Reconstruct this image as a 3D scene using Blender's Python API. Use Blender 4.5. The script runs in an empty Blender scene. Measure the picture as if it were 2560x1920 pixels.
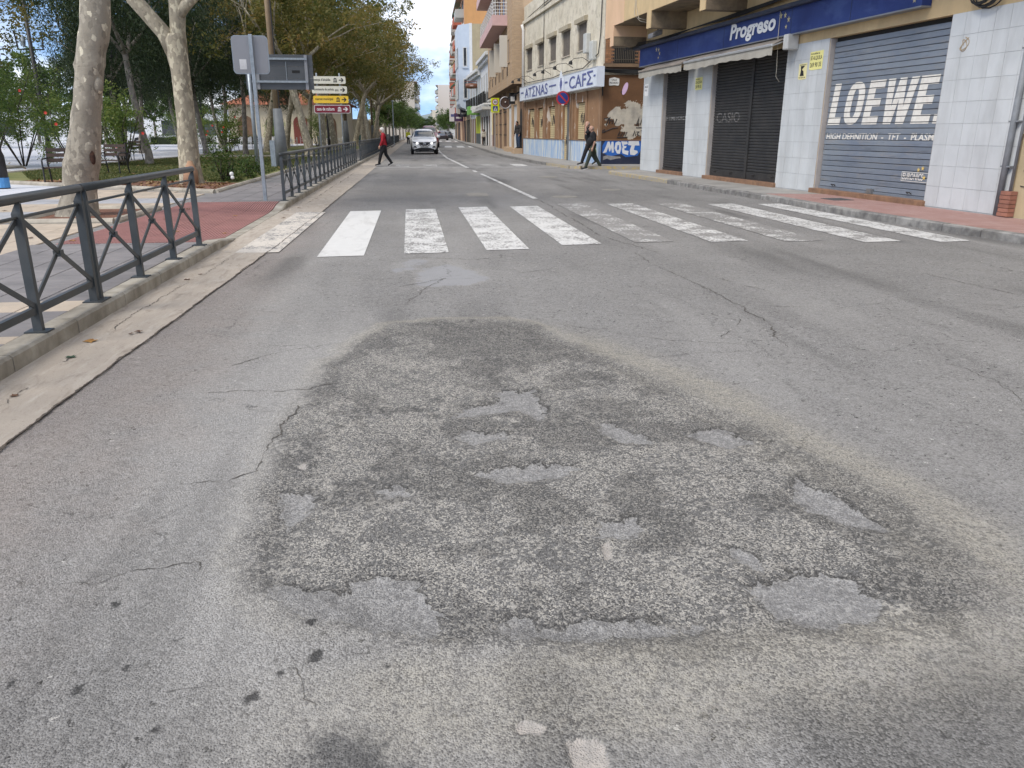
import bpy, bmesh, math, random
import numpy as np
from mathutils import Vector, Matrix
R = math.radians
random.seed(7)
SC = bpy.context.scene
COL = SC.collection

# ------------------------------------------------------------------ camera
cam_d = bpy.data.cameras.new('camera')
cam = bpy.data.objects.new('camera', cam_d)
COL.objects.link(cam)
cam.location = (0, 0, 1.45)
cam.rotation_euler = (R(90 - 17.904), 0, R(-7.093))
cam_d.sensor_fit = 'HORIZONTAL'
cam_d.sensor_width = 36.0
cam_d.lens = 36.0 * 1950 / 2560
cam_d.clip_start = 0.05
cam_d.clip_end = 9000
SC.camera = cam

# ------------------------------------------------------------------ light
SUN_EL, SUN_AZ = 51.0, -128.0          # azimuth from +Y (street direction), negative = park side
w = bpy.data.worlds.new('World')
SC.world = w
w.use_nodes = True
wn = w.node_tree
wn.nodes.clear()
def wnode(t, **kw):
    n = wn.nodes.new(t)
    for k, v in kw.items(): setattr(n, k, v)
    return n
sky = wnode('ShaderNodeTexSky', sky_type='NISHITA')
sky.sun_disc = False
sky.sun_elevation = R(SUN_EL)
sky.sun_rotation = R(SUN_AZ)
sky.air_density = 1.0
sky.dust_density = 0.3
sky.ozone_density = 2.5
tc = wnode('ShaderNodeTexCoord')
mp = wnode('ShaderNodeMapping')
mp.inputs['Scale'].default_value = (1.0, 1.0, 2.6)
mp.inputs['Location'].default_value = (0.35, 0.1, 0.55)
cl = wnode('ShaderNodeTexNoise')
cl.inputs['Scale'].default_value = 2.6
cl.inputs['Detail'].default_value = 9
cl.inputs['Roughness'].default_value = 0.52
cl.inputs['Distortion'].default_value = 0.25
rp = wnode('ShaderNodeValToRGB')
rp.color_ramp.elements[0].position = 0.44
rp.color_ramp.elements[0].color = (0, 0, 0, 1)
rp.color_ramp.elements[1].position = 0.66
rp.color_ramp.elements[1].color = (1, 1, 1, 1)
mx = wnode('ShaderNodeMix', data_type='RGBA')
mx.inputs[7].default_value = (9.3, 9.0, 8.6, 1)
bg = wnode('ShaderNodeBackground')
bg.inputs['Strength'].default_value = 0.12
wo = wnode('ShaderNodeOutputWorld')
L = wn.links.new
lift = wnode('ShaderNodeVectorMath', operation='ADD')      # low sky takes the bluer tone of the sky a little higher up
lift.inputs[1].default_value = (0, 0, 0.22)
nrm_ = wnode('ShaderNodeVectorMath', operation='NORMALIZE')
L(tc.outputs['Generated'], lift.inputs[0])
L(lift.outputs[0], nrm_.inputs[0])
L(nrm_.outputs[0], sky.inputs['Vector'])
L(tc.outputs['Generated'], mp.inputs['Vector'])
L(mp.outputs['Vector'], cl.inputs['Vector'])
L(cl.outputs['Fac'], rp.inputs['Fac'])
L(rp.outputs['Color'], mx.inputs[0])
L(sky.outputs['Color'], mx.inputs[6])
L(mx.outputs[2], bg.inputs['Color'])
L(bg.outputs['Background'], wo.inputs['Surface'])

sun_d = bpy.data.lights.new('sun', 'SUN')
sun_d.energy = 1.5
sun_d.angle = R(22)
sun_d.color = (1.0, 0.93, 0.83)
sun = bpy.data.objects.new('sun', sun_d)
COL.objects.link(sun)
sdir = Vector((math.sin(R(SUN_AZ)) * math.cos(R(SUN_EL)), math.cos(R(SUN_AZ)) * math.cos(R(SUN_EL)), math.sin(R(SUN_EL))))
sun.rotation_euler = (-sdir).to_track_quat('-Z', 'Y').to_euler()
sun.location = sdir * 50

SC.view_settings.view_transform = 'Standard'
SC.view_settings.look = 'None'
SC.view_settings.gamma = 1.0
SC.view_settings.use_curve_mapping = False
SC.view_settings.exposure = 0.96
SC.render.engine = 'CYCLES'

# ------------------------------------------------------------------ helpers
class NT:
    def __init__(s, name):
        m = bpy.data.materials.new(name)
        m.use_nodes = True
        s.m = m
        s.t = m.node_tree
        s.t.nodes.clear()
        s.out = s.t.nodes.new('ShaderNodeOutputMaterial')
        g = s.t.nodes.new('ShaderNodeNewGeometry')
        s.pos = g.outputs['Position']
    def n(s, t, **kw):
        nd = s.t.nodes.new(t)
        for k, v in kw.items(): setattr(nd, k, v)
        return nd
    def l(s, a, b): s.t.links.new(a, b)
    def put(s, sock, v):
        if isinstance(v, (int, float)): sock.default_value = v
        elif isinstance(v, tuple): sock.default_value = v if len(v) == 4 else v + (1,)
        else: s.l(v, sock)
    def noise(s, scale, detail=5, rough=.55, dist=0, vec=None, col=False):
        nd = s.n('ShaderNodeTexNoise')
        nd.inputs['Scale'].default_value = scale
        nd.inputs['Detail'].default_value = detail
        nd.inputs['Roughness'].default_value = rough
        nd.inputs['Distortion'].default_value = dist
        s.l(vec or s.pos, nd.inputs['Vector'])
        return nd.outputs['Color' if col else 'Fac']
    def vor(s, scale, feature='F1', out='Color', vec=None, rnd=1.0):
        nd = s.n('ShaderNodeTexVoronoi', feature=feature)
        nd.inputs['Scale'].default_value = scale
        nd.inputs['Randomness'].default_value = rnd
        s.l(vec or s.pos, nd.inputs['Vector'])
        return nd.outputs[out]
    def ramp(s, fac, a, b, ca=(0, 0, 0), cb=(1, 1, 1)):
        nd = s.n('ShaderNodeMapRange')
        nd.clamp = True
        s.put(nd.inputs['Value'], fac)
        nd.inputs['From Min'].default_value = a
        nd.inputs['From Max'].default_value = b
        return nd.outputs['Result']
    def mix(s, fac, a, b, blend='MIX'):
        nd = s.n('ShaderNodeMix', data_type='RGBA', blend_type=blend)
        s.put(nd.inputs[0], fac); s.put(nd.inputs[6], a); s.put(nd.inputs[7], b)
        return nd.outputs[2]
    def math(s, op, a, b=0.0, c=None):
        nd = s.n('ShaderNodeMath', operation=op)
        s.put(nd.inputs[0], a); s.put(nd.inputs[1], b)
        if c is not None: s.put(nd.inputs[2], c)
        return nd.outputs[0]
    def attr(s, name):
        nd = s.n('ShaderNodeAttribute', attribute_name=name)
        return nd.outputs['Fac']
    def rnd(s):
        return s.n('ShaderNodeObjectInfo').outputs['Random']
    def scaled(s, v):
        nd = s.n('ShaderNodeMapping')
        nd.inputs['Scale'].default_value = v
        s.l(s.pos, nd.inputs['Vector'])
        return nd.outputs['Vector']
    def bump(s, h, dist, strength=1.0, normal=None):
        nd = s.n('ShaderNodeBump')
        nd.inputs['Distance'].default_value = dist
        nd.inputs['Strength'].default_value = strength
        s.l(h, nd.inputs['Height'])
        if normal: s.l(normal, nd.inputs['Normal'])
        return nd.outputs['Normal']
    def pbr(s, col, rough=.7, metal=0, normal=None, spec=.5, **kw):
        nd = s.n('ShaderNodeBsdfPrincipled')
        s.put(nd.inputs['Base Color'], col)
        s.put(nd.inputs['Roughness'], rough)
        nd.inputs['Metallic'].default_value = metal
        nd.inputs['Specular IOR Level'].default_value = spec
        for k, v in kw.items(): s.put(nd.inputs[k], v)
        if normal: s.l(normal, nd.inputs['Normal'])
        s.l(nd.outputs[0], s.out.inputs['Surface'])
        return s.m

MATS = {}
def M(name, c1, c2=None, scale=3., rough=.7, bump=0., bscale=60., metal=0., lo=.35, hi=.65, rnd=0., spec=.4, dirt=0.):
    """two-tone procedural material in world space; rnd = brightness spread between pieces, dirt = streaky grime"""
    if name in MATS: return MATS[name]
    k = NT(name)
    col = c1
    if c2:
        col = k.mix(k.ramp(k.noise(scale, 7, .6), lo, hi), c1, c2)
    if dirt:
        st = k.ramp(k.noise(1.3, 8, .65, .4, k.scaled((1.6, 1.6, .35))), .45, .75)
        col = k.mix(k.math('MULTIPLY', st, dirt), col, (.10, .085, .065))
    if rnd:
        hsv = k.n('ShaderNodeHueSaturation')
        k.put(hsv.inputs['Value'], k.math('MULTIPLY_ADD', k.rnd(), rnd * 2, 1 - rnd))
        k.put(hsv.inputs['Color'], col)
        col = hsv.outputs[0]
    nr = None
    if bump:
        nr = k.bump(k.noise(bscale, 6, .6), bump)
    MATS[name] = k.pbr(col, rough, metal, nr, spec)
    return MATS[name]

class MB:
    def __init__(s): s.v = []; s.f = []
    def add(s, vs, fs):
        o = len(s.v)
        s.v += [tuple(v) for v in vs]
        s.f += [tuple(i + o for i in f) for f in fs]
        return s
    def hexa(s, p):   # 8 points: bottom 4 (ccw), top 4
        return s.add(p, [(3, 2, 1, 0), (4, 5, 6, 7), (0, 1, 5, 4), (1, 2, 6, 5), (2, 3, 7, 6), (3, 0, 4, 7)])
    def box(s, x0, x1, y0, y1, z0, z1):
        return s.hexa([(x0, y0, z0), (x1, y0, z0), (x1, y1, z0), (x0, y1, z0), (x0, y0, z1), (x1, y0, z1), (x1, y1, z1), (x0, y1, z1)])
    def fbox(s, fr, s0, s1, d0, d1, z0, z1, z2=None, z3=None):
        """box in a facade frame: s along, d out of the wall; z2,z3 = z at outer edge (sloped)"""
        q = [(s0, d0), (s1, d0), (s1, d1), (s0, d1)]
        zb = [z0, z0, z0 if z2 is None else z2, z0 if z2 is None else z2]
        zt = [z1, z1, z1 if z3 is None else z3, z1 if z3 is None else z3]
        return s.hexa([fr.P(a, b, z) for (a, b), z in zip(q, zb)] + [fr.P(a, b, z) for (a, b), z in zip(q, zt)])
    def bar(s, p0, p1, w, h=None, up=(0, 0, 1)):
        p0, p1 = Vector(p0), Vector(p1)
        h = h or w
        d = (p1 - p0).normalized()
        u = Vector(up)
        if abs(d.dot(u)) > .98: u = Vector((0, 1, 0))
        a = d.cross(u).normalized() * w / 2
        b = a.cross(d).normalized() * h / 2
        return s.hexa([p0 - a - b, p0 + a - b, p1 + a - b, p1 - a - b, p0 - a + b, p0 + a + b, p1 + a + b, p1 - a + b])
    def tube(s, pts, rad, n=8, cap=True):
        pts = [Vector(p) for p in pts]
        if isinstance(rad, (int, float)): rad = [rad] * len(pts)
        o = len(s.v)
        ref = Vector((.37, .9, .11)).normalized()
        for i, p in enumerate(pts):
            a = pts[max(i - 1, 0)]; b = pts[min(i + 1, len(pts) - 1)]
            d = (b - a).normalized()
            r = ref if abs(d.dot(ref)) < .95 else Vector((1, 0, 0))
            u = (r - d * r.dot(d)).normalized()
            w_ = d.cross(u)
            for k in range(n):
                t = 2 * math.pi * k / n
                s.v.append(tuple(p + (u * math.cos(t) + w_ * math.sin(t)) * rad[i]))
        for i in range(len(pts) - 1):
            for k in range(n):
                a = o + i * n + k; b = o + i * n + (k + 1) % n
                s.f.append((a, b, b + n, a + n))
        if cap:
            s.f.append(tuple(o + k for k in range(n))[::-1])
            s.f.append(tuple(o + (len(pts) - 1) * n + k for k in range(n)))
        return s
    def cyl(s, p0, p1, r0, r1=None, n=12):
        return s.tube([p0, p1], [r0, r0 if r1 is None else r1], n)
    def prism(s, poly, z0, z1):
        n = len(poly)
        vs = [(x, y, z0) for x, y in poly] + [(x, y, z1) for x, y in poly]
        return s.add(vs, [tuple(range(n))[::-1], tuple(range(n, 2 * n))] + [(i, (i + 1) % n, (i + 1) % n + n, i + n) for i in range(n)])
    def fprism(s, fr, poly, d0, d1):
        """polygon in facade (s,z), extruded from depth d0 to d1"""
        n = len(poly)
        vs = [fr.P(a, d0, z) for a, z in poly] + [fr.P(a, d1, z) for a, z in poly]
        return s.add(vs, [tuple(range(n))[::-1], tuple(range(n, 2 * n))] + [(i, (i + 1) % n, (i + 1) % n + n, i + n) for i in range(n)])
    def sphere(s, c, r, nu=10, nv=7, sz=1., sx=1., sy=1.):
        o = len(s.v)
        for j in range(nv + 1):
            ph = math.pi * j / nv
            for i in range(nu):
                t = 2 * math.pi * i / nu
                s.v.append((c[0] + r * sx * math.sin(ph) * math.cos(t), c[1] + r * sy * math.sin(ph) * math.sin(t), c[2] + r * sz * math.cos(ph)))
        for j in range(nv):
            for i in range(nu):
                a = o + j * nu + i; b = o + j * nu + (i + 1) % nu
                s.f.append((a, a + nu, b + nu, b))
        return s
    def build(s, name, mat, parent=None, smooth=False, bevel=0., weld=True, fixn=True):
        off = Vector((0, 0, 0))
        p = parent
        while p is not None:
            off += p.location; p = p.parent
        me = bpy.data.meshes.new(name)
        me.from_pydata([(v[0] - off.x, v[1] - off.y, v[2] - off.z) for v in s.v], [], s.f)
        if fixn:
            bm = bmesh.new(); bm.from_mesh(me)
            bmesh.ops.recalc_face_normals(bm, faces=bm.faces)
            bm.to_mesh(me); bm.free()
        me.materials.append(mat)
        if smooth:
            me.polygons.foreach_set('use_smooth', [True] * len(me.polygons))
            me.update()
        o = bpy.data.objects.new(name, me)
        COL.objects.link(o)
        o.parent = parent
        if bevel:
            b = o.modifiers.new('bevel', 'BEVEL')
            b.width = bevel; b.segments = 2; b.limit_method = 'ANGLE'; b.angle_limit = R(50)
        return o

class Fr:
    """facade frame: A ground start, B ground end, street = outward normal points to -X"""
    def __init__(s, A, B, z=0., out=None):
        a = Vector((A[0], A[1])); b = Vector((B[0], B[1]))
        s.A = a; s.e = (b - a).normalized(); s.len = (b - a).length; s.z = z
        n = Vector((s.e.y, -s.e.x))
        out = Vector(out) if out else Vector((-1, 0))
        s.n = n if n.dot(out) > 0 else -n
    def P(s, a, d, z):
        p = s.A + s.e * a + s.n * d
        return (p.x, p.y, z + s.z)

def tag(o, label, cat, group=None):
    o['label'] = label; o['category'] = cat
    if group: o['group'] = group
    return o
def thing(name, label, cat, loc=(0, 0, 0), group=None):
    o = bpy.data.objects.new(name, None)
    o.empty_display_size = .2
    o.location = loc
    COL.objects.link(o)
    return tag(o, label, cat, group)
def struct(o):
    o['kind'] = 'structure'; return o
def stuff(o):
    o['kind'] = 'stuff'; return o
def copy_tree(o, parent=None, loc=None, rz=None, label=None, sc=None):
    c = o.copy()
    COL.objects.link(c)
    c.parent = parent
    if loc is not None: c.location = loc
    if rz is not None: c.rotation_euler = (0, 0, rz)
    if sc is not None: c.scale = (sc, sc, sc) if isinstance(sc, (int, float)) else sc
    if label: c['label'] = label
    for ch in list(o.children): copy_tree(ch, c)
    return c

def text_mesh(txt, w=None, h=1., offset=0., shear=0.):
    """2D lettering as (verts2d, faces), lower-left at 0,0, scaled to height h and width w"""
    cu = bpy.data.curves.new('t', 'FONT')
    cu.body = txt
    cu.offset = offset
    cu.shear = shear
    cu.resolution_u = 3
    ob = bpy.data.objects.new('t', cu)
    COL.objects.link(ob)
    dg = bpy.context.evaluated_depsgraph_get()
    me = bpy.data.meshes.new_from_object(ob.evaluated_get(dg))
    v = np.array([p.co[:2] for p in me.vertices])
    f = [tuple(p.vertices) for p in me.polygons]
    bpy.data.objects.remove(ob); bpy.data.curves.remove(cu); bpy.data.meshes.remove(me)
    v -= v.min(0)
    sz = v.max(0)
    k = h / sz[1]
    v[:, 1] *= k
    v[:, 0] *= (w / sz[0]) if w else k
    return v, f
def ftext(mb, fr, txt, s0, z0, d, h, w=None, offset=0., shear=0., flip=False):
    """lettering on a facade frame; flip when s runs right-to-left as seen from outside"""
    v, f = text_mesh(txt, w, h, offset, shear)
    W = v[:, 0].max()
    for i in range(len(v)):
        pass
    vs = [fr.P(s0 + ((W - x) if flip else x), d, z0 + y) for x, y in v]
    mb.add(vs, f)
    return mb
# ================================================================== GROUND
def h2(ix, iy, seed):
    n = (ix.astype(np.int64) * 374761393 + iy.astype(np.int64) * 668265263 + seed * 982451653) & 0x7fffffff
    n = ((n ^ (n >> 13)) * 1274126177) & 0x7fffffff
    return ((n ^ (n >> 16)) & 0xffff) / 65535.0
def vnoise(x, y, sc, seed=0):
    x = x * sc + 917.3; y = y * sc + 331.7
    ix = np.floor(x); iy = np.floor(y)
    fx = x - ix; fy = y - iy
    fx = fx * fx * (3 - 2 * fx); fy = fy * fy * (3 - 2 * fy)
    a = h2(ix, iy, seed); b = h2(ix + 1, iy, seed); c = h2(ix, iy + 1, seed); d = h2(ix + 1, iy + 1, seed)
    return (a * (1 - fx) + b * fx) * (1 - fy) + (c * (1 - fx) + d * fx) * fy
def fbm(x, y, sc, o=4, seed=0):
    t = 0; a = .5; s = 0
    for k in range(o):
        t = t + a * vnoise(x, y, sc * 2 ** k, seed + k * 17); s += a; a *= .55
    return t / s
def sdist(poly, x, y):
    d = np.full(x.shape, 1e9); ins = np.zeros(x.shape, bool)
    n = len(poly)
    for i in range(n):
        ax, ay = poly[i]; bx, by = poly[(i + 1) % n]
        ex, ey = bx - ax, by - ay
        t = np.clip(((x - ax) * ex + (y - ay) * ey) / (ex * ex + ey * ey + 1e-12), 0, 1)
        d = np.minimum(d, np.hypot(x - ax - t * ex, y - ay - t * ey))
        c = ((ay > y) != (by > y)) & (x < (bx - ax) * (y - ay) / ((by - ay) if abs(by - ay) > 1e-9 else 1e-9) + ax)
        ins ^= c
    return np.where(ins, -d, d)
def sm(a, b, x):
    t = np.clip((x - a) / (b - a), 0, 1); return t * t * (3 - 2 * t)

RING = [(-.67, 4.26), (-.6, 5.0), (-.42, 5.6), (-.19, 6.05), (.18, 6.18), (.6, 6.16), (.84, 5.98), (1.03, 5.55), (1.23, 5.05), (1.45, 4.58), (1.59, 4.1), (1.7, 3.7), (1.78, 3.35), (1.85, 3.05), (1.9, 2.8), (1.94, 2.55), (1.9, 2.25), (1.78, 2.0), (1.6, 1.86), (1.3, 1.8), (.97, 1.8), (.47, 1.86), (.03, 1.95), (-.32, 2.12), (-.55, 2.32), (-.65, 2.6), (-.68, 3.03), (-.71, 3.71)]
PEEL = [[(.44, 4.29), (.66, 4.3), (.67, 3.87), (.61, 3.8), (.53, 3.96), (.18, 3.89), (.23, 4.03), (.44, 4.12)],
        [(.17, 3.6), (.23, 3.72), (.31, 3.64), (.45, 3.62), (.43, 3.56), (.34, 3.55), (.24, 3.5)],
        [(.91, 3.73), (1.0, 3.69), (1.12, 3.42), (.98, 3.43), (.9, 3.57)],
        [(-.52, 2.38), (-.43, 2.33), (-.28, 2.27), (-.19, 2.4), (-.04, 2.32), (.05, 2.08), (.03, 2.0), (-.18, 2.06), (-.35, 2.14), (-.47, 2.2)],
        [(.19, 2.03), (.28, 2.08), (.34, 2.03), (.68, 2.02), (.85, 1.95), (.73, 1.93), (.44, 1.94), (.25, 1.98)],
        [(1.04, 2.13), (1.26, 2.22), (1.45, 2.17), (1.45, 2.0), (1.36, 1.92), (1.19, 1.9), (1.08, 1.97)],
        [(.67, 2.66), (.82, 2.68), (.82, 2.57), (.71, 2.49), (.64, 2.56)],
        [(-.61, 3.07), (-.5, 3.1), (-.43, 2.96), (-.52, 2.74), (-.58, 2.9)],
        [(-.22, 3.04), (-.09, 3.06), (-.05, 2.98), (-.16, 2.95)],
        [(1.07, 2.4), (1.14, 2.39), (1.19, 2.29), (1.15, 2.22), (1.09, 2.32)],
        [(.2, 3.16), (.5, 3.24), (.72, 3.2), (.6, 3.08), (.35, 3.06)],
        [(1.5, 2.75), (1.62, 2.95), (1.72, 2.7), (1.75, 2.45), (1.6, 2.5)],
        [(1.3, 3.5), (1.5, 3.56), (1.62, 3.35), (1.45, 3.3)]]
CONC = [[(.64, 2.49), (.67, 2.5), (.66, 2.39), (.63, 2.38)], [(.21, 1.63), (.25, 1.64), (.29, 1.61), (.27, 1.58), (.22, 1.6)],
        [(.33, 1.55), (.37, 1.56), (.42, 1.54), (.42, 1.45), (.33, 1.47)], [(-.57, 3.35), (-.53, 3.38), (-.52, 3.3)], [(1.47, 8.45), (1.6, 8.5), (1.55, 8.32)]]
DARK = [[(-.11, 5.87), (.36, 6.04), (.89, 5.89), (1.04, 5.12), (.6, 5.0), (.14, 5.18)], [(.9, 1.62), (1.41, 1.70), (1.9, 1.72), (1.9, 1.2), (1.26, 1.2), (.95, 1.3)]]
DARK_SPOT = [(-.37, 1.55), (-.27, 1.68), (-.14, 1.66), (-.06, 1.52), (-.04, 1.2), (-.38, 1.2)]  # dark spot at the near end of the road
OIL = [(-1.0, 2.31, .022), (-.33, 1.97, .03), (-.48, 1.81, .026), (-.96, 1.9, .024), (-.42, 1.9, .014), (-.86, 1.98, .012), (-.7, 1.72, .014), (-.36, 2.13, .022), (-.12, 1.9, .012), (1.02, 2.02, .018), (-1.15, 1.95, .014), (-.75, 2.1, .012)]
WET = [(.04, 8.59), (.33, 8.96), (.53, 8.75), (.77, 8.07), (.49, 7.66), (.08, 7.71), (.01, 8.16)]
WET2 = [(-.28, 8.2), (-.09, 8.61), (.24, 9.39), (-.14, 9.44), (-.24, 8.94)]
LANE = [(-1.5, 17), (.6, 17.3), (1.7, 22), (1.7, 33), (-1.6, 33)]
PATCH2 = [(3.0, 17.2), (6.6, 17.0), (6.2, 20.5), (4.8, 22.5), (3.3, 21)]

def road_fields(x, y):
    n1 = fbm(x, y, 5, 4, 3) - .5
    n2 = fbm(x, y, 22, 4, 9) - .5
    n3 = fbm(x, y, 1.4, 4, 21) - .5
    dR = sdist(RING, x, y) + n1 * .16 + n2 * .05
    patch = sm(.10, -.09, dR)
    right = sm(.5, 1.5, x + (2.6 - y) * .1) * sm(1.5, 2.4, y)
    left = sm(.0, -.6, x)
    band = np.exp(-((dR - .13) / .15) ** 2) * right * 1.25 + np.exp(-((dR + .16) / .12) ** 2) * right * .5 * sm(-.1, .15, n3) + np.exp(-((dR - .05) / .06) ** 2) * sm(4.4, 5.4, y) * 1.0 + np.exp(-((dR - .06) / .07) ** 2) * left * .55
    bot = sm(2.02, 1.84, y + n1 * .1) * sm(1.38, 1.66, y + n1 * .15) * sm(-.75, -.1, x) * sm(2.2, 1.7, x) * .85
    band = np.clip(np.maximum(band, bot), 0, 1)
    halo = np.exp(-((dR - .22) / .24) ** 2) * left * (1.0 + n3)
    pe = np.full(x.shape, 9.)
    pf = np.full(x.shape, 9.)
    for q in PEEL:
        pe = np.minimum(pe, sdist(q, x, y)); pf = np.minimum(pf, sdist(q, x - .02, y - .05))
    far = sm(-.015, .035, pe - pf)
    sdp = np.clip(pe, -.4, .4); sdr = np.clip(sdist(RING, x, y) + n1 * .16, -.6, .9)
    so = np.full(x.shape, .5)
    for ox, oy, r in OIL: so = np.minimum(so, np.hypot((x - ox), (y - oy) * .8) - r * .75)
    sdd = np.minimum(np.clip(sdist(DARK_SPOT, x, y), -.5, .5), .5)
    sdw = np.clip(np.minimum(sdist(WET, x, y), sdist(WET2, x, y) + .04), -.5, .5)
    pe = pe + n2 * .17 + (vnoise(x, y, 70, 5) - .5) * .03 + n1 * .04
    peel = sm(.012, -.012, pe)
    rim = (np.exp(-(np.clip(pe - .012, 0, 9) / .028) ** 2) * sm(-.25, .1, n1 + n3 * .6 + .08) + .45 * np.exp(-(np.clip(pe - .012, 0, 9) / .07) ** 2)) * (1 - peel) * patch * (.12 + .88 * far)  # tar-dark rim of hollows, mostly shadow painted on their far side
    co = np.full(x.shape, 9.)
    for q in CONC: co = np.minimum(co, sdist(q, x, y))
    conc = sm(.008, -.008, co + n2 * .03)
    sdc = np.clip(co, -.3, .3)
    dk = np.zeros(x.shape)
    for q in DARK: dk = np.maximum(dk, sm(.12, -.12, sdist(q, x, y) + n1 * .25) * .55)
    for ox, oy, r in []: dk = np.maximum(dk, sm(r, r * .35, np.hypot((x - ox), (y - oy) * .8) + n2 * .025) * (1. if r < .045 else .5))
    inner = np.exp(-((dR + .09) / .07) ** 2) * .42 * sm(-.15, .15, n3 + .05)
    blot = sm(.02, .10, fbm(x, y, 4.1, 6, 41) - .5) * patch * .50
    dk = np.clip(np.maximum(np.maximum(dk, np.clip(rim, 0, 1) * .40), np.maximum(inner, blot * (1 - peel))), 0, 1)
    strk = np.clip(.46 - fbm(x * 1.3, y * .14, 1.8, 4, 177), 0, .3) * 2.7 * (1 - patch)
    dk = np.clip(np.maximum(dk, strk), 0, 1)
    lane = sm(.8, -.8, sdist(LANE, x, y) + n3 * 1.4) * .42 + sm(.5, -.5, sdist(PATCH2, x, y) + n3 * 1.5) * .28
    trk = (np.exp(-((x - 3.05 + .1 * n3) / .32) ** 2) + np.exp(-((x - 5.2) / .5) ** 2) * .6) * sm(4, 7, y) * .22 * sm(-.1, .2, n3 + .1)
    dk = np.clip(np.maximum(dk, np.maximum(lane, trk)), 0, 1)
    warm = sm(-.9, -1.95, x + n1 * .6) * .9 * sm(26, 10, y) * sm(1.2, 2.6, y)
    wet = sm(.05, -.05, sdist(WET, x, y) + n1 * .25) * .9 + sm(.03, -.1, sdist(WET2, x, y) + n1 * .3) * .5
    pale = np.clip(np.maximum(halo * .75, wet) + np.clip(n3 - .12, 0, .3) * .6 + np.clip(fbm(x * 1.1, y * .16, 1.6, 4, 133) - .52, 0, .3) * 2.3 * (1 - patch), 0, 1)
    z = (patch * .010 + patch * (n2 * .012 + (fbm(x, y, 60, 2, 77) - .5) * .007) - sm(.05, -.05, sdp) * patch * .012 - conc * .01
         + np.exp(-((dR - .04) / .09) ** 2) * .006 - np.exp(-((dR + .1) / .06) ** 2) * .006 * patch + n3 * .012)
    edge = sm(-1.95, -1.6, x) * sm(5.0, 4.4, x) * sm(.6, 1.0, y) * sm(6.6, 6.35, y)
    return dict(patch=patch, band=band, peel=peel, conc=conc, dark=dk, warm=warm, pale=pale, sdp=sdp, sdr=sdr, sdo=so, sdd=sdd, sdc=sdc, sdw=sdw, far=far), z * edge

def grid_mesh(name, xs, ys, mat, z0=0., flat=False):
    X, Y = np.meshgrid(xs, ys)
    fld, Z = road_fields(X.ravel(), Y.ravel())
    if flat: Z = Z * 0
    nx, ny = len(xs), len(ys)
    co = np.stack([X.ravel(), Y.ravel(), Z + z0], 1)
    me = bpy.data.meshes.new(name)
    i = np.arange(nx * ny).reshape(ny, nx)
    q = np.stack([i[:-1, :-1], i[:-1, 1:], i[1:, 1:], i[1:, :-1]], -1).reshape(-1, 4)
    me.vertices.add(len(co)); me.vertices.foreach_set('co', co.ravel())
    me.loops.add(q.size); me.loops.foreach_set('vertex_index', q.ravel().astype(np.int32))
    me.polygons.add(len(q)); me.polygons.foreach_set('loop_start', np.arange(0, q.size, 4, dtype=np.int32))
    me.polygons.foreach_set('use_smooth', np.ones(len(q), bool))
    me.update(calc_edges=True)
    for k, v in fld.items():
        a = me.attributes.new(k, 'FLOAT', 'POINT'); a.data.foreach_set('value', v.astype(np.float32))
    me.materials.append(mat)
    o = bpy.data.objects.new(name, me)
    COL.objects.link(o)
    return o

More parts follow.
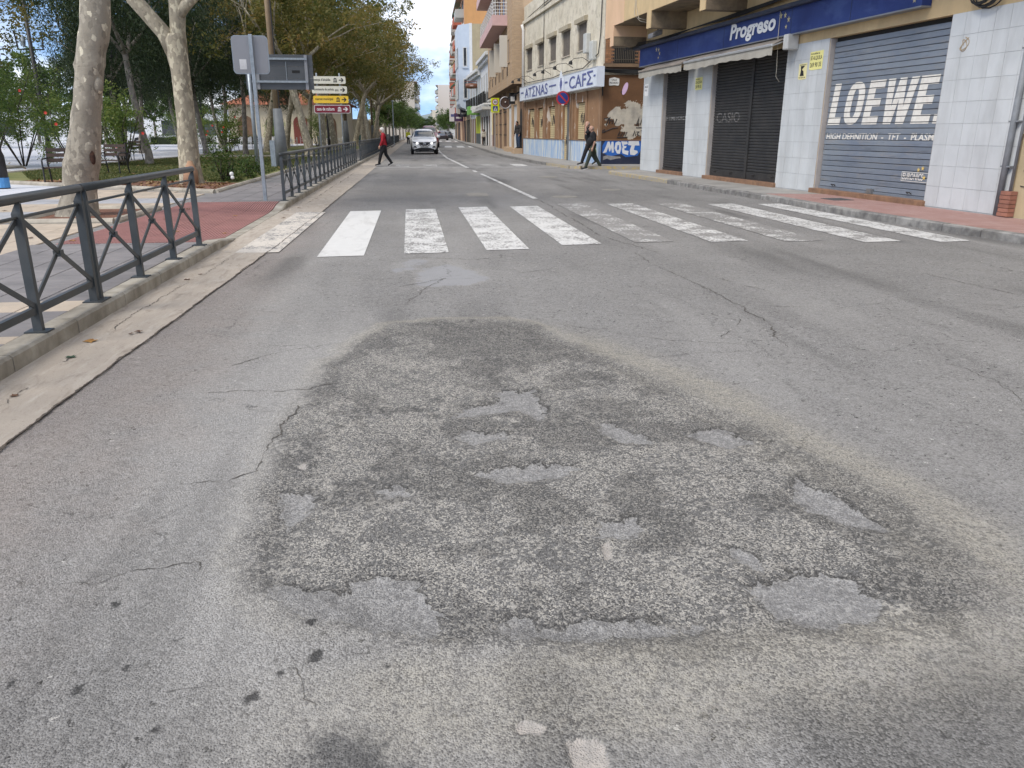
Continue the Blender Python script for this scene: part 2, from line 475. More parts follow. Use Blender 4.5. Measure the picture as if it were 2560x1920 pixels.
def asphalt():
    k = NT('asphalt')
    a = {n: k.attr(n) for n in ('patch', 'band', 'peel', 'conc', 'dark', 'warm', 'pale', 'sdp', 'sdr', 'sdo', 'sdd', 'sdc', 'sdw', 'far')}
    big = k.noise(.7, 6, .6)
    mid = k.noise(5, 6, .6)
    blo = k.noise(17, 5, .65, .4)
    fine = k.noise(260, 3, .6)
    cell = k.vor(165)                     # aggregate, about 6 mm
    cellv = k.n('ShaderNodeSeparateColor'); k.l(cell, cellv.inputs[0])
    gv = cellv.outputs[1]
    c3_ = k.n('ShaderNodeSeparateColor'); k.l(k.vor(78), c3_.inputs[0])
    sel = k.math('MULTIPLY', k.ramp(k.noise(2.3, 5, .6), .42, .62), .6)
    rv = k.math('ADD', k.math('MULTIPLY', cellv.outputs[0], k.math('SUBTRACT', 1.0, sel)), k.math('MULTIPLY', c3_.outputs[0], sel))
    dist = k.vor(165, out='Distance')
    c2_ = k.n('ShaderNodeSeparateColor'); k.l(k.vor(55), c2_.inputs[0])
    # plain worn asphalt
    base = k.mix(k.ramp(big, .35, .65), (.212, .204, .192), (.262, .253, .238))
    base = k.mix(k.math('MULTIPLY', k.ramp(mid, .4, .7), .30), base, (.185, .179, .169))
    base = k.mix(k.math('MULTIPLY', k.ramp(blo, .5, .68), .30), base, (.32, .313, .302))
    base = k.mix(k.math('MULTIPLY', k.ramp(blo, .48, .32), .40), base, (.115, .113, .11))
    base = k.mix(k.math('MULTIPLY', k.ramp(rv, .5, 1.0), .55), base, (.42, .41, .395))
    base = k.mix(k.math('MULTIPLY', k.ramp(rv, .40, .0), .72), base, (.075, .073, .071))
    base = k.mix(k.math('MULTIPLY', k.ramp(fine, .55, .75), .30), base, (.11, .106, .10))
    base = k.mix(k.math('MULTIPLY', k.ramp(c2_.outputs[1], .982, .988), k.ramp(gv, .3, .6)), base, (.035, .033, .03))
    base = k.mix(k.math('MULTIPLY', k.ramp(c2_.outputs[2], .9955, .997), k.ramp(gv, .5, .7)), base, (.52, .50, .46))
    # old patch: cream stones in dark binder
    dens = k.math('ADD', k.math('MULTIPLY', k.ramp(k.noise(3.2, 5, .6), .3, .7), .30), k.math('MULTIPLY_ADD', k.ramp(blo, .3, .7), .34, .09))
    st = k.ramp(k.math('SUBTRACT', rv, k.math('SUBTRACT', 1.0, dens)), -.10, .12)
    stone = k.mix(gv, (.47, .442, .385), (.29, .275, .25))
    pat = k.mix(st, k.mix(k.ramp(gv, 0, 1), (.068, .066, .063), (.195, .19, .18)), stone)
    pat = k.mix(k.math('MULTIPLY', k.ramp(blo, .62, .75), .5), pat, (.30, .285, .25))
    col = k.mix(k.math('MULTIPLY', a['patch'], .92), base, pat)
    bst = k.ramp(rv, .2, .6)
    bandc = k.mix(bst, (.185, .172, .15), k.mix(gv, (.44, .41, .34), (.32, .30, .255)))
    col = k.mix(k.math('MULTIPLY', a['band'], k.math('MULTIPLY_ADD', k.ramp(blo, .3, .6), .45, .40)), col, bandc)
    jag = k.math('ADD', k.math('MULTIPLY_ADD', k.noise(11, 5, .7, .6), .20, -.10), k.math('MULTIPLY_ADD', k.noise(75, 4, .7), .035, -.0175))
    spe = k.math('ADD', a['sdp'], jag)
    pmask = k.math('MULTIPLY', k.ramp(spe, .003, -.003), k.ramp(a['sdr'], .05, -.02))
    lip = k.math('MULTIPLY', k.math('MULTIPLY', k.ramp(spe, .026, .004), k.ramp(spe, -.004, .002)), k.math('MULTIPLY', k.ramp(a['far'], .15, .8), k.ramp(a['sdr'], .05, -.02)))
    peelc = k.mix(k.ramp(rv, .1, .95), (.20, .196, .19), (.38, .372, .36))
    jag = k.math('ADD', k.math('MULTIPLY_ADD', k.noise(11, 5, .7, .6), .20, -.10), k.math('MULTIPLY_ADD', k.noise(75, 4, .7), .035, -.0175))
    spe = k.math('ADD', a['sdp'], jag)
    pmask = k.math('MULTIPLY', k.ramp(spe, .003, -.003), k.ramp(a['sdr'], .05, -.02))
    lip = k.math('MULTIPLY', k.math('MULTIPLY', k.ramp(spe, .026, .004), k.ramp(spe, -.004, .002)), k.math('MULTIPLY', k.ramp(a['far'], .15, .8), k.ramp(a['sdr'], .05, -.02)))
    peelc = k.mix(k.math('MULTIPLY', k.ramp(blo, .5, .3), .5), peelc, (.13, .126, .12))
    col = k.mix(k.math('MULTIPLY', pmask, .80), col, k.mix(k.math('MULTIPLY', k.ramp(fine, .5, .7), .6), peelc, (.15, .146, .138)))
    col = k.mix(k.math('MULTIPLY', a['pale'], .60), col, k.mix(k.ramp(rv, .2, .9), (.30, .289, .271), (.41, .397, .374)))
    col = k.mix(k.math('MULTIPLY', a['warm'], .60), col, k.mix(k.ramp(rv, .1, .9), (.22, .185, .16), (.35, .30, .265)))
    col = k.mix(k.math('MULTIPLY', a['dark'], .85), col, k.mix(k.ramp(rv, .35, 1), (.04, .039, .037), (.14, .134, .125)))
    col = k.mix(k.math('MULTIPLY', lip, .9), col, k.mix(gv, (.028, .027, .026), (.075, .072, .068)))  # shadow along the far lip of the hollows, painted dark
    lit = k.math('MULTIPLY', k.math('MULTIPLY', k.ramp(spe, -.016, -.003), k.ramp(spe, .004, -.002)), k.ramp(a['sdr'], .05, -.02))  # lit inner edge of the hollows, painted pale
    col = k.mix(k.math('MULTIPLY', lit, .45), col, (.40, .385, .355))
    oil = k.ramp(k.math('ADD', a['sdo'], k.math('MULTIPLY_ADD', k.noise(45, 4, .65, .4), .05, -.025)), .004, -.006)
    col = k.mix(k.math('MULTIPLY', oil, .85), col, (.035, .034, .033))
    dspot = k.ramp(k.math('ADD', a['sdd'], k.math('MULTIPLY_ADD', k.noise(13, 6, .75, .6), .26, -.12)), .035, -.05)
    col = k.mix(k.math('MULTIPLY', dspot, .66), col, k.mix(k.ramp(rv, .4, 1), (.030, .031, .034), (.10, .10, .10)))
    wts = k.ramp(k.math('ADD', a['sdw'], k.math('MULTIPLY_ADD', k.noise(3.5, 5, .65, .5), .5, -.25)), .03, -.03)
    col = k.mix(k.math('MULTIPLY', wts, .70), col, k.mix(mid, (.33, .332, .342), (.27, .272, .28)))
    cnm = k.ramp(k.math('ADD', a['sdc'], k.math('MULTIPLY_ADD', k.noise(38, 5, .7, .5), .05, -.026)), .002, -.003)
    col = k.mix(cnm, col, k.mix(k.ramp(blo, .3, .7), (.45, .41, .365), (.33, .31, .285)))
    # hairline crazing
    wv = k.n('ShaderNodeVectorMath', operation='MULTIPLY_ADD')
    k.l(k.noise(6, 6, .7, col=True), wv.inputs[0]); wv.inputs[1].default_value = (.30, .30, 0); k.l(k.pos, wv.inputs[2])
    cr = k.vor(.8, 'DISTANCE_TO_EDGE', 'Distance', wv.outputs[0])
    crm = k.math('MULTIPLY', k.math('MULTIPLY', k.ramp(cr, .0055, .0015), k.ramp(k.noise(.9, 3), .47, .60)), k.ramp(k.noise(11, 3), .4, .55))
    col = k.mix(k.math('MULTIPLY', crm, .7), col, (.05, .047, .043))
    rough = k.math('MULTIPLY_ADD', a['dark'], -.12, .86)
    hgt = k.math('ADD', k.math('MULTIPLY', k.ramp(dist, .0, .7), -1.0), k.math('MULTIPLY', fine, .8))
    hgt = k.math('ADD', hgt, k.math('MULTIPLY', pmask, -2.2))
    nb = k.bump(hgt, .0045, .9)
    return k.pbr(col, rough, 0, nb, .25)
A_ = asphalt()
ys = [.6]
while ys[-1] < 6.6: ys.append(ys[-1] + max(.006, .0038 * ys[-1]))
ys[-1] = 6.6
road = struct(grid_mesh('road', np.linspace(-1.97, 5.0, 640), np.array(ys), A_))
def road_piece(xs, ys, z=0.):
    o = grid_mesh('road_section', xs, ys, A_, z, True); o.parent = road; return o
road_piece(np.arange(-2.62, 13.01, .142), np.linspace(-9, .6, 40))
road_piece(np.linspace(5.0, 13, 60), np.linspace(.6, 6.6, 60))
road_piece(np.array([-2.62, -2.4, -2.2, -1.97]), np.linspace(.6, 6.6, 20))
road_piece(np.arange(-2.62, 13.01, .142), np.linspace(6.6, 40, 240))
road_piece(np.linspace(-3.0, 16, 60), np.linspace(40, 90, 60))
road_piece(np.linspace(-6, 22, 30), np.linspace(90, 700, 60))
road_piece(np.linspace(13, 60, 40), np.linspace(24, 36, 30))

k = NT('bare_earth')
gm = k.pbr(k.mix(k.noise(.05), (.22, .19, .15), (.14, .15, .09)), .9)
struct(MB().add([(-4500, -400, -.06), (4500, -400, -.06), (4500, 7500, -.06), (-4500, 7500, -.06)], [(0, 1, 2, 3)]).build('ground', gm))

def hz_road(x, y):
    _, z = road_fields(np.array([x], float), np.array([y], float)); return float(z[0])

# ---- cracks: jagged dark ribbons in the surface
CRK = M('crack_dirt', (.065, .06, .053), (.105, .095, .082), 30, .95)
def crack(pts, w, seed, parent=road, z=.0025, name='crack', mat=None, amp=.03, near=True, broken=True):
    rng = np.random.RandomState(seed)
    P = []
    for (x0, y0), (x1, y1) in zip(pts[:-1], pts[1:]):
        n = max(2, int(math.hypot(x1 - x0, y1 - y0) / .016))
        for i in range(n): P.append((x0 + (x1 - x0) * i / n, y0 + (y1 - y0) * i / n))
    P.append(pts[-1])
    P = np.array(P)
    j = np.zeros((len(P), 2))
    for i in range(1, len(P)): j[i] = j[i - 1] * .93 + rng.randn(2) * amp * .22
    P = P + j + rng.randn(len(P), 2) * amp * .07
    T = np.gradient(P, axis=0); T /= (np.linalg.norm(T, axis=1)[:, None] + 1e-9)
    Nn = np.stack([-T[:, 1], T[:, 0]], 1)
    ww = w * (.25 + rng.rand(len(P)) * .9)
    if broken:
        g_ = np.convolve(rng.rand(len(P) + 14), np.ones(15) / 15, 'valid')
        ww *= np.clip((g_ - .40) * 9, .12, 1.2)
    ww[0] = ww[-1] = w * .05
    _, zz = road_fields(P[:, 0], P[:, 1])
    m = MB()
    a = P + Nn * ww[:, None] / 2; b = P - Nn * ww[:, None] / 2
    vs = []
    for i in range(len(P)):
        vs += [(a[i, 0], a[i, 1], zz[i] + z), (b[i, 0], b[i, 1], zz[i] + z)]
    m.add(vs, [(2 * i, 2 * i + 1, 2 * i + 3, 2 * i + 2) for i in range(len(P) - 1)])
    return m.build(name, mat or CRK, parent, fixn=False)
for i, (q, w_) in enumerate([([(-1.21, 5.06), (-.97, 5.37), (-.67, 5.52), (-.38, 5.62)], .010), ([(-1.25, 4.5), (-1.04, 4.49), (-.82, 4.44), (-.66, 4.42), (-.46, 4.58)], .009),
        ([(-.68, 4.18), (-.71, 3.9), (-.72, 3.65), (-.71, 3.42), (-.73, 3.32), (-.83, 3.23), (-1.06, 3.24)], .012),
        ([(-1.41, 2.46), (-1.27, 2.46), (-1.09, 2.46), (-1.0, 2.53), (-.79, 2.53), (-.76, 2.47)], .007), ([(-.72, 1.86), (-.61, 1.88), (-.51, 1.9), (-.48, 1.94)], .005),
        ([(2.76, 9.65), (2.74, 8.11), (2.82, 6.84), (2.8, 5.9), (2.59, 5.05)], .018), ([(1.1, 8.31), (1.57, 8.62), (2.77, 9.08)], .014),
        ([(-.17, 7.67), (.3, 8.13), (.0, 7.19), (-.16, 6.61)], .013), ([(2.99, 8.07), (3.41, 6.77)], .014), ([(2.23, 5.36), (2.61, 5.92)], .01), ([(5.42, 7.77), (5.59, 6.49)], .016),
        ([(3.05, 9.61), (2.73, 11.28), (2.82, 16.74), (2.63, 22.87)], .03), ([(1.09, 5.95), (1.84, 5.34), (2.36, 5.15)], .008), ([(-.6, 9.3), (.1, 9.5), (.7, 9.3), (1.6, 9.6)], .016),
        ([(3.0, 6.4), (3.6, 6.2), (4.4, 6.5), (5.1, 6.1)], .009), ([(-.44, 2.05), (-.38, 1.9), (-.3, 1.75)], .004), ([(.9, 5.2), (1.6, 4.9), (2.3, 5.0)], .006), ([(3.3, 5.0), (3.5, 4.2), (3.3, 3.5)], .006)]):
    crack(q, w_ * .72, 100 + i)

# ---- painted markings
def paint(name, wear, tint=(.64, .635, .61)):
    k = NT(name)
    v = k.scaled((1.0, .55, 1.0))
    n = k.math('ADD', k.math('MULTIPLY', k.noise(26, 8, .72, .6, v), .62), k.math('MULTIPLY', k.noise(2.2, 4, .6), .38))
    n = k.math('ADD', n, k.math('MULTIPLY', k.noise(160, 3, .7), .10))
    msk = k.ramp(n, wear - .03, wear + .03)
    c = k.mix(k.noise(7, 6, .6), tint, tuple(t * .82 for t in tint))
    c = k.mix(k.math('MULTIPLY', k.ramp(k.noise(1.7, 7, .7, .6, k.scaled((2.2, .5, 1))), .5, .68), .45), c, (.33, .32, .30))
    under = k.mix(k.noise(130, 3, .6), (.15, .145, .137), (.29, .28, .265))
    return k.pbr(k.mix(msk, under, c), .75, 0, k.bump(k.noise(190, 3), .002), .3)
PA = [paint('road_paint_fresh', .42), paint('road_paint_worn', .54), paint('road_paint_faded', .60), paint('road_paint_mid', .522), paint('road_paint_gutter', .52, (.62, .57, .50)), paint('road_paint_half', .562)]
def sheet(pts, z, name, mat, parent=road):
    return MB().add([(x, y, z) for x, y in pts], [tuple(range(len(pts)))]).build(name, mat, parent)
near_y = [(-1.17, 9.71), (-.1, 9.85), (.91, 10.03), (2.03, 10.38), (3.2, 10.5), (4.3, 10.44), (5.4, 10.34), (6.5, 10.15), (7.3, 10.05)]
far_y = [15.5, 15.72, 16.05, 16.12, 16.6, 16.46, 16.34, 16.21, 16.05]
for i in range(9):
    x0 = -1.18 + 1.05 * i
    yn, yf = near_y[i][1], far_y[i]
    wd = .56 if i < 8 else .50
    sheet([(x0, yn), (x0 + wd, yn + .05), (x0 + wd + .01, yf + .08), (x0 - .01, yf)], .006, 'crossing_stripe', [PA[0], PA[1], PA[3], PA[3], PA[2], PA[5], PA[2], PA[1], PA[3]][i])
LP = PA[3]
sheet([(2.72, 17.85), (2.84, 18.02), (2.56, 29.3), (2.45, 29.3)], .006, 'centre_line', PA[3])
sheet([(2.36, 30.6), (2.5, 30.6), (2.5, 31.9), (2.38, 31.9)], .006, 'centre_line', PA[3])
sheet([(2.3, 34.4), (2.44, 34.4), (2.16, 47.7), (2.02, 47.7)], .006, 'centre_line', PA[3])
sheet([(2.02, 47.8), (2.16, 47.8), (2.3, 64.8), (2.16, 64.8)], .006, 'centre_line', PA[3])
sheet([(2.2, 65), (2.34, 65), (3.2, 120), (3.0, 120)], .006, 'centre_line', PA[3])
sheet([(-2.3, 35.1), (6.35, 34.4), (6.35, 34.62), (-2.3, 35.34)], .010, 'stop_line', PA[0])
sheet([(-1.9, 38.6), (2.0, 38.5), (2.0, 38.66), (-1.9, 38.76)], .006, 'stop_line', LP)
for x0, m_ in [(-.7, 2), (.55, 2), (3.2, 2), (4.6, 3)]:
    sheet([(x0, 35.7), (x0 + .6, 35.7), (x0 + .62, 38.2), (x0 + .02, 38.2)], .006, 'crossing_stripe', PA[m_])
for x0 in (3.3, 4.55, 5.8):
    sheet([(x0, 80), (x0 + .75, 80), (x0 + 1.1, 89), (x0 + .4, 89)], .006, 'crossing_stripe', PA[0])
for x0 in (2.5, 4.0, 5.5):
    sheet([(x0 + 1.6, 130), (x0 + 2.5, 130), (x0 + 2.9, 142), (x0 + 2, 142)], .006, 'crossing_stripe', PA[0])
IRON = M('cover_concrete', (.27, .25, .215), (.20, .19, .165), 6, .8, .002)
sheet([(1.33, 19.95), (1.84, 19.9), (1.80, 18.83), (1.31, 18.89)], .005, 'utility_cover', IRON)
MB().prism([(3.55 + .3 * math.cos(t), 18.5 + .33 * math.sin(t)) for t in np.linspace(0, 2 * math.pi, 24)[:-1]], -.01, .006).build('manhole_cover', IRON, road)
MB().prism([(4.6 + .32 * math.cos(t), 26.9 + .4 * math.sin(t)) for t in np.linspace(0, 2 * math.pi, 24)[:-1]], -.01, .006).build('manhole_cover', IRON, road)
MB().prism([(5.2 + .25 * math.cos(t), 20.6 + .25 * math.sin(t)) for t in np.linspace(0, 2 * math.pi, 24)[:-1]], -.01, .006).build('manhole_cover', IRON, road)

# ---- concrete gutter on the park side
k = NT('gutter_concrete')
c = k.mix(k.ramp(k.noise(1.4, 7, .6), .3, .7), (.43, .375, .31), (.345, .30, .248))
c = k.mix(k.math('MULTIPLY', k.ramp(k.noise(5, 6, .65, .3, k.scaled((3, .5, 1))), .5, .72), .5), c, (.53, .485, .42))
c = k.mix(k.math('MULTIPLY', k.ramp(k.noise(120, 4, .7), .52, .7), .4), c, (.20, .17, .14))
c = k.mix(k.math('MULTIPLY', k.ramp(k.noise(9, 6, .65, .5, k.scaled((1.2, .35, 1))), .54, .70), .55), c, (.17, .14, .11))
c = k.mix(k.math('MULTIPLY', k.ramp(k.noise(33, 5, .7), .62, .70), .5), c, (.12, .10, .08))
GUT = k.pbr(c, .85, 0, k.bump(k.noise(90, 5, .65), .003), .3)
JO = [(-2.04, -6), (-2.03, 2), (-2.01, 3.74), (-1.99, 4.82), (-1.95, 6.3), (-1.86, 9.44), (-1.72, 15.5), (-1.62, 25), (-1.5, 38), (-1.3, 60), (-.7, 120), (.5, 220)]
KE = [(-2.5, -6), (-2.5, 2), (-2.5, 3.74), (-2.5, 4.82), (-2.5, 6.3), (-2.48, 9.44), (-2.46, 15.5), (-2.42, 25), (-2.33, 38), (-2.1, 60), (-1.55, 120), (-.4, 220)]
m = MB()
for (a, b, c_, d) in zip(KE[:-1], JO[:-1], JO[1:], KE[1:]):
    n = max(1, int((c_[1] - a[1]) / 1.5))
    for i in range(n):
        f0, f1 = i / n, (i + 1) / n
        lp = lambda p, q, f: (p[0] + (q[0] - p[0]) * f, p[1] + (q[1] - p[1]) * f)
        q = [lp(a, d, f0), lp(b, c_, f0), lp(b, c_, f1), lp(a, d, f1)]
        m.add([(q[0][0] - .03, q[0][1], .026), (q[1][0], q[1][1], .008), (q[2][0], q[2][1], .008), (q[3][0] - .03, q[3][1], .026)], [(0, 1, 2, 3)])
gut = struct(m.build('gutter', GUT))
crack([(x + .005, y) for x, y in JO[1:8]], .017, 300, gut, .012, 'joint', M('joint_dirt', (.12, .095, .072), (.07, .06, .05), 12, .95), .012, True, False)
crack([(-2.33, 4.0), (-2.3, 4.4), (-2.28, 4.7)], .014, 301, gut, .022, 'crack')
crack([(-2.32, 5.2), (-2.27, 6.0), (-2.3, 6.9), (-2.24, 8.2), (-2.2, 9.6)], .008, 302, gut, .022, 'crack')
crack([(-2.22, 17), (-2.18, 19), (-2.2, 22), (-2.12, 26), (-2.1, 30)], .03, 303, gut, .020, 'crack')
crack([(-1.78, 8.9), (-1.74, 9.3), (-1.65, 9.5), (-1.3, 9.7)], .012, 304, gut, .012, 'crack')
def gz(x, y):
    jx = float(np.interp(y, [p[1] for p in JO], [p[0] for p in JO])); k0 = kx0(y) - .03
    return .026 + (.008 - .026) * min(1, max(0, (x - k0) / (jx - k0))) + .0022
def kx0(y): return float(np.interp(y, [p[1] for p in KE], [p[0] for p in KE]))
vs = []
for t in np.linspace(0, 1, 12):
    y_ = 10.1 + 5.2 * t
    for x_ in np.linspace(-2.22 + .06 * t, -1.70 + .06 * t, 6): vs.append((x_, y_ + (x_ + 2.2) * .1, gz(x_, y_)))
MB().add(vs, [(j * 6 + i, j * 6 + i + 1, j * 6 + i + 7, j * 6 + i + 6) for j in range(11) for i in range(5)]).build('crossing_stripe', PA[4], gut)

# ---- kerbs, pieces about a metre long
KM = M('kerb_concrete', (.40, .37, .31), (.24, .215, .17), 4, .85, .004, 45, rnd=.10, dirt=.55)
kerb = struct(MB().box(-2.66, -2.52, -8, 160, -.05, .0).build('kerb', KM))
def ramp_f(y):
    return float(sm(10.35, 11.6, np.array(y)) * sm(16.35, 15.2, np.array(y)))
def kerb_stone(p0, p1, w, h0, h1, mat, parent, name='kerb_stone', side=-1, gap=.012):
    """stone whose road face runs p0-p1; body lies to the left (side=-1) of the road face"""
    a = Vector(p0); b = Vector(p1); e = (b - a).normalized()
    n = Vector((-e.y, e.x)) * (1 if side < 0 else -1) * w
    a = a + e * gap / 2; b = b - e * gap / 2
    bt = .018
    ins = (n.normalized() * bt)
    def sec(p, h): return [(p.x, p.y, -.03), (p.x, p.y, h - bt), (p.x + ins.x, p.y + ins.y, h), (p.x + n.x, p.y + n.y, h), (p.x + n.x, p.y + n.y, -.03)]
    vs = sec(a, h0) + sec(b, h1)
    return MB().add(vs, [(0, 1, 2, 3, 4), (9, 8, 7, 6, 5)] + [(i, (i + 1) % 5, (i + 1) % 5 + 5, i + 5) for i in range(5)]).build(name, mat, parent)
def kx(y): return float(np.interp(y, [p[1] for p in KE], [p[0] for p in KE]))
y = -2.0
while y < 46:
    st = 1.0 if not 10.0 <= y < 16.6 else .5
    hh = lambda t: .135 - .105 * ramp_f(t)
    kerb_stone((kx(y), y), (kx(y + st), y + st), .17, hh(y), hh(y + st), KM, kerb)
    y += st
while y < 160:
    kerb_stone((kx(y), y), (kx(y + 6), y + 6), .17, .135, .135, KM, kerb); y += 6

# ---- park-side pavement
def brickmat(name, c1, c2, mort, w_, h_, ms=.012, rough=.7):
    k = NT(name)
    b = k.n('ShaderNodeTexBrick')
    k.l(k.pos, b.inputs['Vector'])
    k.put(b.inputs['Color1'], c1); k.put(b.inputs['Color2'], c2); k.put(b.inputs['Mortar'], mort)
    b.inputs['Scale'].default_value = 1
    b.inputs['Mortar Size'].default_value = ms
    b.inputs['Brick Width'].default_value = w_; b.inputs['Row Height'].default_value = h_
    b.offset = 0
    c = k.mix(k.math('MULTIPLY', k.ramp(k.noise(.8, 6, .6), .4, .7), .35), b.outputs['Color'], tuple(t * .75 for t in c1))
    return k.pbr(c, rough, 0, k.bump(k.noise(60, 4), .002), .35)
PLZ = brickmat('plaza_paving', (.60, .605, .63), (.54, .55, .575), (.42, .42, .44), 1.2, .6, .01, .55)
PV = brickmat('pavement_beds', (.20, .19, .18), (.235, .225, .215), (.10, .095, .09), .4, .2, .012)
def slabs(name, rects, z, mat):
    m = MB()
    for x0, x1, y0, y1 in rects: m.box(x0, x1, y0, y1, -.05, z)
    return struct(m.build(name, mat))
pav = slabs('pavement', [(-8.6, -2.665, -8, 10.3), (-8.6, -4.42, 10.3, 16.4), (-8.6, -2.6, 16.4, 46), (-8.6, -2.3, 46, 80), (-8.6, -1.75, 80, 160)], .118, PV)
plaza = slabs('plaza', [(-140, -8.6, -8, 190)], .112, PLZ)
SG = M('slab_grey', (.215, .20, .195), (.165, .155, .152), 3, .75, .0015, 120, rnd=.10)
SB = M('slab_beige', (.46, .38, .29), (.38, .32, .25), 2.5, .75, .0015, 120, rnd=.10)
SBG = M('slab_pale', (.36, .36, .37), (.31, .31, .32), 2.5, .7, .0015, 120, rnd=.08)
def slab_mesh(w_, l_, mat, nm):
    m = MB(); g_ = .005; b = .003
    a0, a1, b0, b1 = -w_ / 2 + g_, w_ / 2 - g_, -l_ / 2 + g_, l_ / 2 - g_
    m.add([(a0, b0, -.03), (a1, b0, -.03), (a1, b1, -.03), (a0, b1, -.03), (a0, b0, .012), (a1, b0, .012), (a1, b1, .012), (a0, b1, .012), (a0 + b, b0 + b, .015), (a1 - b, b0 + b, .015), (a1 - b, b1 - b, .015), (a0 + b, b1 - b, .015)],
          [(0, 1, 5, 4), (1, 2, 6, 5), (2, 3, 7, 6), (3, 0, 4, 7), (4, 5, 9, 8), (5, 6, 10, 9), (6, 7, 11, 10), (7, 4, 8, 11), (8, 9, 10, 11)])
    o = m.build(nm, mat); me = o.data; bpy.data.objects.remove(o); return me
rs = random.Random(3)
def lay(x0, x1, y0, y1, w_, l_, fmat, parent=None):
    cache = {}
    nx = round((x1 - x0) / w_); ny = round((y1 - y0) / l_)
    for j in range(ny):
        for i in range(nx):
            cx, cy = x0 + (i + .5) * w_, y0 + (j + .5) * l_
            mt = fmat(cx, cy)
            if mt is None: continue
            if mt.name not in cache: cache[mt.name] = slab_mesh(w_, l_, mt, 'paving_slab')
            o = bpy.data.objects.new('paving_slab', cache[mt.name])
            COL.objects.link(o)
            o.parent = parent or pav
            o.location = (cx, cy, .118 + rs.uniform(-.001, .001))
def f1(x, y):
    if 6.3 < y < 6.72 or 5.2 < y < 5.5: return SB
    return SG
lay(-4.67, -2.67, 3.5, 10.3, .4, .2, f1)
def f2(x, y):
    if -6.1 < x < -4.5 and 12.75 < y < 15: return None
    if y > 17.9 and (y > 18.9 + (-4.46 - x) * .67 - .3): return None
    if 13.5 < y < 14.7 or 16.2 < y < 17.4: return SBG
    return SB
lay(-8.62, -4.62, 9.1, 20.5, .4, .4, f2)
lay(-4.4, -2.6, 16.42, 22.6, .45, .2, lambda x, y: SG)

# ---- red ribbed tactile tiles on the dropped kerb
RT = M('tactile_red', (.385, .19, .17), (.31, .155, .14), 2, .75, .001, 100, rnd=.07)
RTB = M('tactile_bed', (.13, .06, .055), (.10, .05, .045), 4, .9)
def rz_(x, y):
    return .132 - .10 * ramp_f(y) * float(sm(-4.1, -2.75, np.array(x)))
xs_ = np.linspace(-4.42, -2.63, 12); ys_ = np.linspace(10.3, 16.4, 31)
m = MB()
m.add([(x, y, rz_(x, y) - .006) for y in ys_ for x in xs_], [(j * 12 + i, j * 12 + i + 1, j * 12 + i + 13, j * 12 + i + 12) for j in range(30) for i in range(11)])
rb = struct(m.build('tactile_ramp', RTB))
for i in range(4):
    for j in range(15):
        x0 = -4.40 + i * .44; y0 = 10.32 + j * .404
        m = MB()
        for r in range(10):
            xa = x0 + r * .0435 + .009; xb = xa + .021
            ya, yb = y0 + .004, y0 + .40
            zs = [rz_(xa, ya), rz_(xb, ya), rz_(xb, yb), rz_(xa, yb)]
            bs = .004
            m.add([(xa - bs, ya, zs[0] - .006), (xb + bs, ya, zs[1] - .006), (xb + bs, yb, zs[2] - .006), (xa - bs, yb, zs[3] - .006), (xa, ya, zs[0] + .003), (xb, ya, zs[1] + .003), (xb, yb, zs[2] + .003), (xa, yb, zs[3] + .003)],
                  [(4, 5, 6, 7), (0, 1, 5, 4), (1, 2, 6, 5), (2, 3, 7, 6), (3, 0, 4, 7)])
        m.build('tactile_tile', RT, rb, fixn=False)

# ---- planted beds and tree pit
SOIL = M('red_soil', (.20, .085, .05), (.11, .06, .04), 5, .95, .02, 25)
LAWN = M('lawn', (.10, .125, .035), (.19, .18, .07), 1.2, .95, .02, 30)
BEDK = M('bed_kerb', (.43, .39, .32), (.30, .27, .22), 4, .8, .003, 50, rnd=.08, dirt=.4)
def kerb_loop(pts, parent, h=.20, w_=.14, st=1.0, closed=True):
    n = len(pts)
    for i in range(n if closed else n - 1):
        a = Vector(pts[i]); b = Vector(pts[(i + 1) % n])
        k_ = max(1, round((b - a).length / st)); 
        e = (b - a).normalized(); nn = Vector((-e.y, e.x)) * w_ / 2
        for j in range(k_):
            p = a + (b - a) * j / k_ + e * .004; q = a + (b - a) * (j + 1) / k_ - e * .004
            m = MB(); prof = [(-1, 0.05), (-1, h - .05), (-.6, h - .012), (0, h), (.6, h - .012), (1, h - .05), (1, .05)]
            vs = [(p.x + nn.x * t, p.y + nn.y * t, z) for t, z in prof] + [(q.x + nn.x * t, q.y + nn.y * t, z) for t, z in prof]
            m.add(vs, [tuple(range(7)), tuple(range(13, 6, -1))] + [(t, t + 1, t + 8, t + 7) for t in range(6)])
            m.build('kerb_stone', BEDK, parent)
pit = struct(MB().box(-5.95, -4.6, 12.85, 14.95, .0, .145).build('tree_pit', SOIL))
kerb_loop([(-6.0, 12.8), (-4.55, 12.8), (-4.55, 15.0), (-6.0, 15.0)], pit, .2)
BED1 = [(-4.46, 18.97), (-4.35, 28), (-4.25, 45.5), (-12.3, 45.5), (-12.9, 38.9), (-13.3, 28.5), (-10.9, 23.3)]
BED2 = [(-4.2, 47), (-3.9, 82), (-10.5, 82), (-12.2, 60), (-12.3, 47)]
bed1 = struct(MB().prism(BED1, .0, .165).build('lawn', LAWN))
bed2 = struct(MB().prism(BED2, .0, .165).build('lawn', LAWN))
kerb_loop(BED1, bed1, .21)
kerb_loop(BED2, bed2, .21, st=3.0)
soil = struct(MB().prism([(-4.56, 19.2), (-4.5, 22.0), (-6, 22.8), (-8.5, 23.6), (-10.6, 23.9), (-10.6, 23.3)], .1, .172).build('soil', SOIL))
BED3 = [(-14.5, 50), (-13.5, 66), (-26, 70), (-26, 48)]
BED4 = [(-16, 25), (-15.2, 34), (-25, 40), (-27, 30)]
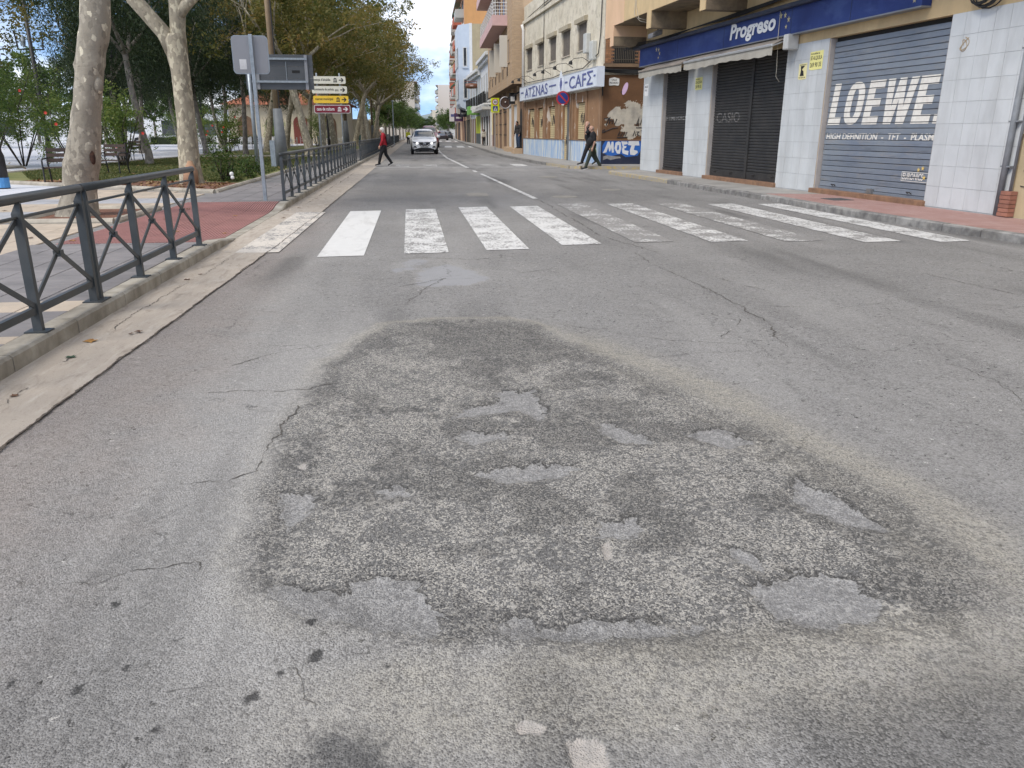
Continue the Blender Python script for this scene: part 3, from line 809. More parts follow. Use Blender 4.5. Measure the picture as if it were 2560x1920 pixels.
for i, b in enumerate([BED4]):
    o = struct(MB().prism(b, .0, .16).build('lawn', LAWN)); kerb_loop(b, o, .2, st=3.0)

# ---- right-hand pavements
CON = M('pavement_concrete', (.34, .325, .30), (.25, .24, .22), 1.6, .85, .002, 70, dirt=.25)
RK = [(8.5, -8), (8.4, 4), (8.22, 9.7), (8.05, 11.2), (7.85, 13.3), (7.85, 16.3), (7.6, 19.7), (7.46, 23.8), (7.12, 27.4), (7.05, 28.4), (7.3, 28.95), (8.2, 29.15), (40, 29.5)]
shop_walk = struct(MB().prism(RK + [(40, 24), (12, 24), (12, -8)], -.02, .112).build('pavement', CON))
KD = M('kerb_granite', (.29, .28, .26), (.13, .125, .12), 6, .8, .008, 30, rnd=.15, dirt=.5)
k = NT('kerb_yellow')
c = k.mix(k.ramp(k.noise(9, 7, .7), .38, .5), (.46, .34, .12), (.33, .30, .25))
KY = k.pbr(c, .8, 0, k.bump(k.noise(30), .008), .3)
def kerb_run(pts, parent, matf, st=.9, w_=.15, h=.118, side=1):
    for (x0, y0), (x1, y1) in zip(pts[:-1], pts[1:]):
        n = max(1, round(math.hypot(x1 - x0, y1 - y0) / st))
        for i in range(n):
            p = (x0 + (x1 - x0) * i / n, y0 + (y1 - y0) * i / n); q = (x0 + (x1 - x0) * (i + 1) / n, y0 + (y1 - y0) * (i + 1) / n)
            dz = rs.uniform(-.008, .006)
            kerb_stone(p, q, w_, h + dz, h + dz, matf(p), parent, side=side)
kk = struct(MB().box(9, 9.1, 0, .1, -.05, -.03).build('kerb', KD))
kerb_run([(x - .02, y) for x, y in RK[1:]][:11], kk, lambda p: KY if p[1] > 22.8 else KD)
# red ribbed pavement by the crossing
k = NT('red_pavement')
wv = k.n('ShaderNodeTexWave', wave_type='BANDS', bands_direction='X'); wv.inputs['Scale'].default_value = 7.5; k.l(k.pos, wv.inputs['Vector'])
w2 = k.n('ShaderNodeTexWave', wave_type='BANDS', bands_direction='Y'); w2.inputs['Scale'].default_value = 1.55; k.l(k.pos, w2.inputs['Vector'])
c = k.mix(k.ramp(k.noise(1.5, 6, .6), .35, .65), (.36, .215, .185), (.42, .275, .245))
c = k.mix(k.math('MULTIPLY', k.ramp(k.noise(6, 5, .6, .2, k.scaled((2.5, .7, 1))), .55, .68), .5), c, (.50, .38, .33))
c = k.mix(k.math('MULTIPLY', k.ramp(wv.outputs['Fac'], .35, .1), .5), c, (.16, .08, .07))
c = k.mix(k.math('MULTIPLY', k.ramp(w2.outputs['Fac'], .06, .02), .5), c, (.16, .08, .07))
REDP = k.pbr(c, .8, 0, k.bump(wv.outputs['Fac'], .006), .3)
m = MB().prism([(8.56, -8), (8.56, 4), (8.38, 9.7), (8.21, 11.2), (8.03, 13.3), (8.03, 16.3), (8.0, 17.4), (9.2, 17.1), (9.29, 17.0), (9.7, 12.1), (9.9, -8)], .10, .116)
m.build('ribbed_paving', REDP, shop_walk)
MB().box(8.55, 9.0, 15.4, 15.95, .11, .122).build('utility_cover', M('cast_iron', (.10, .10, .10), (.06, .06, .06), 30, .6, .003, 80), shop_walk)
AK = [(40, 32.1), (9.4, 32.25), (7.0, 32.75), (6.62, 33.1), (6.5, 34.0), (6.05, 39.1), (5.72, 49.6), (5.95, 62), (6.25, 75.5), (7.0, 110), (8.6, 160), (14, 320)]
atw = struct(MB().prism(AK + [(60, 320), (60, 32.1)], -.02, .128).build('pavement', CON))
k2 = struct(MB().box(9, 9.1, 33.5, 33.6, -.05, -.03).build('kerb', KD))
kerb_run(AK[1:8], k2, lambda p: KY if p[1] < 36 else KD, st=1.2, side=-1)
kerb_run(AK[7:11], k2, lambda p: KD, st=6, side=-1)
# ================================================================== SHOP WITH BLUE FASCIA
F = Fr((8.33, 28.9), (9.72, 12.2), 0)
shop = thing('shop_building', 'closed corner shop with long blue fascia, pale tiled pillars and roller shutters', 'building', (9.2, 20.5, .13))
OCH = M('ochre_render', (.60, .45, .25), (.52, .385, .215), 1.2, .85, .003, 40, dirt=.25)
PEA = M('peach_render', (.68, .46, .30), (.62, .42, .26), 1.0, .85, .003, 40, dirt=.15)
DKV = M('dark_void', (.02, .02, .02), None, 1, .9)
JAM = M('jamb_stone', (.40, .37, .35), (.33, .31, .29), 3, .6, .001, 60)
TIL = M('wall_tile', (.57, .588, .59), (.50, .52, .525), 1.1, .40, .0008, 30, rnd=.03, dirt=.26)
GRT = M('tile_grout', (.40, .41, .412), (.33, .34, .34), 5, .9)
SIL = M('brown_sill', (.27, .155, .09), (.17, .10, .065), 6, .7, .003, 40)
TOP = 3.42
# wall core (behind the tiles) with real openings
m = MB()
PIL = [(.0, 1.8), (3.8, 5.48), (9.54, 11.26), (14.96, 16.95)]
for a, b in PIL: m.fbox(F, a, b, -.40, -.012, .02, TOP)
m.fbox(F, 0, 16.95, -.40, -.014, TOP, 6.2)
m.fbox(F, 0, 16.95, -9, -.40, .02, .05)
m.fbox(F, .0, .3, -9, -.401, .02, 6.2)
m.build('wall', OCH, shop)
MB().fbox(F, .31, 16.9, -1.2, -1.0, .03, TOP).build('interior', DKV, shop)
# jamb linings (far-side reveals seen from the road)
for a, b in [(1.8, 3.8), (5.48, 9.54), (11.26, 14.96)]:
    MB().fbox(F, a + .001, a + .03, -.39, -.02, .13, TOP - .01).build('jamb', JAM, shop)
    MB().fbox(F, b - .03, b - .001, -.39, -.02, .13, TOP - .01).build('jamb', JAM, shop)
# tiles
tm = {}
for (a, b), ex in zip(PIL, (0, 0, 0, 0)):
    m0 = MB().fbox(F, a + .002, b - .002, -.0119, -.006, .10, TOP); m0.build('tile_bed', GRT, shop)
    n = max(1, round((b - a) / .36)); w_ = (b - a) / n
    for i in range(n):
        for j in range(9):
            z0 = .13 + j * .3655
            MB().fbox(F, a + i * w_ + .0028, a + (i + 1) * w_ - .0028, -.006, rs.uniform(-.0012, .0012), z0 + .0028, z0 + .3628).build('tile', TIL, shop)
# the end wall of the corner pillar, facing the side street
E_ = Fr((8.33, 28.9), (16.0, 29.55), 0, out=(0, 1))
m = MB()
m.fbox(E_, .02, 7.5, -.2, .0, .05, 6.2); m.build('wall', OCH, shop)
for i in range(4):
    for j in range(9):
        z0 = .13 + j * .3655
        MB().fbox(E_, i * .37 + .003, (i + 1) * .37 - .003, .001, .009, z0 + .0025, z0 + .363).build('tile', TIL, shop)
# sills
for a, b in [(1.72, 3.84), (5.40, 9.58), (11.18, 13.3), (13.31, 15.0)]:
    MB().fbox(F, a, b, -.38, .07, .10, .215).build('sill', SIL, shop, bevel=.008)
# ---- roller shutters
def shutter(a, b, z0, z1, d, pitch, mat, parts, name='roller_shutter'):
    root = MB().fbox(F, a, b, d - .06, d - .045, z0, z1).build(name, DKV, shop)
    n = int((z1 - z0) / pitch)
    joined = MB()
    for i in range(n):
        q0 = z0 + i * pitch + .0035; q1 = z0 + (i + 1) * pitch - .0035
        dd0 = d; d = d + (rs.uniform(-.003, .003) if parts else 0)
        prof = [(d - .04, q0), (d - .010, q0 + .001), (d, q0 + pitch * (.07 if parts else .2)), (d, q1 - pitch * (.07 if parts else .18)), (d - .010, q1 - .001), (d - .04, q1)]
        mb = MB() if parts else joined
        vs = [F.P(a + .01, dd, z) for dd, z in prof] + [F.P(b - .01, dd, z) for dd, z in prof]
        mb.add(vs, [tuple(range(6)), tuple(range(11, 5, -1))] + [(t, (t + 1) % 6, (t + 1) % 6 + 6, t + 6) for t in range(6)])
        if parts: mb.build('slat', mat, root)
        d = dd0
    if not parts: joined.build('slat_curtain', mat, root)
    return root, n
k = NT('shutter_steel_blue')
c = k.mix(k.ramp(k.noise(1.1, 6, .6), .35, .65), (.18, .212, .262), (.235, .265, .30))
c = k.mix(k.math('MULTIPLY', k.ramp(k.noise(4, 7, .7, .5, k.scaled((1, .5, 3))), .52, .66), .6), c, (.27, .26, .25))
c = k.mix(k.math('MULTIPLY', k.ramp(k.noise(3, 7, .7, .4, k.scaled((1, .4, 4))), .55, .68), .5), c, (.09, .10, .12))
hs_ = k.n('ShaderNodeHueSaturation'); k.put(hs_.inputs['Value'], k.math('MULTIPLY_ADD', k.rnd(), .22, .89)); k.put(hs_.inputs['Color'], c); c = hs_.outputs[0]
SHB = k.pbr(c, .5, .25, k.bump(k.noise(50), .001), .5)
SHK = M('shutter_black', (.028, .028, .029), (.045, .043, .041), 3, .5, metal=.1)
LZ0, LP_ = .27, .1135
lo, nL = shutter(11.30, 14.92, LZ0, 3.44, -.12, LP_, SHB, True)
MB().fbox(F, 11.3, 14.92, -.125, -.105, .215, .27).build('bottom_rail', SHB, lo)
s1, _ = shutter(1.84, 3.76, .30, TOP, -.13, .078, SHK, False)
MB().fbox(F, 1.85, 3.75, -.14, -.12, .215, .30).build('bottom_rail', SHK, s1)
s2, _ = shutter(5.52, 7.66, .42, TOP, -.13, .078, SHK, False)
MB().fbox(F, 5.53, 7.65, -.14, -.12, .215, .42).build('bottom_rail', SHK, s2)
s3, _ = shutter(7.78, 9.50, .42, TOP, -.13, .078, SHK, False)
MB().fbox(F, 7.79, 9.49, -.14, -.12, .215, .42).build('bottom_rail', SHK, s3)
MB().fbox(F, 7.66, 7.78, -.20, -.10, .2, TOP).build('shutter_post', SHK, shop)
HW = M('handle_steel', (.35, .35, .34), None, 1, .4, metal=.8)
for (r_, a, d, z) in [(s1, 2.2, -.12, .33), (s1, 3.3, -.12, .33), (s2, 5.9, -.12, .33), (s2, 6.9, -.12, .33), (s3, 8.2, -.12, .33), (s3, 9.2, -.12, .33), (lo, 11.9, -.105, .30), (lo, 14.4, -.105, .30)]:
    MB().tube([F.P(a - .05, d, z), F.P(a - .05, d + .04, z + .03), F.P(a + .05, d + .04, z + .03), F.P(a + .05, d, z)], .01, 6).build('handle', SHK, r_)
MB().fbox(F, 13.15, 13.3, -.105, -.04, .22, .32).build('lock', HW, lo)
# ---- lettering painted on the slats (cut at every gap between slats)
def slat_text(txt, s0, z0, w_, h_, off, shear, mat, root, z_base, pitch, d, smax, name='lettering'):
    if isinstance(txt, str): v, f = text_mesh(txt, w_, h_, off, shear)
    else:
        v, f = txt; v = v / v.max(0) * np.array([w_, h_])
    bm = bmesh.new()
    vs = [bm.verts.new((x + s0, y + z0, 0)) for x, y in v]
    for q in f:
        try: bm.faces.new([vs[i] for i in q])
        except ValueError: pass
    src = bpy.data.meshes.new('tmp'); bm.to_mesh(src); bm.free()
    m = MB()
    i0 = int((z0 - z_base) / pitch); i1 = int((z0 + h_ - z_base) / pitch) + 1
    for i in range(i0, i1 + 1):
        lo_, hi_ = z_base + i * pitch + .008, z_base + (i + 1) * pitch - .008
        b2 = bmesh.new(); b2.from_mesh(src)
        for co, no in (((0, lo_, 0), (0, -1, 0)), ((0, hi_, 0), (0, 1, 0)), ((smax, 0, 0), (1, 0, 0))):
            bmesh.ops.bisect_plane(b2, geom=b2.verts[:] + b2.edges[:] + b2.faces[:], plane_co=co, plane_no=no, clear_outer=True)
        b2.verts.index_update()
        m.add([F.P(q.co.x, d, q.co.y) for q in b2.verts], [tuple(x.index for x in q.verts) for q in b2.faces])
        b2.free()
    bpy.data.meshes.remove(src)
    if m.f: return m.build(name, mat, root)
LWH = M('letter_white', (.74, .72, .66), (.64, .61, .55), 9, .7)
LGR = M('letter_faded', (.17, .16, .15), (.10, .098, .095), 9, .7)
LGY = M('letter_grey', (.30, .29, .28), (.22, .22, .21), 9, .7)
LYE = M('letter_yellow', (.72, .52, .16), (.60, .44, .16), 9, .7)
dL = -.112
def loewe():
    P_ = []; x = 0
    def L_(w_): return [[(0, 0), (w_, 0), (w_, .19), (.25, .19), (.25, 1), (0, 1)]]
    def E_l(w_): return [[(0, 0), (w_, 0), (w_, .19), (.25, .19), (.25, .41), (w_ - .04, .41), (w_ - .04, .59), (.25, .59), (.25, .81), (w_, .81), (w_, 1), (0, 1)]]
    def O_(w_):
        o = [(w_ / 2 + w_ / 2 * math.copysign(abs(math.cos(t)) ** .75, math.cos(t)), .5 + .5 * math.copysign(abs(math.sin(t)) ** .75, math.sin(t))) for t in np.linspace(0, 2 * math.pi, 29)[:-1]]
        i = [(w_ / 2 + (w_ / 2 - .235) * math.copysign(abs(math.cos(t)) ** .75, math.cos(t)), .5 + .33 * math.copysign(abs(math.sin(t)) ** .75, math.sin(t))) for t in np.linspace(0, 2 * math.pi, 29)[:-1]]
        return [[o[q], o[(q + 1) % 28], i[(q + 1) % 28], i[q]] for q in range(28)]
    def W_(w_): return [[(.0, 1), (.24, 1), (.29, .36), (.38, 1), (.60, 1), (.68, .36), (.75, 1), (.99, 1), (.82, 0), (.56, 0), (.49, .55), (.40, 0), (.14, 0)]]
    for fn, w_, adv in [(L_, .5, .58), (O_, .68, .78), (E_l, .55, .63), (W_, .97, 1.05), (E_l, .55, .66)]:
        for q in fn(w_): P_.append([(a + x, b) for a, b in q])
        x += adv
    P_.append([(x, 0), (x + .2, 0), (x + .2, .19), (x, .19)])
    vs, fs = [], []
    for q in P_:
        fs.append(tuple(range(len(vs), len(vs) + len(q))))
        vs += [(a + .16 * b, b) for a, b in q]
    return np.array(vs), fs
slat_text(loewe(), 11.36, 1.60, 3.56, .86, 0, 0, LWH, lo, LZ0, LP_, dL, 14.9)
slat_text('HIGH DEFINITION  -  TFT  -  PLASMA', 11.38, 1.288, 3.60, .135, .024, .1, LWH, lo, LZ0, LP_, dL, 14.9)
slat_text('EURONICS', 14.12, .56, .58, .13, .02, .1, LWH, lo, LZ0, LP_, dL, 14.9)
m = MB()
for a, b, z0, z1 in [(14.09, 14.9, .53, .54), (14.09, 14.9, .70, .71), (14.09, 14.10, .54, .70)]: m.fbox(F, a, b, dL, dL + .002, z0, z1)
m.build('logo_frame', LWH, lo)
def star(fr, s0, z0, r, d, m, n=5):
    pts = [(s0 + (r if i % 2 == 0 else r * .42) * math.sin(math.pi * i / n), z0 + (r if i % 2 == 0 else r * .42) * math.cos(math.pi * i / n)) for i in range(2 * n)]
    vs = [fr.P(a, d, z) for a, z in pts] + [fr.P(s0, d, z0)]
    m.add(vs, [(i, (i + 1) % (2 * n), 2 * n) for i in range(2 * n)])
m = MB()
for a, z in [(14.55, .76), (14.66, .79), (14.73, .62)]: star(F, a, z, .05, dL + .003, m)
m.build('logo_stars', LYE, lo)
slat_text('(F TIME FORCE', 1.87, 1.78, 1.72, .17, .01, .1, LGY, s1, .30, .078, -.126, 3.75)
slat_text('CASIO', 5.72, 1.71, 1.42, .27, .01, 0, LGR, s2, .42, .078, -.126, 7.65)

# ---- blue fascia sign
k = NT('fascia_blue')
c = k.mix(k.ramp(k.noise(.9, 6, .6, .3, k.scaled((1, 1, .5))), .35, .65), (.018, .032, .135), (.03, .055, .19))
c = k.mix(k.math('MULTIPLY', k.ramp(k.noise(2.6, 7, .6, .3, k.scaled((1, .4, 1))), .5, .62), .35), c, (.07, .11, .26))
BLU = k.pbr(c, .45, 0, None, .25)
BDK = M('fascia_rail', (.02, .026, .05), (.035, .04, .06), 3, .5)
sg = MB().fbox(F, -.02, 14.35, -.005, .20, 3.64, 4.20).build('fascia_sign', BLU, shop)
MB().fbox(F, -.42, 14.4, -.005, .33, 4.20, 4.30).build('fascia_top_rail', BDK, sg, bevel=.02)
MB().fbox(F, -.03, 14.36, -.004, .212, 3.615, 3.642).build('fascia_bottom_rail', M('fascia_trim', (.22, .23, .25), None, 1, .5, metal=.3), sg)
m = MB()
for a in (3.3, 6.45, 9.9, 12.2): m.fbox(F, a, a + .012, .2, .204, 3.645, 4.198)
m.build('panel_joint', BDK, sg)
m = MB(); ftext(m, F, 'Progreso', 6.84, 3.69, .215, .50, 2.38, .035, .14); m.build('lettering', M('sign_white', (.75, .75, .74), None, 1, .5), sg)
m = MB()
for a, z, r in [(9.42, 4.09, .085), (9.62, 4.08, .075), (9.79, 3.97, .08), (9.70, 3.82, .06), (1.55, 4.06, .085), (1.75, 4.04, .075), (1.84, 3.92, .075), (1.74, 3.80, .055), (13.75, 4.0, .08), (14.0, 3.9, .07), (14.15, 3.76, .06)]:
    star(F, a, z, r, .208, m)
m.build('stars', M('star_gold', (.50, .44, .26), None, 1, .5, metal=.2), sg)

# ---- retracted awnings
AWN = M('awning_canvas', (.27, .235, .20), (.21, .185, .16), 3, .9, .004, 20)
AWL = M('awning_valance', (.36, .34, .29), (.29, .27, .23), 3, .9, .004, 20)
ALU = M('awning_aluminium', (.62, .62, .61), (.5, .5, .5), 3, .35, metal=.6)
def awning(a, b, nm):
    r_ = MB().tube([F.P(a, .10, 3.57), F.P(b, .10, 3.57)], .055, 12).build('awning', AWN, shop, smooth=True)
    n = 24
    vs = []
    for i in range(n + 1):
        t = a + (b - a) * i / n
        vs += [F.P(t, .10, 3.62), F.P(t, .52, 3.43), F.P(t, .53, 3.425), F.P(t, .535, 3.22 - .03 * math.sin(i * 1.1) ** 2 - .02 * math.sin(i * .37))]
    MB().add(vs, [(4 * i, 4 * i + 1, 4 * i + 5, 4 * i + 4) for i in range(n)]).build('canopy', AWN, r_, smooth=True)
    MB().add(vs, [(4 * i + 2, 4 * i + 3, 4 * i + 7, 4 * i + 6) for i in range(n)]).build('valance', AWL, r_, smooth=True)
    MB().fbox(F, a, b, .50, .56, 3.385, 3.445).build('front_bar', ALU if nm else AWN, r_, bevel=.012)
    for t in (a + .03, b - .03):
        MB().fbox(F, t - .03, t + .03, -.003, .14, 3.50, 3.66).build('end_bracket', ALU, r_)
        MB().bar(F.P(t, .1, 3.55), F.P(t, .5, 3.41), .03).build('arm', ALU, r_)
    return r_
awning(.85, 4.45, 0)
aw2 = awning(4.62, 9.75, 1)
MB().fbox(F, 9.78, 10.0, -.003, .30, 3.30, 3.64).build('motor_box', M('box_white', (.6, .6, .58), (.5, .5, .48), 4, .5), aw2, bevel=.03)
m = MB(); m.tube([F.P(9.4, .22, 4.3), F.P(9.42, .23, 3.6), F.P(9.5, .25, 3.2), F.P(9.44, .2, 2.95), F.P(9.3, .12, 2.75), F.P(9.36, .05, 2.62)], .008, 5)
m.build('loose_cord', M('cord_cream', (.55, .5, .4), None, 1, .8), shop, smooth=True)

# ---- notices stuck on the pillars
YEL = M('notice_yellow', (.78, .72, .28), (.70, .66, .27), 8, .7)
INK = M('notice_ink', (.02, .02, .02), None, 1, .7)
def notice(a, z0, w_, h_, lines, mat=YEL):
    nb = MB().fprism(F, [(a, z0 + .02), (a + w_ * .2, z0), (a + w_, z0 + .005), (a + w_, z0 + h_), (a, z0 + h_ - .01)], .002, .006).build('notice', mat, shop)
    m = MB()
    for t, zz, hh, ww in lines: ftext(m, F, t, a + .03, z0 + zz, .0075, hh, ww, .015)
    m.build('print', INK, nb)
    return nb
notice(10.55, 2.80, .52, .40, [('SE ALQUILA', .20, .10, .46), ('269 90 35', .06, .10, .44), ('inmobiliaria', .33, .04, .36)])
notice(4.36, 2.66, .50, .36, [('SE ALQUILA', .17, .09, .44), ('269 90 35', .05, .09, .40), ('inmobiliaria', .29, .04, .3)])
nb = notice(10.12, 2.62, .34, .36, [('VIDEOVIGILANCIA', .31, .025, .28), ('PROSEGUIR', .03, .03, .28)], M('notice_cream', (.75, .68, .36), None, 8, .7))
m = MB().fprism(F, [(10.19, 2.70), (10.36, 2.70), (10.33, 2.80), (10.26, 2.84), (10.38, 2.92), (10.20, 2.92), (10.22, 2.82)], .0075, .008); m.build('pictogram', INK, nb)
nw = notice(.12, 2.66, .34, .40, [('MERCADO', .27, .07, .28), ('DE ELLA', .16, .06, .2)], M('notice_white', (.7, .7, .7), None, 8, .7))
# graffiti scribble
m = MB(); pts = [F.P(15.35 + .11 * math.sin(t * 2.3) * (1 - t / 14), .004, 2.92 + .10 * math.cos(t * 1.7 + .4) - t * .006) for t in np.linspace(0, 8, 40)]
m.tube(pts, .007, 4); m.build('scribble', M('scribble_tan', (.38, .30, .2), None, 1, .8), shop)

# ---- projecting upper storey on beams
B0 = 4.98
GRM_SHD = M('shaded_stained_concrete', (.27, .21, .135), (.15, .115, .08), 3, .9, .006, 25, dirt=.4)  # stained concrete, with the shade under the overhang darkened into its colour
m = MB()
UP = 1.16
ba = Fr((8.33, 28.9), (9.72, 12.2), 0)
m.fbox(F, -.1, 24, .0, UP, B0, B0 + .0001 + 6.0)
up = m.build('upper_storey', OCH, shop)
MB().fbox(F, -.1, 24, .01, UP - .02, B0 - .012, B0 - .002).build('soffit', GRM_SHD, shop)
MB().fbox(F, -1.05, -.1, -.2, UP + .004, 4.62, 11).build('corner_bay', PEA, shop)
MB().fbox(F, -.10, .9, UP, UP + .006, 4.96, 10.9).build('corner_bay_face', PEA, shop)
for a in (-.45, 3.05, 6.9, 10.6, 14.3):
    zb = 4.32 if a < 0 else 4.50
    bm_o = MB().fbox(F, a, a + .34, -.2, UP - .01, zb, B0 + .03).build('beam', GRM_SHD, shop)
    MB().fbox(F, a - .002, a + .342, UP - .01, UP + .012, zb - .002, B0 + .02).build('beam_face', PEA if a < 0 else OCH, bm_o)
# cables under the overhang and a floodlight
CAB = M('cable_black', (.02, .02, .02), None, 1, .7)
m = MB()
for q in range(5):
    m.tube([F.P(-1, .3 + q * .04, 4.45 - q * .05), F.P(1.5, .2, 4.38 - .03 * q), F.P(4, .12, 4.42), F.P(7.5, .1 + .02 * q, 4.5 - .03 * q), F.P(11, .12, 4.55), F.P(16.9, .12, 4.4)], .013, 5)
m.build('cable', CAB, shop, smooth=True)
fl = MB().fbox(F, 2.35, 2.75, .5, .85, 4.40, 4.58, 4.28, 4.42).build('floodlight', M('lamp_grey', (.30, .30, .31), (.2, .2, .2), 5, .5, metal=.4), shop, bevel=.03)
MB().bar(F.P(2.55, .6, 4.5), F.P(2.55, .5, 5.0), .03).build('bracket', CAB, fl)
m = MB(); m.tube([F.P(2.0, UP + .02, 6.8), F.P(2.02, UP + .03, 5.6), F.P(1.98, UP + .03, 5.05), F.P(2.15, UP - .1, 4.84), F.P(2.4, .8, 4.75)], .012, 5); m.tube([F.P(2.06, UP + .02, 6.8), F.P(2.1, UP + .03, 5.3), F.P(2.3, UP, 4.9), F.P(2.45, .8, 4.8)], .01, 5)
m.build('loose_wire', M('wire_pale', (.5, .45, .36), None, 1, .8), shop, smooth=True)
m = MB()
for q in range(7):
    c0 = 15.9 + .04 * q
    m.tube([F.P(c0 - .3 + .20 * math.cos(t) * (1 + .1 * q), .07 + .02 * (q % 3), 3.62 + (.10 + .02 * q) * math.sin(t)) for t in np.linspace(0, 6.2, 14)], .012, 5)
m.build('cable_coil', CAB, shop, smooth=True)

# ---- drainpipe, conduit and neighbour's wall
PIP = M('pipe_grey', (.22, .235, .25), (.16, .17, .18), 6, .6, .002, 60)
dp = thing('drainpipe', 'grey metal drainpipe with black upper sleeve beside the tiled pillar', 'drainpipe', F.P(16.78, .06, .13))
MB().cyl(F.P(16.78, .06, .13), F.P(16.80, .06, 2.85), .048, n=14).build('pipe', PIP, dp, smooth=True)
MB().cyl(F.P(16.80, .06, 2.85), F.P(16.84, .06, 4.4), .056, n=14).build('sleeve', CAB, dp, smooth=True)
for z in (.9, 1.6, 2.7): MB().fbox(F, 16.70, 16.90, .0, .075, z, z + .025).build('clamp', PIP, dp)
cd = thing('conduit', 'thin grey conduit rising from a red brick stub by the wall', 'conduit', F.P(16.99, .05, .13))
MB().cyl(F.P(16.98, .06, .5), F.P(17.02, .06, 4.2), .022, n=10).build('pipe', PIP, cd, smooth=True)
BR = M('brick_red', (.33, .15, .10), (.24, .11, .08), 8, .85, .003, 50, rnd=.15)
for j in range(6):
    MB().fbox(F, 16.86 + .01 * (j % 2), 17.08, .0, .13, .13 + j * .068, .19 + j * .068).build('brick', BR, cd)
NB = M('neighbour_stone', (.50, .455, .40), (.42, .38, .33), 1.2, .8, .002, 40, dirt=.2)
NBL = M('neighbour_plinth', (.50, .40, .25), (.42, .34, .21), 1.6, .85, .002, 40, dirt=.35)
nbh = thing('neighbour_house', 'beige rendered house front beyond the drainpipe with ochre plinth', 'building', F.P(20, 0, .13))
MB().fbox(F, 16.96, 40, -6, -.03, 1.45, 9).build('wall', NB, nbh)
MB().fbox(F, 16.97, 40, -6, -.01, .05, 1.42).build('plinth', NBL, nbh)
MB().fbox(F, 16.97, 40, -.02, .03, 1.42, 1.47).build('ledge', NB, nbh)
m = MB(); m.tube([F.P(17.22, .0, 1.25), F.P(17.2, .0, 1.05), F.P(17.12, .0, .85)], .009, 4); m.tube([F.P(17.1, .0, .62), F.P(17.3, .0, .6), F.P(17.34, .0, .72)], .007, 4); m.build('scribble', INK, nbh)
# ================================================================== CAFE BUILDING (white sign) ACROSS THE SIDE STREET
G = Fr((8.08, 34.2), (7.11, 51.15), 0)
caf = thing('cafe_building', 'closed cafe with white lettered sign, peeling cream upper wall and graffitied side', 'building', (9.5, 42.5, .13))
k = NT('cream_peeling')
c = k.mix(k.ramp(k.noise(.9, 7, .65), .35, .65), (.66, .61, .50), (.54, .49, .38))
c = k.mix(k.math('MULTIPLY', k.ramp(k.noise(3.4, 8, .75, .5), .50, .60), .6), c, (.36, .32, .25))
c = k.mix(k.math('MULTIPLY', k.ramp(k.noise(1.8, 8, .7, .5, k.scaled((1.5, 1.5, .4))), .58, .7), .5), c, (.38, .27, .19))
CRM = k.pbr(c, .9, 0, k.bump(k.noise(18, 7, .65), .012), .2)
BRN = M('brown_render', (.29, .175, .10), (.21, .125, .07), 1.6, .85, .004, 30, dirt=.25)
k = NT('brown_flaking')
c = k.mix(k.ramp(k.noise(1.6, 5, .6), .3, .7), (.30, .18, .10), (.225, .13, .075))
c = k.mix(k.ramp(k.noise(1.9, 9, .6, .4, k.scaled((1.5, 1.5, .6))), .60, .625), c, (.55, .50, .44))
BRF = k.pbr(c, .85, 0, k.bump(k.noise(30), .004), .2)
k = NT('blue_dado')
c = k.mix(k.ramp(k.noise(2.2, 7, .65, .5, k.scaled((1.6, 1.6, .35))), .42, .58), (.28, .40, .58), (.54, .57, .56))
DAD = k.pbr(c, .85, 0, k.bump(k.noise(30), .003), .2)
ROL = M('blind_brown', (.20, .175, .145), (.17, .145, .12), 3, .7)
BEI = M('shutter_beige', (.58, .47, .27), (.50, .40, .23), 2, .7, .001, 40, dirt=.2)
# core with openings: upper windows recessed boxes are cut by building the wall in strips
WIN = [(14.56, 16.09), (11.45, 12.9), (8.54, 9.96), (5.66, 7.21), (2.75, 4.22)]
m = MB()
m.fbox(G, 0, 17.0, -.25, 0, 3.2, 4.98)
m.fbox(G, 0, 17.0, -.25, 0, 6.13, 8.6)
edges = sorted([0] + [t for w_ in WIN for t in w_] + [17.0])
for a, b in zip(edges[::2], edges[1::2]): m.fbox(G, a, b, -.25, 0, 4.98, 6.13)
m.fbox(G, .01, 17.0, -8, -.251, 3.21, 8.6)
m.build('upper_wall', CRM, caf)
for a, b in WIN:
    wq = MB().fbox(G, a, b, -.12, -.10, 4.98, 6.13).build('window', DKV, caf)
    m = MB(); n = 22
    for i in range(n):
        z = 4.98 + i * 1.15 / n
        m.fbox(G, a + .02, b - .02, -.09, -.05, z + .004, z + 1.15 / n - .004, z + .0, z + 1.15 / n - .014)
    m.build('blind', ROL, wq)
    MB().fbox(G, a - .14, b + .14, -.01, .17, 6.14, 6.36, 6.12, 6.31).build('lintel', M('lintel_stone', (.42, .37, .27), (.33, .29, .21), 4, .85, .004, 30, dirt=.3), caf)
    MB().fbox(G, a - .05, b + .05, -.2, .05, 4.93, 4.98).build('sill', M('sill_stone', (.42, .37, .30), None, 4, .85), caf)
MB().fbox(G, -.05, 17.05, -.05, .12, 7.62, 7.80).build('ledge', CRM, caf)
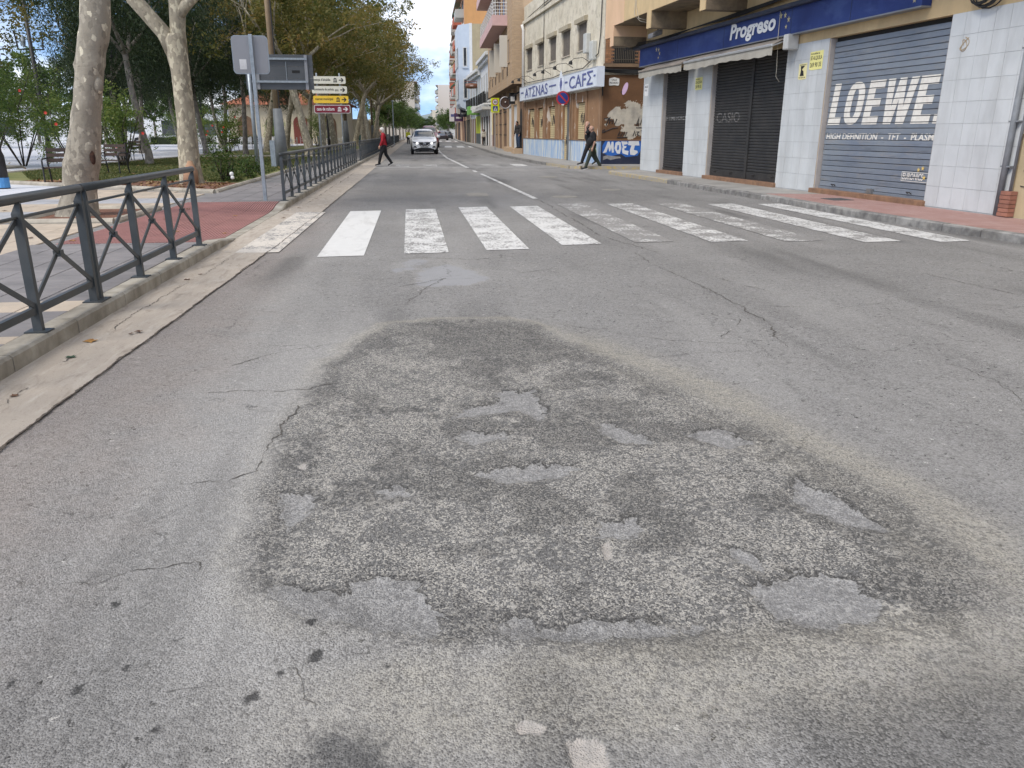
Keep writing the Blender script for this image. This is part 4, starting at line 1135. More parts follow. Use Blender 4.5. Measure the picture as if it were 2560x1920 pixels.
# ground floor: brown piers, beige shutters, blue dado
OP = [(2.66, 4.19, 1.13, 2.75), (8.57, 10.04, 1.12, 2.74), (11.52, 12.85, 1.1, 2.72), (13.82, 15.48, 1.08, 2.72)]
DO = (5.55, 6.85)
m = MB()
m.fbox(G, 0, 17.0, -.22, 0, 2.76, 3.2)
ed = sorted([0] + [t for o in OP for t in o[:2]] + list(DO) + [17.0])
for a, b in zip(ed[::2], ed[1::2]): m.fbox(G, a, b, -.22, 0, 1.08, 2.76)
m.fbox(G, .01, 17.0, -8, -.4, .03, 3.19)
m.build('ground_floor_wall', BRF, caf)
m = MB()
for a, b in [(.0, DO[0]), (DO[1], 17.0)]: m.fbox(G, a, b, -.22, .02, .05, 1.08)
m.build('dado', DAD, caf)
for a in (.02, 2.2, 4.6, 7.3, 10.5, 13.2, 16.4):
    MB().fbox(G, a, a + .28, .003, .06, 1.11, 3.2).build('pier', BRN, caf)
MB().fbox(G, .0, 17.0, .0, .05, 1.075, 1.11).build('dado_rail', BRN, caf)
GRF = M('graffiti_black', (.03, .028, .03), None, 1, .8)
def squiggle(fr, s0, z0, w_, h_, d, seed, rad=.014, n=26):
    rg = random.Random(seed)
    pts = []
    for i in range(n):
        t = i / (n - 1)
        pts.append(fr.P(s0 + w_ * (t + .13 * math.sin(t * 23 + seed)) , d, z0 + h_ * (.5 + .45 * math.sin(t * 31 + seed * 1.7) * rg.uniform(.4, 1))))
    return MB().tube(pts, rad, 4)
for i, (a, b, z0, z1) in enumerate(OP + [(DO[0], DO[1], .13, 2.75)]):
    sh = MB().fbox(G, a, b, -.18, -.16, z0, z1).build('roller_shutter', DKV, caf)
    m = MB(); n = int((z1 - z0) / .095)
    for j in range(n):
        z = z0 + j * (z1 - z0) / n
        m.fbox(G, a + .01, b - .01, -.15, -.11, z + .004, z + (z1 - z0) / n - .006, z + .006, z + (z1 - z0) / n - .01)
    m.build('slat_curtain', BEI, sh)
    squiggle(G, a + .25, z0 + .55, (b - a) * .55, .75, -.105, i * 3 + 2).build('graffiti', GRF, sh)
# cafe sign
SGW = M('sign_panel', (.66, .70, .76), (.58, .63, .70), 2, .5, dirt=.1)
NAV = M('sign_navy', (.085, .10, .26), (.12, .14, .30), 5, .6)
cs = MB().fbox(G, -.30, 16.6, .02, .34, 3.25, 4.04).build('cafe_sign', SGW, caf)
m = MB()
for a, b in [(-.30, 16.6)]:
    m.fbox(G, a, b, .34, .352, 3.25, 3.28); m.fbox(G, a, b, .34, .352, 4.01, 4.04)
m.build('sign_frame', M('sign_frame', (.40, .42, .45), None, 1, .5), cs)
m = MB()
ftext(m, G, 'CAFΣ', .30, 3.36, .355, .56, 4.0, .010, flip=True)
ftext(m, G, 'ATΣNAS', 8.84, 3.36, .355, .56, 6.1, .010, flip=True)
for a, b in [(-.09, .18), (4.62, 5.14), (6.95, 8.5), (15.35, 16.2)]: m.fbox(G, a, b, .354, .357, 3.66, 3.73)
# amphora
am = [(5.9 + s_ * .28 * q, z - .05) for s_, seq in ((1, [(.3, 3.42), (.35, 3.5), (.9, 3.68), (.85, 3.8), (.4, 3.92), (.4, 4.0)]), (-1, [(.4, 4.0), (.4, 3.92), (.85, 3.8), (.9, 3.68), (.35, 3.5), (.3, 3.42)])) for q, z in seq]
m.fprism(G, am, .354, .357)
m.build('lettering', NAV, cs)
torn = MB().fprism(G, [(5.35, 3.32), (6.5, 3.32), (6.4, 3.7), (6.2, 4.1), (5.95, 4.3), (5.75, 4.15), (5.4, 3.8)], .345, .3535)
torn.build('torn_sheet', M('sheet_white', (.72, .75, .8), (.62, .66, .72), 3, .6), cs)
# gutter pipe, cables, boxes on the wall
MB().tube([G.P(16.7, .1, 3.6), G.P(16.7, .1, 7.3), G.P(16.75, .18, 7.6)], .09, 10).build('gutter_pipe', M('pipe_white', (.62, .6, .56), None, 3, .6), caf, smooth=True)
m = MB()
for z, sag, d in [(8.3, .1, .05), (8.15, .12, .06)]: m.tube([G.P(0, d, z + .6), G.P(6, d, z - sag), G.P(17, d, z - .5)], .02, 5)
m.tube([G.P(0.3, .05, 6.7), G.P(.35, .05, 5.4), G.P(.6, .05, 4.6), G.P(3, .06, 4.18), G.P(6, .06, 4.25), G.P(9, .06, 4.15), G.P(17, .06, 4.3)], .022, 5)
m.tube([G.P(11.4, .04, 4.1), G.P(11.3, .04, 6.5), G.P(11.3, .04, 8.4)], .018, 5)
m.build('cable', CAB, caf, smooth=True)
for i, s_ in enumerate([1.0, 2.0]):
    MB().fbox(G, s_, s_ + .5, .0, .22, 4.75 - .35 * (1 - i), 5.55 - .4 * (1 - i)).build('service_box', M('service_box', (.52, .53, .50), (.45, .46, .44), 3, .6), caf, bevel=.03)
# arm lamps over the sign
for i, s_ in enumerate([2.0, 5.0, 7.6, 9.6, 14.0, 16.0]):
    lp = MB().tube([G.P(s_, .0, 4.35), G.P(s_, .35, 4.55), G.P(s_, .75, 4.5), G.P(s_, .85, 4.4)], .014, 6).build('sign_lamp', CAB, caf)
    MB().tube([G.P(s_, .85, 4.42), G.P(s_, .88, 4.36), G.P(s_, .9, 4.26)], [.02, .08, .09], 10).build('lamp_shade', CAB, lp)

# ---- side wall on the side street (faces the road junction)
W = Fr((8.08, 34.2), (20, 33.4), 0, out=(0, -1))
m = MB()
k = NT('side_render')
bx = k.n('ShaderNodeSeparateXYZ'); k.l(k.pos, bx.inputs[0])
c = k.mix(k.ramp(k.noise(2.5, 6, .6), .3, .7), (.155, .082, .042), (.115, .062, .034))
wob = k.math('MULTIPLY_ADD', k.noise(2.3, 7, .6, .4), 1.5, -.75)
ex = k.math('POWER', k.math('DIVIDE', k.math('SUBTRACT', k.math('ADD', bx.outputs[0], wob), 9.35), .95), 2.0)
ez = k.math('POWER', k.math('DIVIDE', k.math('SUBTRACT', k.math('ADD', bx.outputs[2], k.math('MULTIPLY', wob, .8)), 1.95), .72), 2.0)
el = k.ramp(k.math('ADD', ex, ez), 1.06, .98)
hole = k.ramp(k.noise(1.25, 5, .55), .55, .57)
msk = k.math('MULTIPLY', el, k.math('SUBTRACT', 1.0, hole))
c = k.mix(msk, c, k.mix(k.ramp(k.noise(4, 6, .65), .4, .65), (.50, .455, .37), (.36, .33, .28)))
SDR = k.pbr(c, .9, 0, k.bump(k.noise(25, 6), .006), .2)
m.fbox(W, .02, 12, -.3, 0, 1.12, 3.72); m.build('side_wall', SDR, caf)
MB().fbox(W, .02, 12, -.3, .012, .05, 1.10).build('graffiti_panel', M('panel_navy', (.012, .018, .045), (.03, .035, .06), 2, .6), caf)
MB().fbox(W, .0, 12, .0, .03, 1.10, 1.14).build('panel_rail', BRN, caf)
# MOET throw-up: blue field, white block letters
MBL = M('spray_blue', (.02, .10, .38), (.03, .14, .48), 3, .5)
MWH = M('spray_white', (.66, .67, .69), (.58, .6, .62), 3, .55)
MB().fprism(W, [(.06, .62), (.08, .9), (.2, 1.09), (1.72, 1.09), (1.76, .72), (1.62, .48), (1.1, .42), (.9, .55), (.4, .45), (.2, .55)], .0135, .016).build('graffiti', MBL, caf)
LT = [[(.10, .58), (.22, .84), (.30, 1.06), (.38, 1.06), (.43, .88), (.47, 1.06), (.55, 1.05), (.58, .62), (.50, .60), (.46, .80), (.42, .66), (.38, .66), (.33, .84), (.26, .62)],
      [(.60, .78), (.64, 1.02), (.76, 1.07), (.86, 1.03), (.90, .80), (.84, .56), (.72, .57)],
      [(.88, 1.07), (1.14, 1.06), (1.17, .96), (1.0, .93), (1.02, .88), (1.12, .88), (1.10, .80), (1.02, .78), (1.04, .70), (1.22, .68), (1.20, .50), (.96, .58), (.92, .74), (.96, .84)],
      [(1.20, 1.08), (1.64, 1.08), (1.68, .90), (1.48, .90), (1.44, .72), (1.60, .68), (1.62, .60), (1.48, .50), (1.30, .52), (1.27, .70), (1.33, .90), (1.18, .92)]]
m = MB()
for q in LT: m.fprism(W, q, .017, .020)
m.build('graffiti_letters', MWH, caf)
MB().fprism(W, [(.71, .74), (.73, .92), (.78, .92), (.80, .76), (.76, .70)], .0205, .022).build('graffiti', MBL, caf)
MB().fprism(W, [(.12, .45), (.3, .50), (.5, .47), (.85, .44), (.9, .38), (.7, .36), (.45, .30), (.3, .36), (.12, .30)], .0135, .0165).build('graffiti', M('spray_grey', (.30, .29, .28), (.2, .2, .2), 6, .7), caf)
def strokes(fr, paths, d, rad):
    m = MB()
    for q in paths: m.tube([fr.P(a, d, z) for a, z in q], rad, 4)
    return m
strokes(W, [[(.1, 1.98), (.32, 2.02), (.2, 1.72)], [(.36, 2.06), (.34, 1.78)], [(.34, 1.9), (.46, 1.92), (.46, 1.78)], [(.5, 1.98), (.56, 1.76), (.66, 1.98)], [(.04, 1.48), (.14, 1.56), (.16, 1.44), (.04, 1.42), (.5, 1.60), (.7, 1.62)]], .006, .019).build('graffiti', GRF, caf)
strokes(W, [[(1.5, 1.72), (1.6, 2.05), (1.58, 1.7)], [(1.66, 1.72), (1.74, 2.0), (1.82, 1.72)], [(1.5, 1.62), (1.8, 1.63)], [(1.38, 1.28), (1.44, 1.5), (1.5, 1.28)], [(1.52, 1.45), (1.64, 1.47), (1.54, 1.36), (1.66, 1.3)], [(1.7, 1.5), (1.86, 1.5)], [(1.78, 1.5), (1.78, 1.26)]], .006, .019).build('graffiti', GRF, caf)
strokes(W, [[(.72, 1.28), (.8, 1.48), (.82, 1.28)], [(.86, 1.28), (.92, 1.46), (.98, 1.30)], [(1.0, 1.46), (1.04, 1.28), (1.12, 1.46)], [(.7, 1.22), (1.15, 1.24)]], .006, .019).build('graffiti', GRF, caf)
strokes(G, [[(.55, 1.0), (.6, .8), (.5, .6), (.62, .4), (.55, .2)]], .03, .02).build('graffiti', M('spray_green', (.35, .38, .2), None, 1, .8), caf)
# street name plate and mirror
pl = MB().fprism(W, [(.27, 3.32), (.30, 3.30), (.48, 3.32), (.66, 3.30), (.69, 3.33), (.70, 3.46), (.69, 3.58), (.6, 3.60), (.48, 3.63), (.36, 3.60), (.27, 3.58), (.26, 3.46)], .0, .02).build('street_name_plate', M('plate_white', (.68, .67, .62), None, 4, .4), caf)
m = MB(); ftext(m, W, 'CALLE', .37, 3.49, .022, .07, .22, .02); ftext(m, W, 'PROGRESO', .30, 3.37, .022, .075, .36, .02); m.build('lettering', INK, pl)
om = thing('convex_mirror', 'oval pink-lilac plate seen edge-on at the corner under the street name', 'mirror', W.P(.8, .55, 3.0))
MB().tube([W.P(.80, .0, 3.05), W.P(.80, .5, 3.12)], .02, 6).build('arm', CAB, om)
MB().fprism(Fr((8.75, 33.55), (9.0, 33.45), 0, out=(0, -1)), [(.13 + .10 * math.cos(t) + .07 * math.sin(t), 3.15 + .24 * math.sin(t)) for t in np.linspace(0, 2 * math.pi, 21)[:-1]], 0, .03).build('disc', M('lilac', (.52, .36, .50), (.48, .34, .5), 3, .3), om)
# cable bundle, ledge, brick upper part with a dark grilled window
BKB = M('brick_bed', (.16, .10, .07), (.12, .08, .06), 5, .9)
MB().fbox(W, .06, 12, -.3, .04, 3.95, 9).build('brick_backing', BKB, caf)
BKM = M('brick_orange', (.36, .18, .085), (.25, .125, .065), 7, .85, .002, 60, rnd=.22)
bme = {}
for j in range(58):
    z = 4.19 + j * .067
    off = .125 if j % 2 else 0
    s_ = .07
    for i in range(10):
        a = s_ + i * .25 - off; b = a + .238
        a = max(a, .07)
        if b > 2.2: continue
        if .42 < (a + b) / 2 < 1.42 and z < 5.45: continue
        if b - a < .03: continue
        key = round(b - a, 3)
        if key not in bme:
            o = MB().box(0, key, -.012, 0, 0, .056).build('brick', BKM, None); bme[key] = o.data; bpy.data.objects.remove(o)
        if len([1]) and j * 10 + i < 9999:
            o = bpy.data.objects.new('brick', bme[key]); COL.objects.link(o); o.parent = caf
            p = W.P(a, .0405, z); o.location = (p[0] - 9.5, p[1] - 42.5, p[2] - .13)
            o.rotation_euler = (0, 0, math.atan2(W.e.y, W.e.x))
MB().fbox(W, .40, 1.44, .041, .05, 4.15, 5.46).build('window', DKV, caf)
m = MB()
for i in range(14): m.fbox(W, .44 + i * .075, .46 + i * .075, .06, .075, 4.2, 5.4)
for z in (4.3, 4.75, 5.3): m.fbox(W, .42, 1.44, .06, .08, z, z + .02)
m.build('grille', M('grille_bronze', (.09, .075, .055), None, 1, .6), caf)
MB().fbox(W, .0, 12, -.2, .16, 4.02, 4.15).build('string_course', M('course_brown', (.20, .13, .075), (.15, .1, .06), 3, .85), caf)
m = MB()
for i in range(7):
    m.tube([W.P(-.1, .06 + .02 * i, 3.86 + .012 * i), W.P(.5, .08 + .01 * i, 3.80 + .02 * i), W.P(1.2, .08, 3.77 + .025 * i), W.P(3, .08, 3.84), W.P(9, .08, 3.9)], .02, 5)
m.tube([W.P(-.05, .1, 3.9), W.P(-.03, .12, 3.3), W.P(.0, .1, 2.9)], .03, 5)
m.build('cable', CAB, caf, smooth=True)
# ================================================================== HOUSES ALONG THE STREET
GLS = M('window_glass', (.03, .035, .04), (.06, .07, .08), 2, .12, spec=.6)
WHT = M('white_paint', (.68, .68, .66), (.60, .60, .58), 3, .6)
def window(fr, root, a, b, z0, z1, d, frame=WHT, glass=GLS, depth=.12, fw=.07):
    w_ = MB().fbox(fr, a, b, d - .02, d + .012, z0, z1).build('window', glass, root)
    m = MB()
    m.fbox(fr, a, a + fw, d, d + .05, z0, z1); m.fbox(fr, b - fw, b, d, d + .05, z0, z1)
    m.fbox(fr, a + fw, b - fw, d, d + .05, z0, z0 + fw); m.fbox(fr, a + fw, b - fw, d, d + .05, z1 - fw, z1)
    m.build('frame', frame, w_)
    return w_
def shop_front(fr, root, a, b, z1, mat, d=.0, n=30, name='roller_shutter'):
    w_ = MB().fbox(fr, a, b, d - .1, d + .01, .13, z1).build(name, mat, root)
    return w_
# ---- tan brick house with pink balconies
T = Fr((7.08, 51.3), (7.75, 74.0))
tan = thing('tan_house', 'tan brick house with overhanging bay, pink balcony and white railings', 'building', (9, 62, .13))
TAN = M('tan_render', (.50, .36, .235), (.43, .31, .20), 1.5, .85, .003, 30, dirt=.1)
k = NT('tan_brick')
b = k.n('ShaderNodeTexBrick'); b.inputs['Scale'].default_value = 1; b.inputs['Brick Width'].default_value = .25; b.inputs['Row Height'].default_value = .07; b.inputs['Mortar Size'].default_value = .008
rot = k.n('ShaderNodeMapping'); rot.inputs['Rotation'].default_value = (R(90), 0, 0); k.l(k.pos, rot.inputs['Vector']); k.l(rot.outputs[0], b.inputs['Vector'])
k.put(b.inputs['Color1'], (.46, .315, .19)); k.put(b.inputs['Color2'], (.38, .26, .155)); k.put(b.inputs['Mortar'], (.40, .33, .25))
TBR = k.pbr(b.outputs['Color'], .85, 0, None, .2)
BRD = M('brown_dark', (.20, .12, .07), (.16, .095, .055), 2, .7)
PNK = M('pink_render', (.62, .42, .40), (.55, .37, .35), 2, .85)
MB().fbox(T, 0, 22.7, -9, 0, .05, 4.3).build('ground_floor_wall', BRD, tan)
MB().fbox(T, .02, 22.7, -9, .0, 4.3, 15).build('upper_wall', TAN, tan)
bay = MB().fbox(T, .03, 22.6, -.2, .68, 4.3, 15.2).build('bay', TBR, tan)
MB().fbox(T, .04, 22.55, .0, .66, 4.285, 4.302).build('soffit', M('soffit_brown', (.12, .08, .05), None, 1, .9), tan)
for i in range(6):
    a = 1.6 + i * 3.4
    window(T, tan, a, a + 1.2, 5.65, 7.1, .685, TAN)
    for q in (0, .45): MB().fbox(T, a + q + 1.5, a + q + 1.72, .66, .69, 4.95, 5.6).build('slit', DKV, tan)
for i in range(3):
    MB().fbox(T, 3.2 + i * 5, 3.35 + i * 5, .69, 1.2, 5.5, 7.4).build('shutter_leaf', M('shutter_leaf', (.55, .52, .45), None, 1, .7), tan)
for lvl, (sa, sb, z) in enumerate([(3.4, 18.0, 8.0), (8.5, 22.4, 11.4)]):
    bl = MB().fbox(T, sa, sb, .66, 1.65, z, z + .62).build('balcony', PNK, tan)
    m = MB()
    for q in range(5): 
        zz = z + .75 + q * .2
        m.tube([T.P(sa + .05, .1, zz), T.P(sa + .05, 1.45, zz), T.P(sa + .25, 1.58, zz), T.P(sb, 1.58, zz)], .025, 6)
    n = int((sb - sa) / 1.1)
    for q in range(n + 1): m.cyl(T.P(sa + .25 + q * 1.1, 1.58, z + .6), T.P(sa + .25 + q * 1.1, 1.58, z + 1.6), .025, n=6)
    for q in (.1, .75, 1.45): m.cyl(T.P(sa + .05, q, z + .6), T.P(sa + .05, q, z + 1.6), .025, n=6)
    m.build('railing', WHT, bl)
    for q in range(4): window(T, tan, sa + 1.5 + q * 3.6, sa + 3.2 + q * 3.6, z + .65, z + 2.7, .685, BRD)
for a, b_, mt in [(3.0, 5.6, WHT), (6.6, 9.4, WHT), (10.6, 14, BRD), (14.6, 18.4, BRD), (19, 22, BRD)]:
    shop_front(T, tan, a, b_, 3.2, mt)
    MB().fbox(T, a - .1, b_ + .1, -.02, .1, 3.2, 3.45).build('lintel', TAN, tan)
    for z in ((1.2, 2.0, 2.9) if mt is BRD else ()): MB().fbox(T, a, b_, .0, .05, z, z + .06).build('rail', DKV, tan)
for a in (2.0, 5.8, 9.6, 14.1, 18.5, 22.1): MB().fbox(T, a, a + .5, .0, .14, .1, 4.28).build('pier', TAN, tan)
dr = MB().fbox(T, .5, 1.7, -.02, .012, .45, 2.3).build('doorway', DKV, tan)
MB().fprism(T, [(1.1 + .6 * math.cos(t), 2.3 + .6 * math.sin(t)) for t in np.linspace(0, math.pi, 13)], -.02, .012).build('arch', DKV, dr)
MB().fprism(T, [(1.1 + .6 * math.cos(t), 3.3 + .6 * math.sin(t)) for t in np.linspace(0, math.pi, 13)], -.02, .012).build('arch', DKV, dr)
MB().fbox(T, .2, 2.0, -.01, .55, .05, .45).build('step', TAN, tan)
MB().fbox(T, 5.6, 8.6, .05, .5, .13, .42).build('step', TAN, tan)
for q in range(12): MB().bar(T.P(1 + q * 1.4, .1, 3.9), T.P(1 + q * 1.4, .55, 3.6), .1).build('bracket_lamp', CAB, tan) if q % 3 == 0 else None
rsn = thing('round_shop_sign', 'round dark sign with pale grey rim projecting from the tan house', 'sign', (6.75, 58.2, 3.4))
MB().tube([(6.75, 58.0, 3.42), (6.75, 58.22, 3.42)], .37, 24).build('face', M('sign_face_dark', (.06, .035, .03), (.10, .06, .04), 4, .4), rsn, smooth=False)
m = MB()
m.tube([(6.75 + .38 * math.cos(t), 57.99, 3.42 + .38 * math.sin(t)) for t in np.linspace(0, 2 * math.pi, 33)], .035, 6); m.build('rim', M('rim_grey', (.5, .5, .52), None, 1, .4, metal=.4), rsn, smooth=True)
MB().sphere((6.75, 57.98, 3.45), .05).build('lamp', WHT, rsn)
MB().bar((6.75, 58.12, 3.79), (7.35, 58.12, 3.79), .04).build('arm', CAB, rsn)
bsn = thing('box_sign', 'dark box sign with white panel hung over a white shutter', 'sign', (6.95, 55.6, 3.6))
MB().box(6.72, 7.16, 55.4, 55.6, 3.25, 3.95).build('box', DKV, bsn)
MB().box(6.80, 7.08, 55.385, 55.4, 3.42, 3.72).build('panel', WHT, bsn)
# ---- narrow yellow house
Y = Fr((7.75, 74.05), (7.9, 79.5))
yel = thing('yellow_house', 'narrow pale yellow house with brown door beside the tan brick house', 'building', (9, 77, .13))
YLW = M('yellow_render', (.66, .55, .30), (.60, .50, .28), 1.5, .85, dirt=.1)
MB().fbox(Y, 0, 5.4, -9, 0, 1.2, 9.3).build('wall', YLW, yel)
MB().fbox(Y, 0, 5.4, -9, .02, .05, 1.2).build('plinth', M('plinth_pink', (.42, .33, .28), None, 2, .85), yel)
MB().fbox(Y, 1.9, 3.2, .0, .04, .2, 3.1).build('door', M('door_brown', (.10, .045, .03), None, 2, .6), yel)
for a in (1.9,): window(Y, yel, a, a + 1.3, 4.4, 7, .01, WHT)
MB().fbox(Y, -.0, 5.4, .0, .35, 9.0, 9.3).build('cornice', WHT, yel)
m = MB()
for q in range(12): m.fbox(Y, 1.5 + q * .2, 1.53 + q * .2, .4, .43, 4.3, 5.3)
m.fbox(Y, 1.4, 3.9, .38, .44, 5.28, 5.33); m.build('railing', CAB, yel)
MB().fbox(Y, 1.4, 3.9, .0, .5, 4.15, 4.28).build('balcony', WHT, yel)
# ---- white houses with iron balconies
def balcony_house(fr, root, L_, h, wall, nw, z=4.15):
    MB().fbox(fr, 0, L_, -9, 0, .05, h).build('wall', wall, root)
    MB().fbox(fr, -.0, L_ - .01, .0, .55, h - .55, h - .25).build('cornice', WHT, root)
    MB().fbox(fr, -.0, L_ - .01, .0, .3, h - .9, h - .55).build('frieze', WHT, root)
    st = L_ / nw
    for i in range(nw):
        a = (i + .5) * st
        window(fr, root, a - .55, a + .55, z + .1, z + 3.0, .01, WHT)
        bl = MB().fbox(fr, a - 1.1, a + 1.1, .0, .7, z - .15, z).build('balcony', WHT, root)
        m = MB()
        for q in range(20): m.fbox(fr, a - 1.05 + q * .11, a - 1.03 + q * .11, .62, .65, z, z + 1.05)
        for q in range(6): m.fbox(fr, a - 1.06, a - 1.03, .08 + q * .1, .11 + q * .1, z, z + 1.05); m.fbox(fr, a + 1.03, a + 1.06, .08 + q * .1, .11 + q * .1, z, z + 1.05)
        m.fbox(fr, a - 1.08, a + 1.08, .6, .66, z + 1.03, z + 1.08)
        m.build('railing', CAB, bl)
Wf = Fr((7.9, 79.55), (8.05, 92.9))
wh = thing('white_house', 'white house with tall windows, black iron balconies and moulded cornice', 'building', (9, 86, .13))
WW = M('white_render', (.66, .68, .69), (.60, .62, .63), 1.5, .8, dirt=.1)
balcony_house(Wf, wh, 13.3, 9.0, WW, 4)
for a, b_, mt in [(.6, 2.6, BRD), (3.2, 6.0, DKV), (6.6, 9, DKV), (9.6, 12.6, BRD)]: shop_front(Wf, wh, a, b_, 3.0, mt)
for a in (.1, 2.8, 6.2, 9.2, 12.8): MB().fbox(Wf, a, a + .35, .0, .1, .1, 3.6).build('pier', WHT, wh)
MB().fbox(Wf, 0, 13.2, .0, .9, 3.55, 3.8).build('canopy', M('canopy_grey', (.5, .5, .49), None, 2, .7), wh)
Gf = Fr((8.05, 92.95), (7.85, 105.9))
gh = thing('grey_house', 'grey-white house over a lime green shop front', 'building', (9, 99, .13))
balcony_house(Gf, gh, 12.9, 8.4, M('grey_render', (.52, .56, .60), (.46, .50, .54), 1.5, .8), 4)
LIM = M('lime_panel', (.50, .56, .03), (.46, .52, .03), 2, .5)
SLT = M('slate_panel', (.07, .085, .09), None, 2, .5)
for a in (.3, 2.1, 3.9):
    MB().fbox(Gf, a, a + 1.6, .01, .06, 1.3, 3.2).build('shop_panel', LIM, gh)
    MB().fbox(Gf, a, a + 1.6, .01, .06, .13, 1.3).build('shop_panel', SLT, gh)
for a, b_ in [(6.2, 8), (8.8, 10.5), (11, 12.5)]: shop_front(Gf, gh, a, b_, 3.0, [BRD, DKV, BRD][int(a) % 3])
grs = MB().fbox(Gf, 1.0, 4.2, .1, 1.25, 3.35, 4.25).build('shop_sign', M('sign_green', (.12, .42, .04), (.2, .35, .1), 3, .5), gh)
MB().fbox(Gf, .96, .995, .25, 1.1, 3.8, 4.15).build('print', WHT, grs)
MB().fbox(Gf, -1.2, .6, .1, 1.0, 3.5, 4.2).build('shop_sign', WHT, gh)
br = thing('barrel_sign', 'brown barrel-shaped hanging sign on a bracket over the pavement', 'sign', (7.35, 97, 6.5))
MB().tube([(6.62, 97, 6.55), (6.66, 97, 6.55), (7.3, 97, 6.55), (7.95, 97, 6.55), (7.99, 97, 6.55)], [.24, .27, .31, .27, .24], 16).build('barrel', M('barrel_brown', (.15, .06, .035), (.20, .08, .045), 5, .5), br, smooth=True)
MB().box(7.1, 7.5, 96.66, 96.7, 6.5, 6.68).build('print', M('print_pink', (.5, .35, .3), None, 1, .6), br)
MB().bar((6.5, 97, 7.05), (8.1, 97, 7.05), .05).build('bracket', M('bracket_red', (.2, .05, .04), None, 1, .6), br)
MB().bar((7.0, 97, 7.05), (7.0, 97, 6.8), .03).build('hanger', CAB, br); MB().bar((7.6, 97, 7.05), (7.6, 97, 6.8), .03).build('hanger', CAB, br)
# ---- pale blue-grey house with a tall closed bay
Bf = Fr((7.8, 106.0), (7.9, 116))
bh = thing('bay_window_house', 'pale blue-grey house with a tall closed bay over the pavement', 'building', (9, 110, .13))
BGR = M('pale_blue_render', (.52, .58, .65), (.47, .53, .60), 1.5, .8)
OLV = M('olive_render', (.42, .35, .22), (.36, .30, .19), 1.2, .9, dirt=.15)
MB().fbox(Bf, 0.02, 10, -9, 0, .05, 14.3).build('wall', OLV, bh)
MB().fbox(Bf, .0, .35, -.35, .01, 3.2, 14.35).build('corner_strip', WHT, bh)
bb = MB().fprism(Fr((7.8, 106.0), (3, 106.05), out=(0, -1)), [(.0, 4.6), (.5, 4.2), (1.2, 4.5), (1.4, 4.9), (1.4, 14.1), (.0, 14.3)], -8, .0)
bb = bb.build('bay', BGR, bh)
bs = Fr((7.8, 105.98), (3, 106.03), out=(0, -1))
for z0, z1 in [(5.5, 7.9), (9.3, 11.6)]:
    window(bs, bh, .30, .85, z0, z1, .01, WHT, fw=.1)
    MB().fbox(bs, .2, .95, .0, .1, z0 - .18, z0 - .05).build('sill', BGR, bh)
bf2 = Fr((6.4, 106.0), (6.45, 114))
for i in range(3):
    for z0 in (5.5, 9.3): window(bf2, bh, 1 + i * 2.3, 2.4 + i * 2.3, z0, z0 + 2.3, .06, WHT)
for a, b_ in [(.5, 2.5), (3.2, 5.6), (6.4, 9)]: shop_front(Bf, bh, a, b_, 3.0, DKV)
# ---- apartment blocks with stacked balconies
def block(name, label, fr, L_, h, wall, balc, nb, floors, side=None, off=0.):
    r_ = thing(name, label, 'building', fr.P(L_ / 2, -3, .13))
    MB().fbox(fr, 0, L_, -14, 0, .05, h).build('wall', wall, r_)
    if side: MB().fbox(fr, -.06, .0, -14, -.0, 3.5, h + .05).build('party_wall', side, r_)
    fh = (h - 4) / floors
    for f in range(floors):
        z = 4 + f * fh
        for i in range(nb):
            a = (i + .12 + off) * L_ / nb; b_ = a + L_ / nb * .62
            bl = MB().fbox(fr, a, b_, .0, 1.15, z - .12, z + .95).build('balcony', balc[(i + f) % len(balc)] if len(balc) > 2 else balc[i % len(balc)], r_)
            window(fr, r_, a + .3, b_ - .3, z + .2, z + 2.3, .01, BRD)
            if (i + f) % 2: MB().fbox(fr, a, b_, .0, 1.2, z + 1.9, z + 2.4, z + 1.3, z + 1.4).build('awning', [WHT, M('awn_green', (.05, .15, .1), None, 1, .8), YLW][(i * 3 + f) % 3], r_)
    MB().fbox(fr, -.0, L_, .0, .8, h - .25, h).build('cornice', M('cornice_brown', (.22, .16, .11), None, 1, .8), r_)
    for i in range(4): MB().fbox(fr, i * L_ / 4 + .4, (i + .8) * L_ / 4, .0, .03, .13, 3.0).build('shop_front', [DKV, BRD, TAN, DKV][i], r_)
    return r_
SAL = M('salmon_render', (.58, .33, .22), (.52, .30, .2), 1.5, .85)
ORG = M('orange_render', (.58, .31, .13), (.53, .285, .12), 1, .85, dirt=.12)
RDB = M('balcony_red', (.42, .13, .08), None, 2, .8)
GRB = M('balcony_grey', (.38, .38, .35), None, 2, .8)
block('apartment_block', 'tall orange apartment block with red and grey balconies rising over the bay house', Fr((7.9, 116.1), (8.3, 140)), 24, 19.6, SAL, [GRB, RDB], 3, 5, ORG)
block('apartment_block', 'brown apartment block with pale balconies next along from the orange block', Fr((8.3, 140.2), (9.3, 166)), 25.5, 17.5, M('block_brown', (.34, .25, .18), None, 1, .85), [GRB, RDB, WHT], 4, 4)
block('apartment_block', 'grey apartment block at the far bend of the street', Fr((9.3, 166.3), (11.2, 205)), 38, 16, M('block_grey', (.42, .40, .38), None, 1, .85), [WHT, GRB, RDB], 5, 4)
block('apartment_block', 'white apartment tower closing the far end of the street', Fr((10.5, 300), (13.5, 340)), 38, 17.5, WHT, [WHT, GRB, WHT], 4, 5, M('tower_pale', (.62, .56, .5), None, 1, .8))
block('apartment_block', 'pale low block before the hill at the end of the street', Fr((11.5, 420), (12.5, 440)), 20, 12, M('block_cream', (.58, .52, .42), None, 1, .8), [GRB, WHT], 2, 3)
lf = Fr((1.8, 262), (3.0, 300), out=(1, 0))
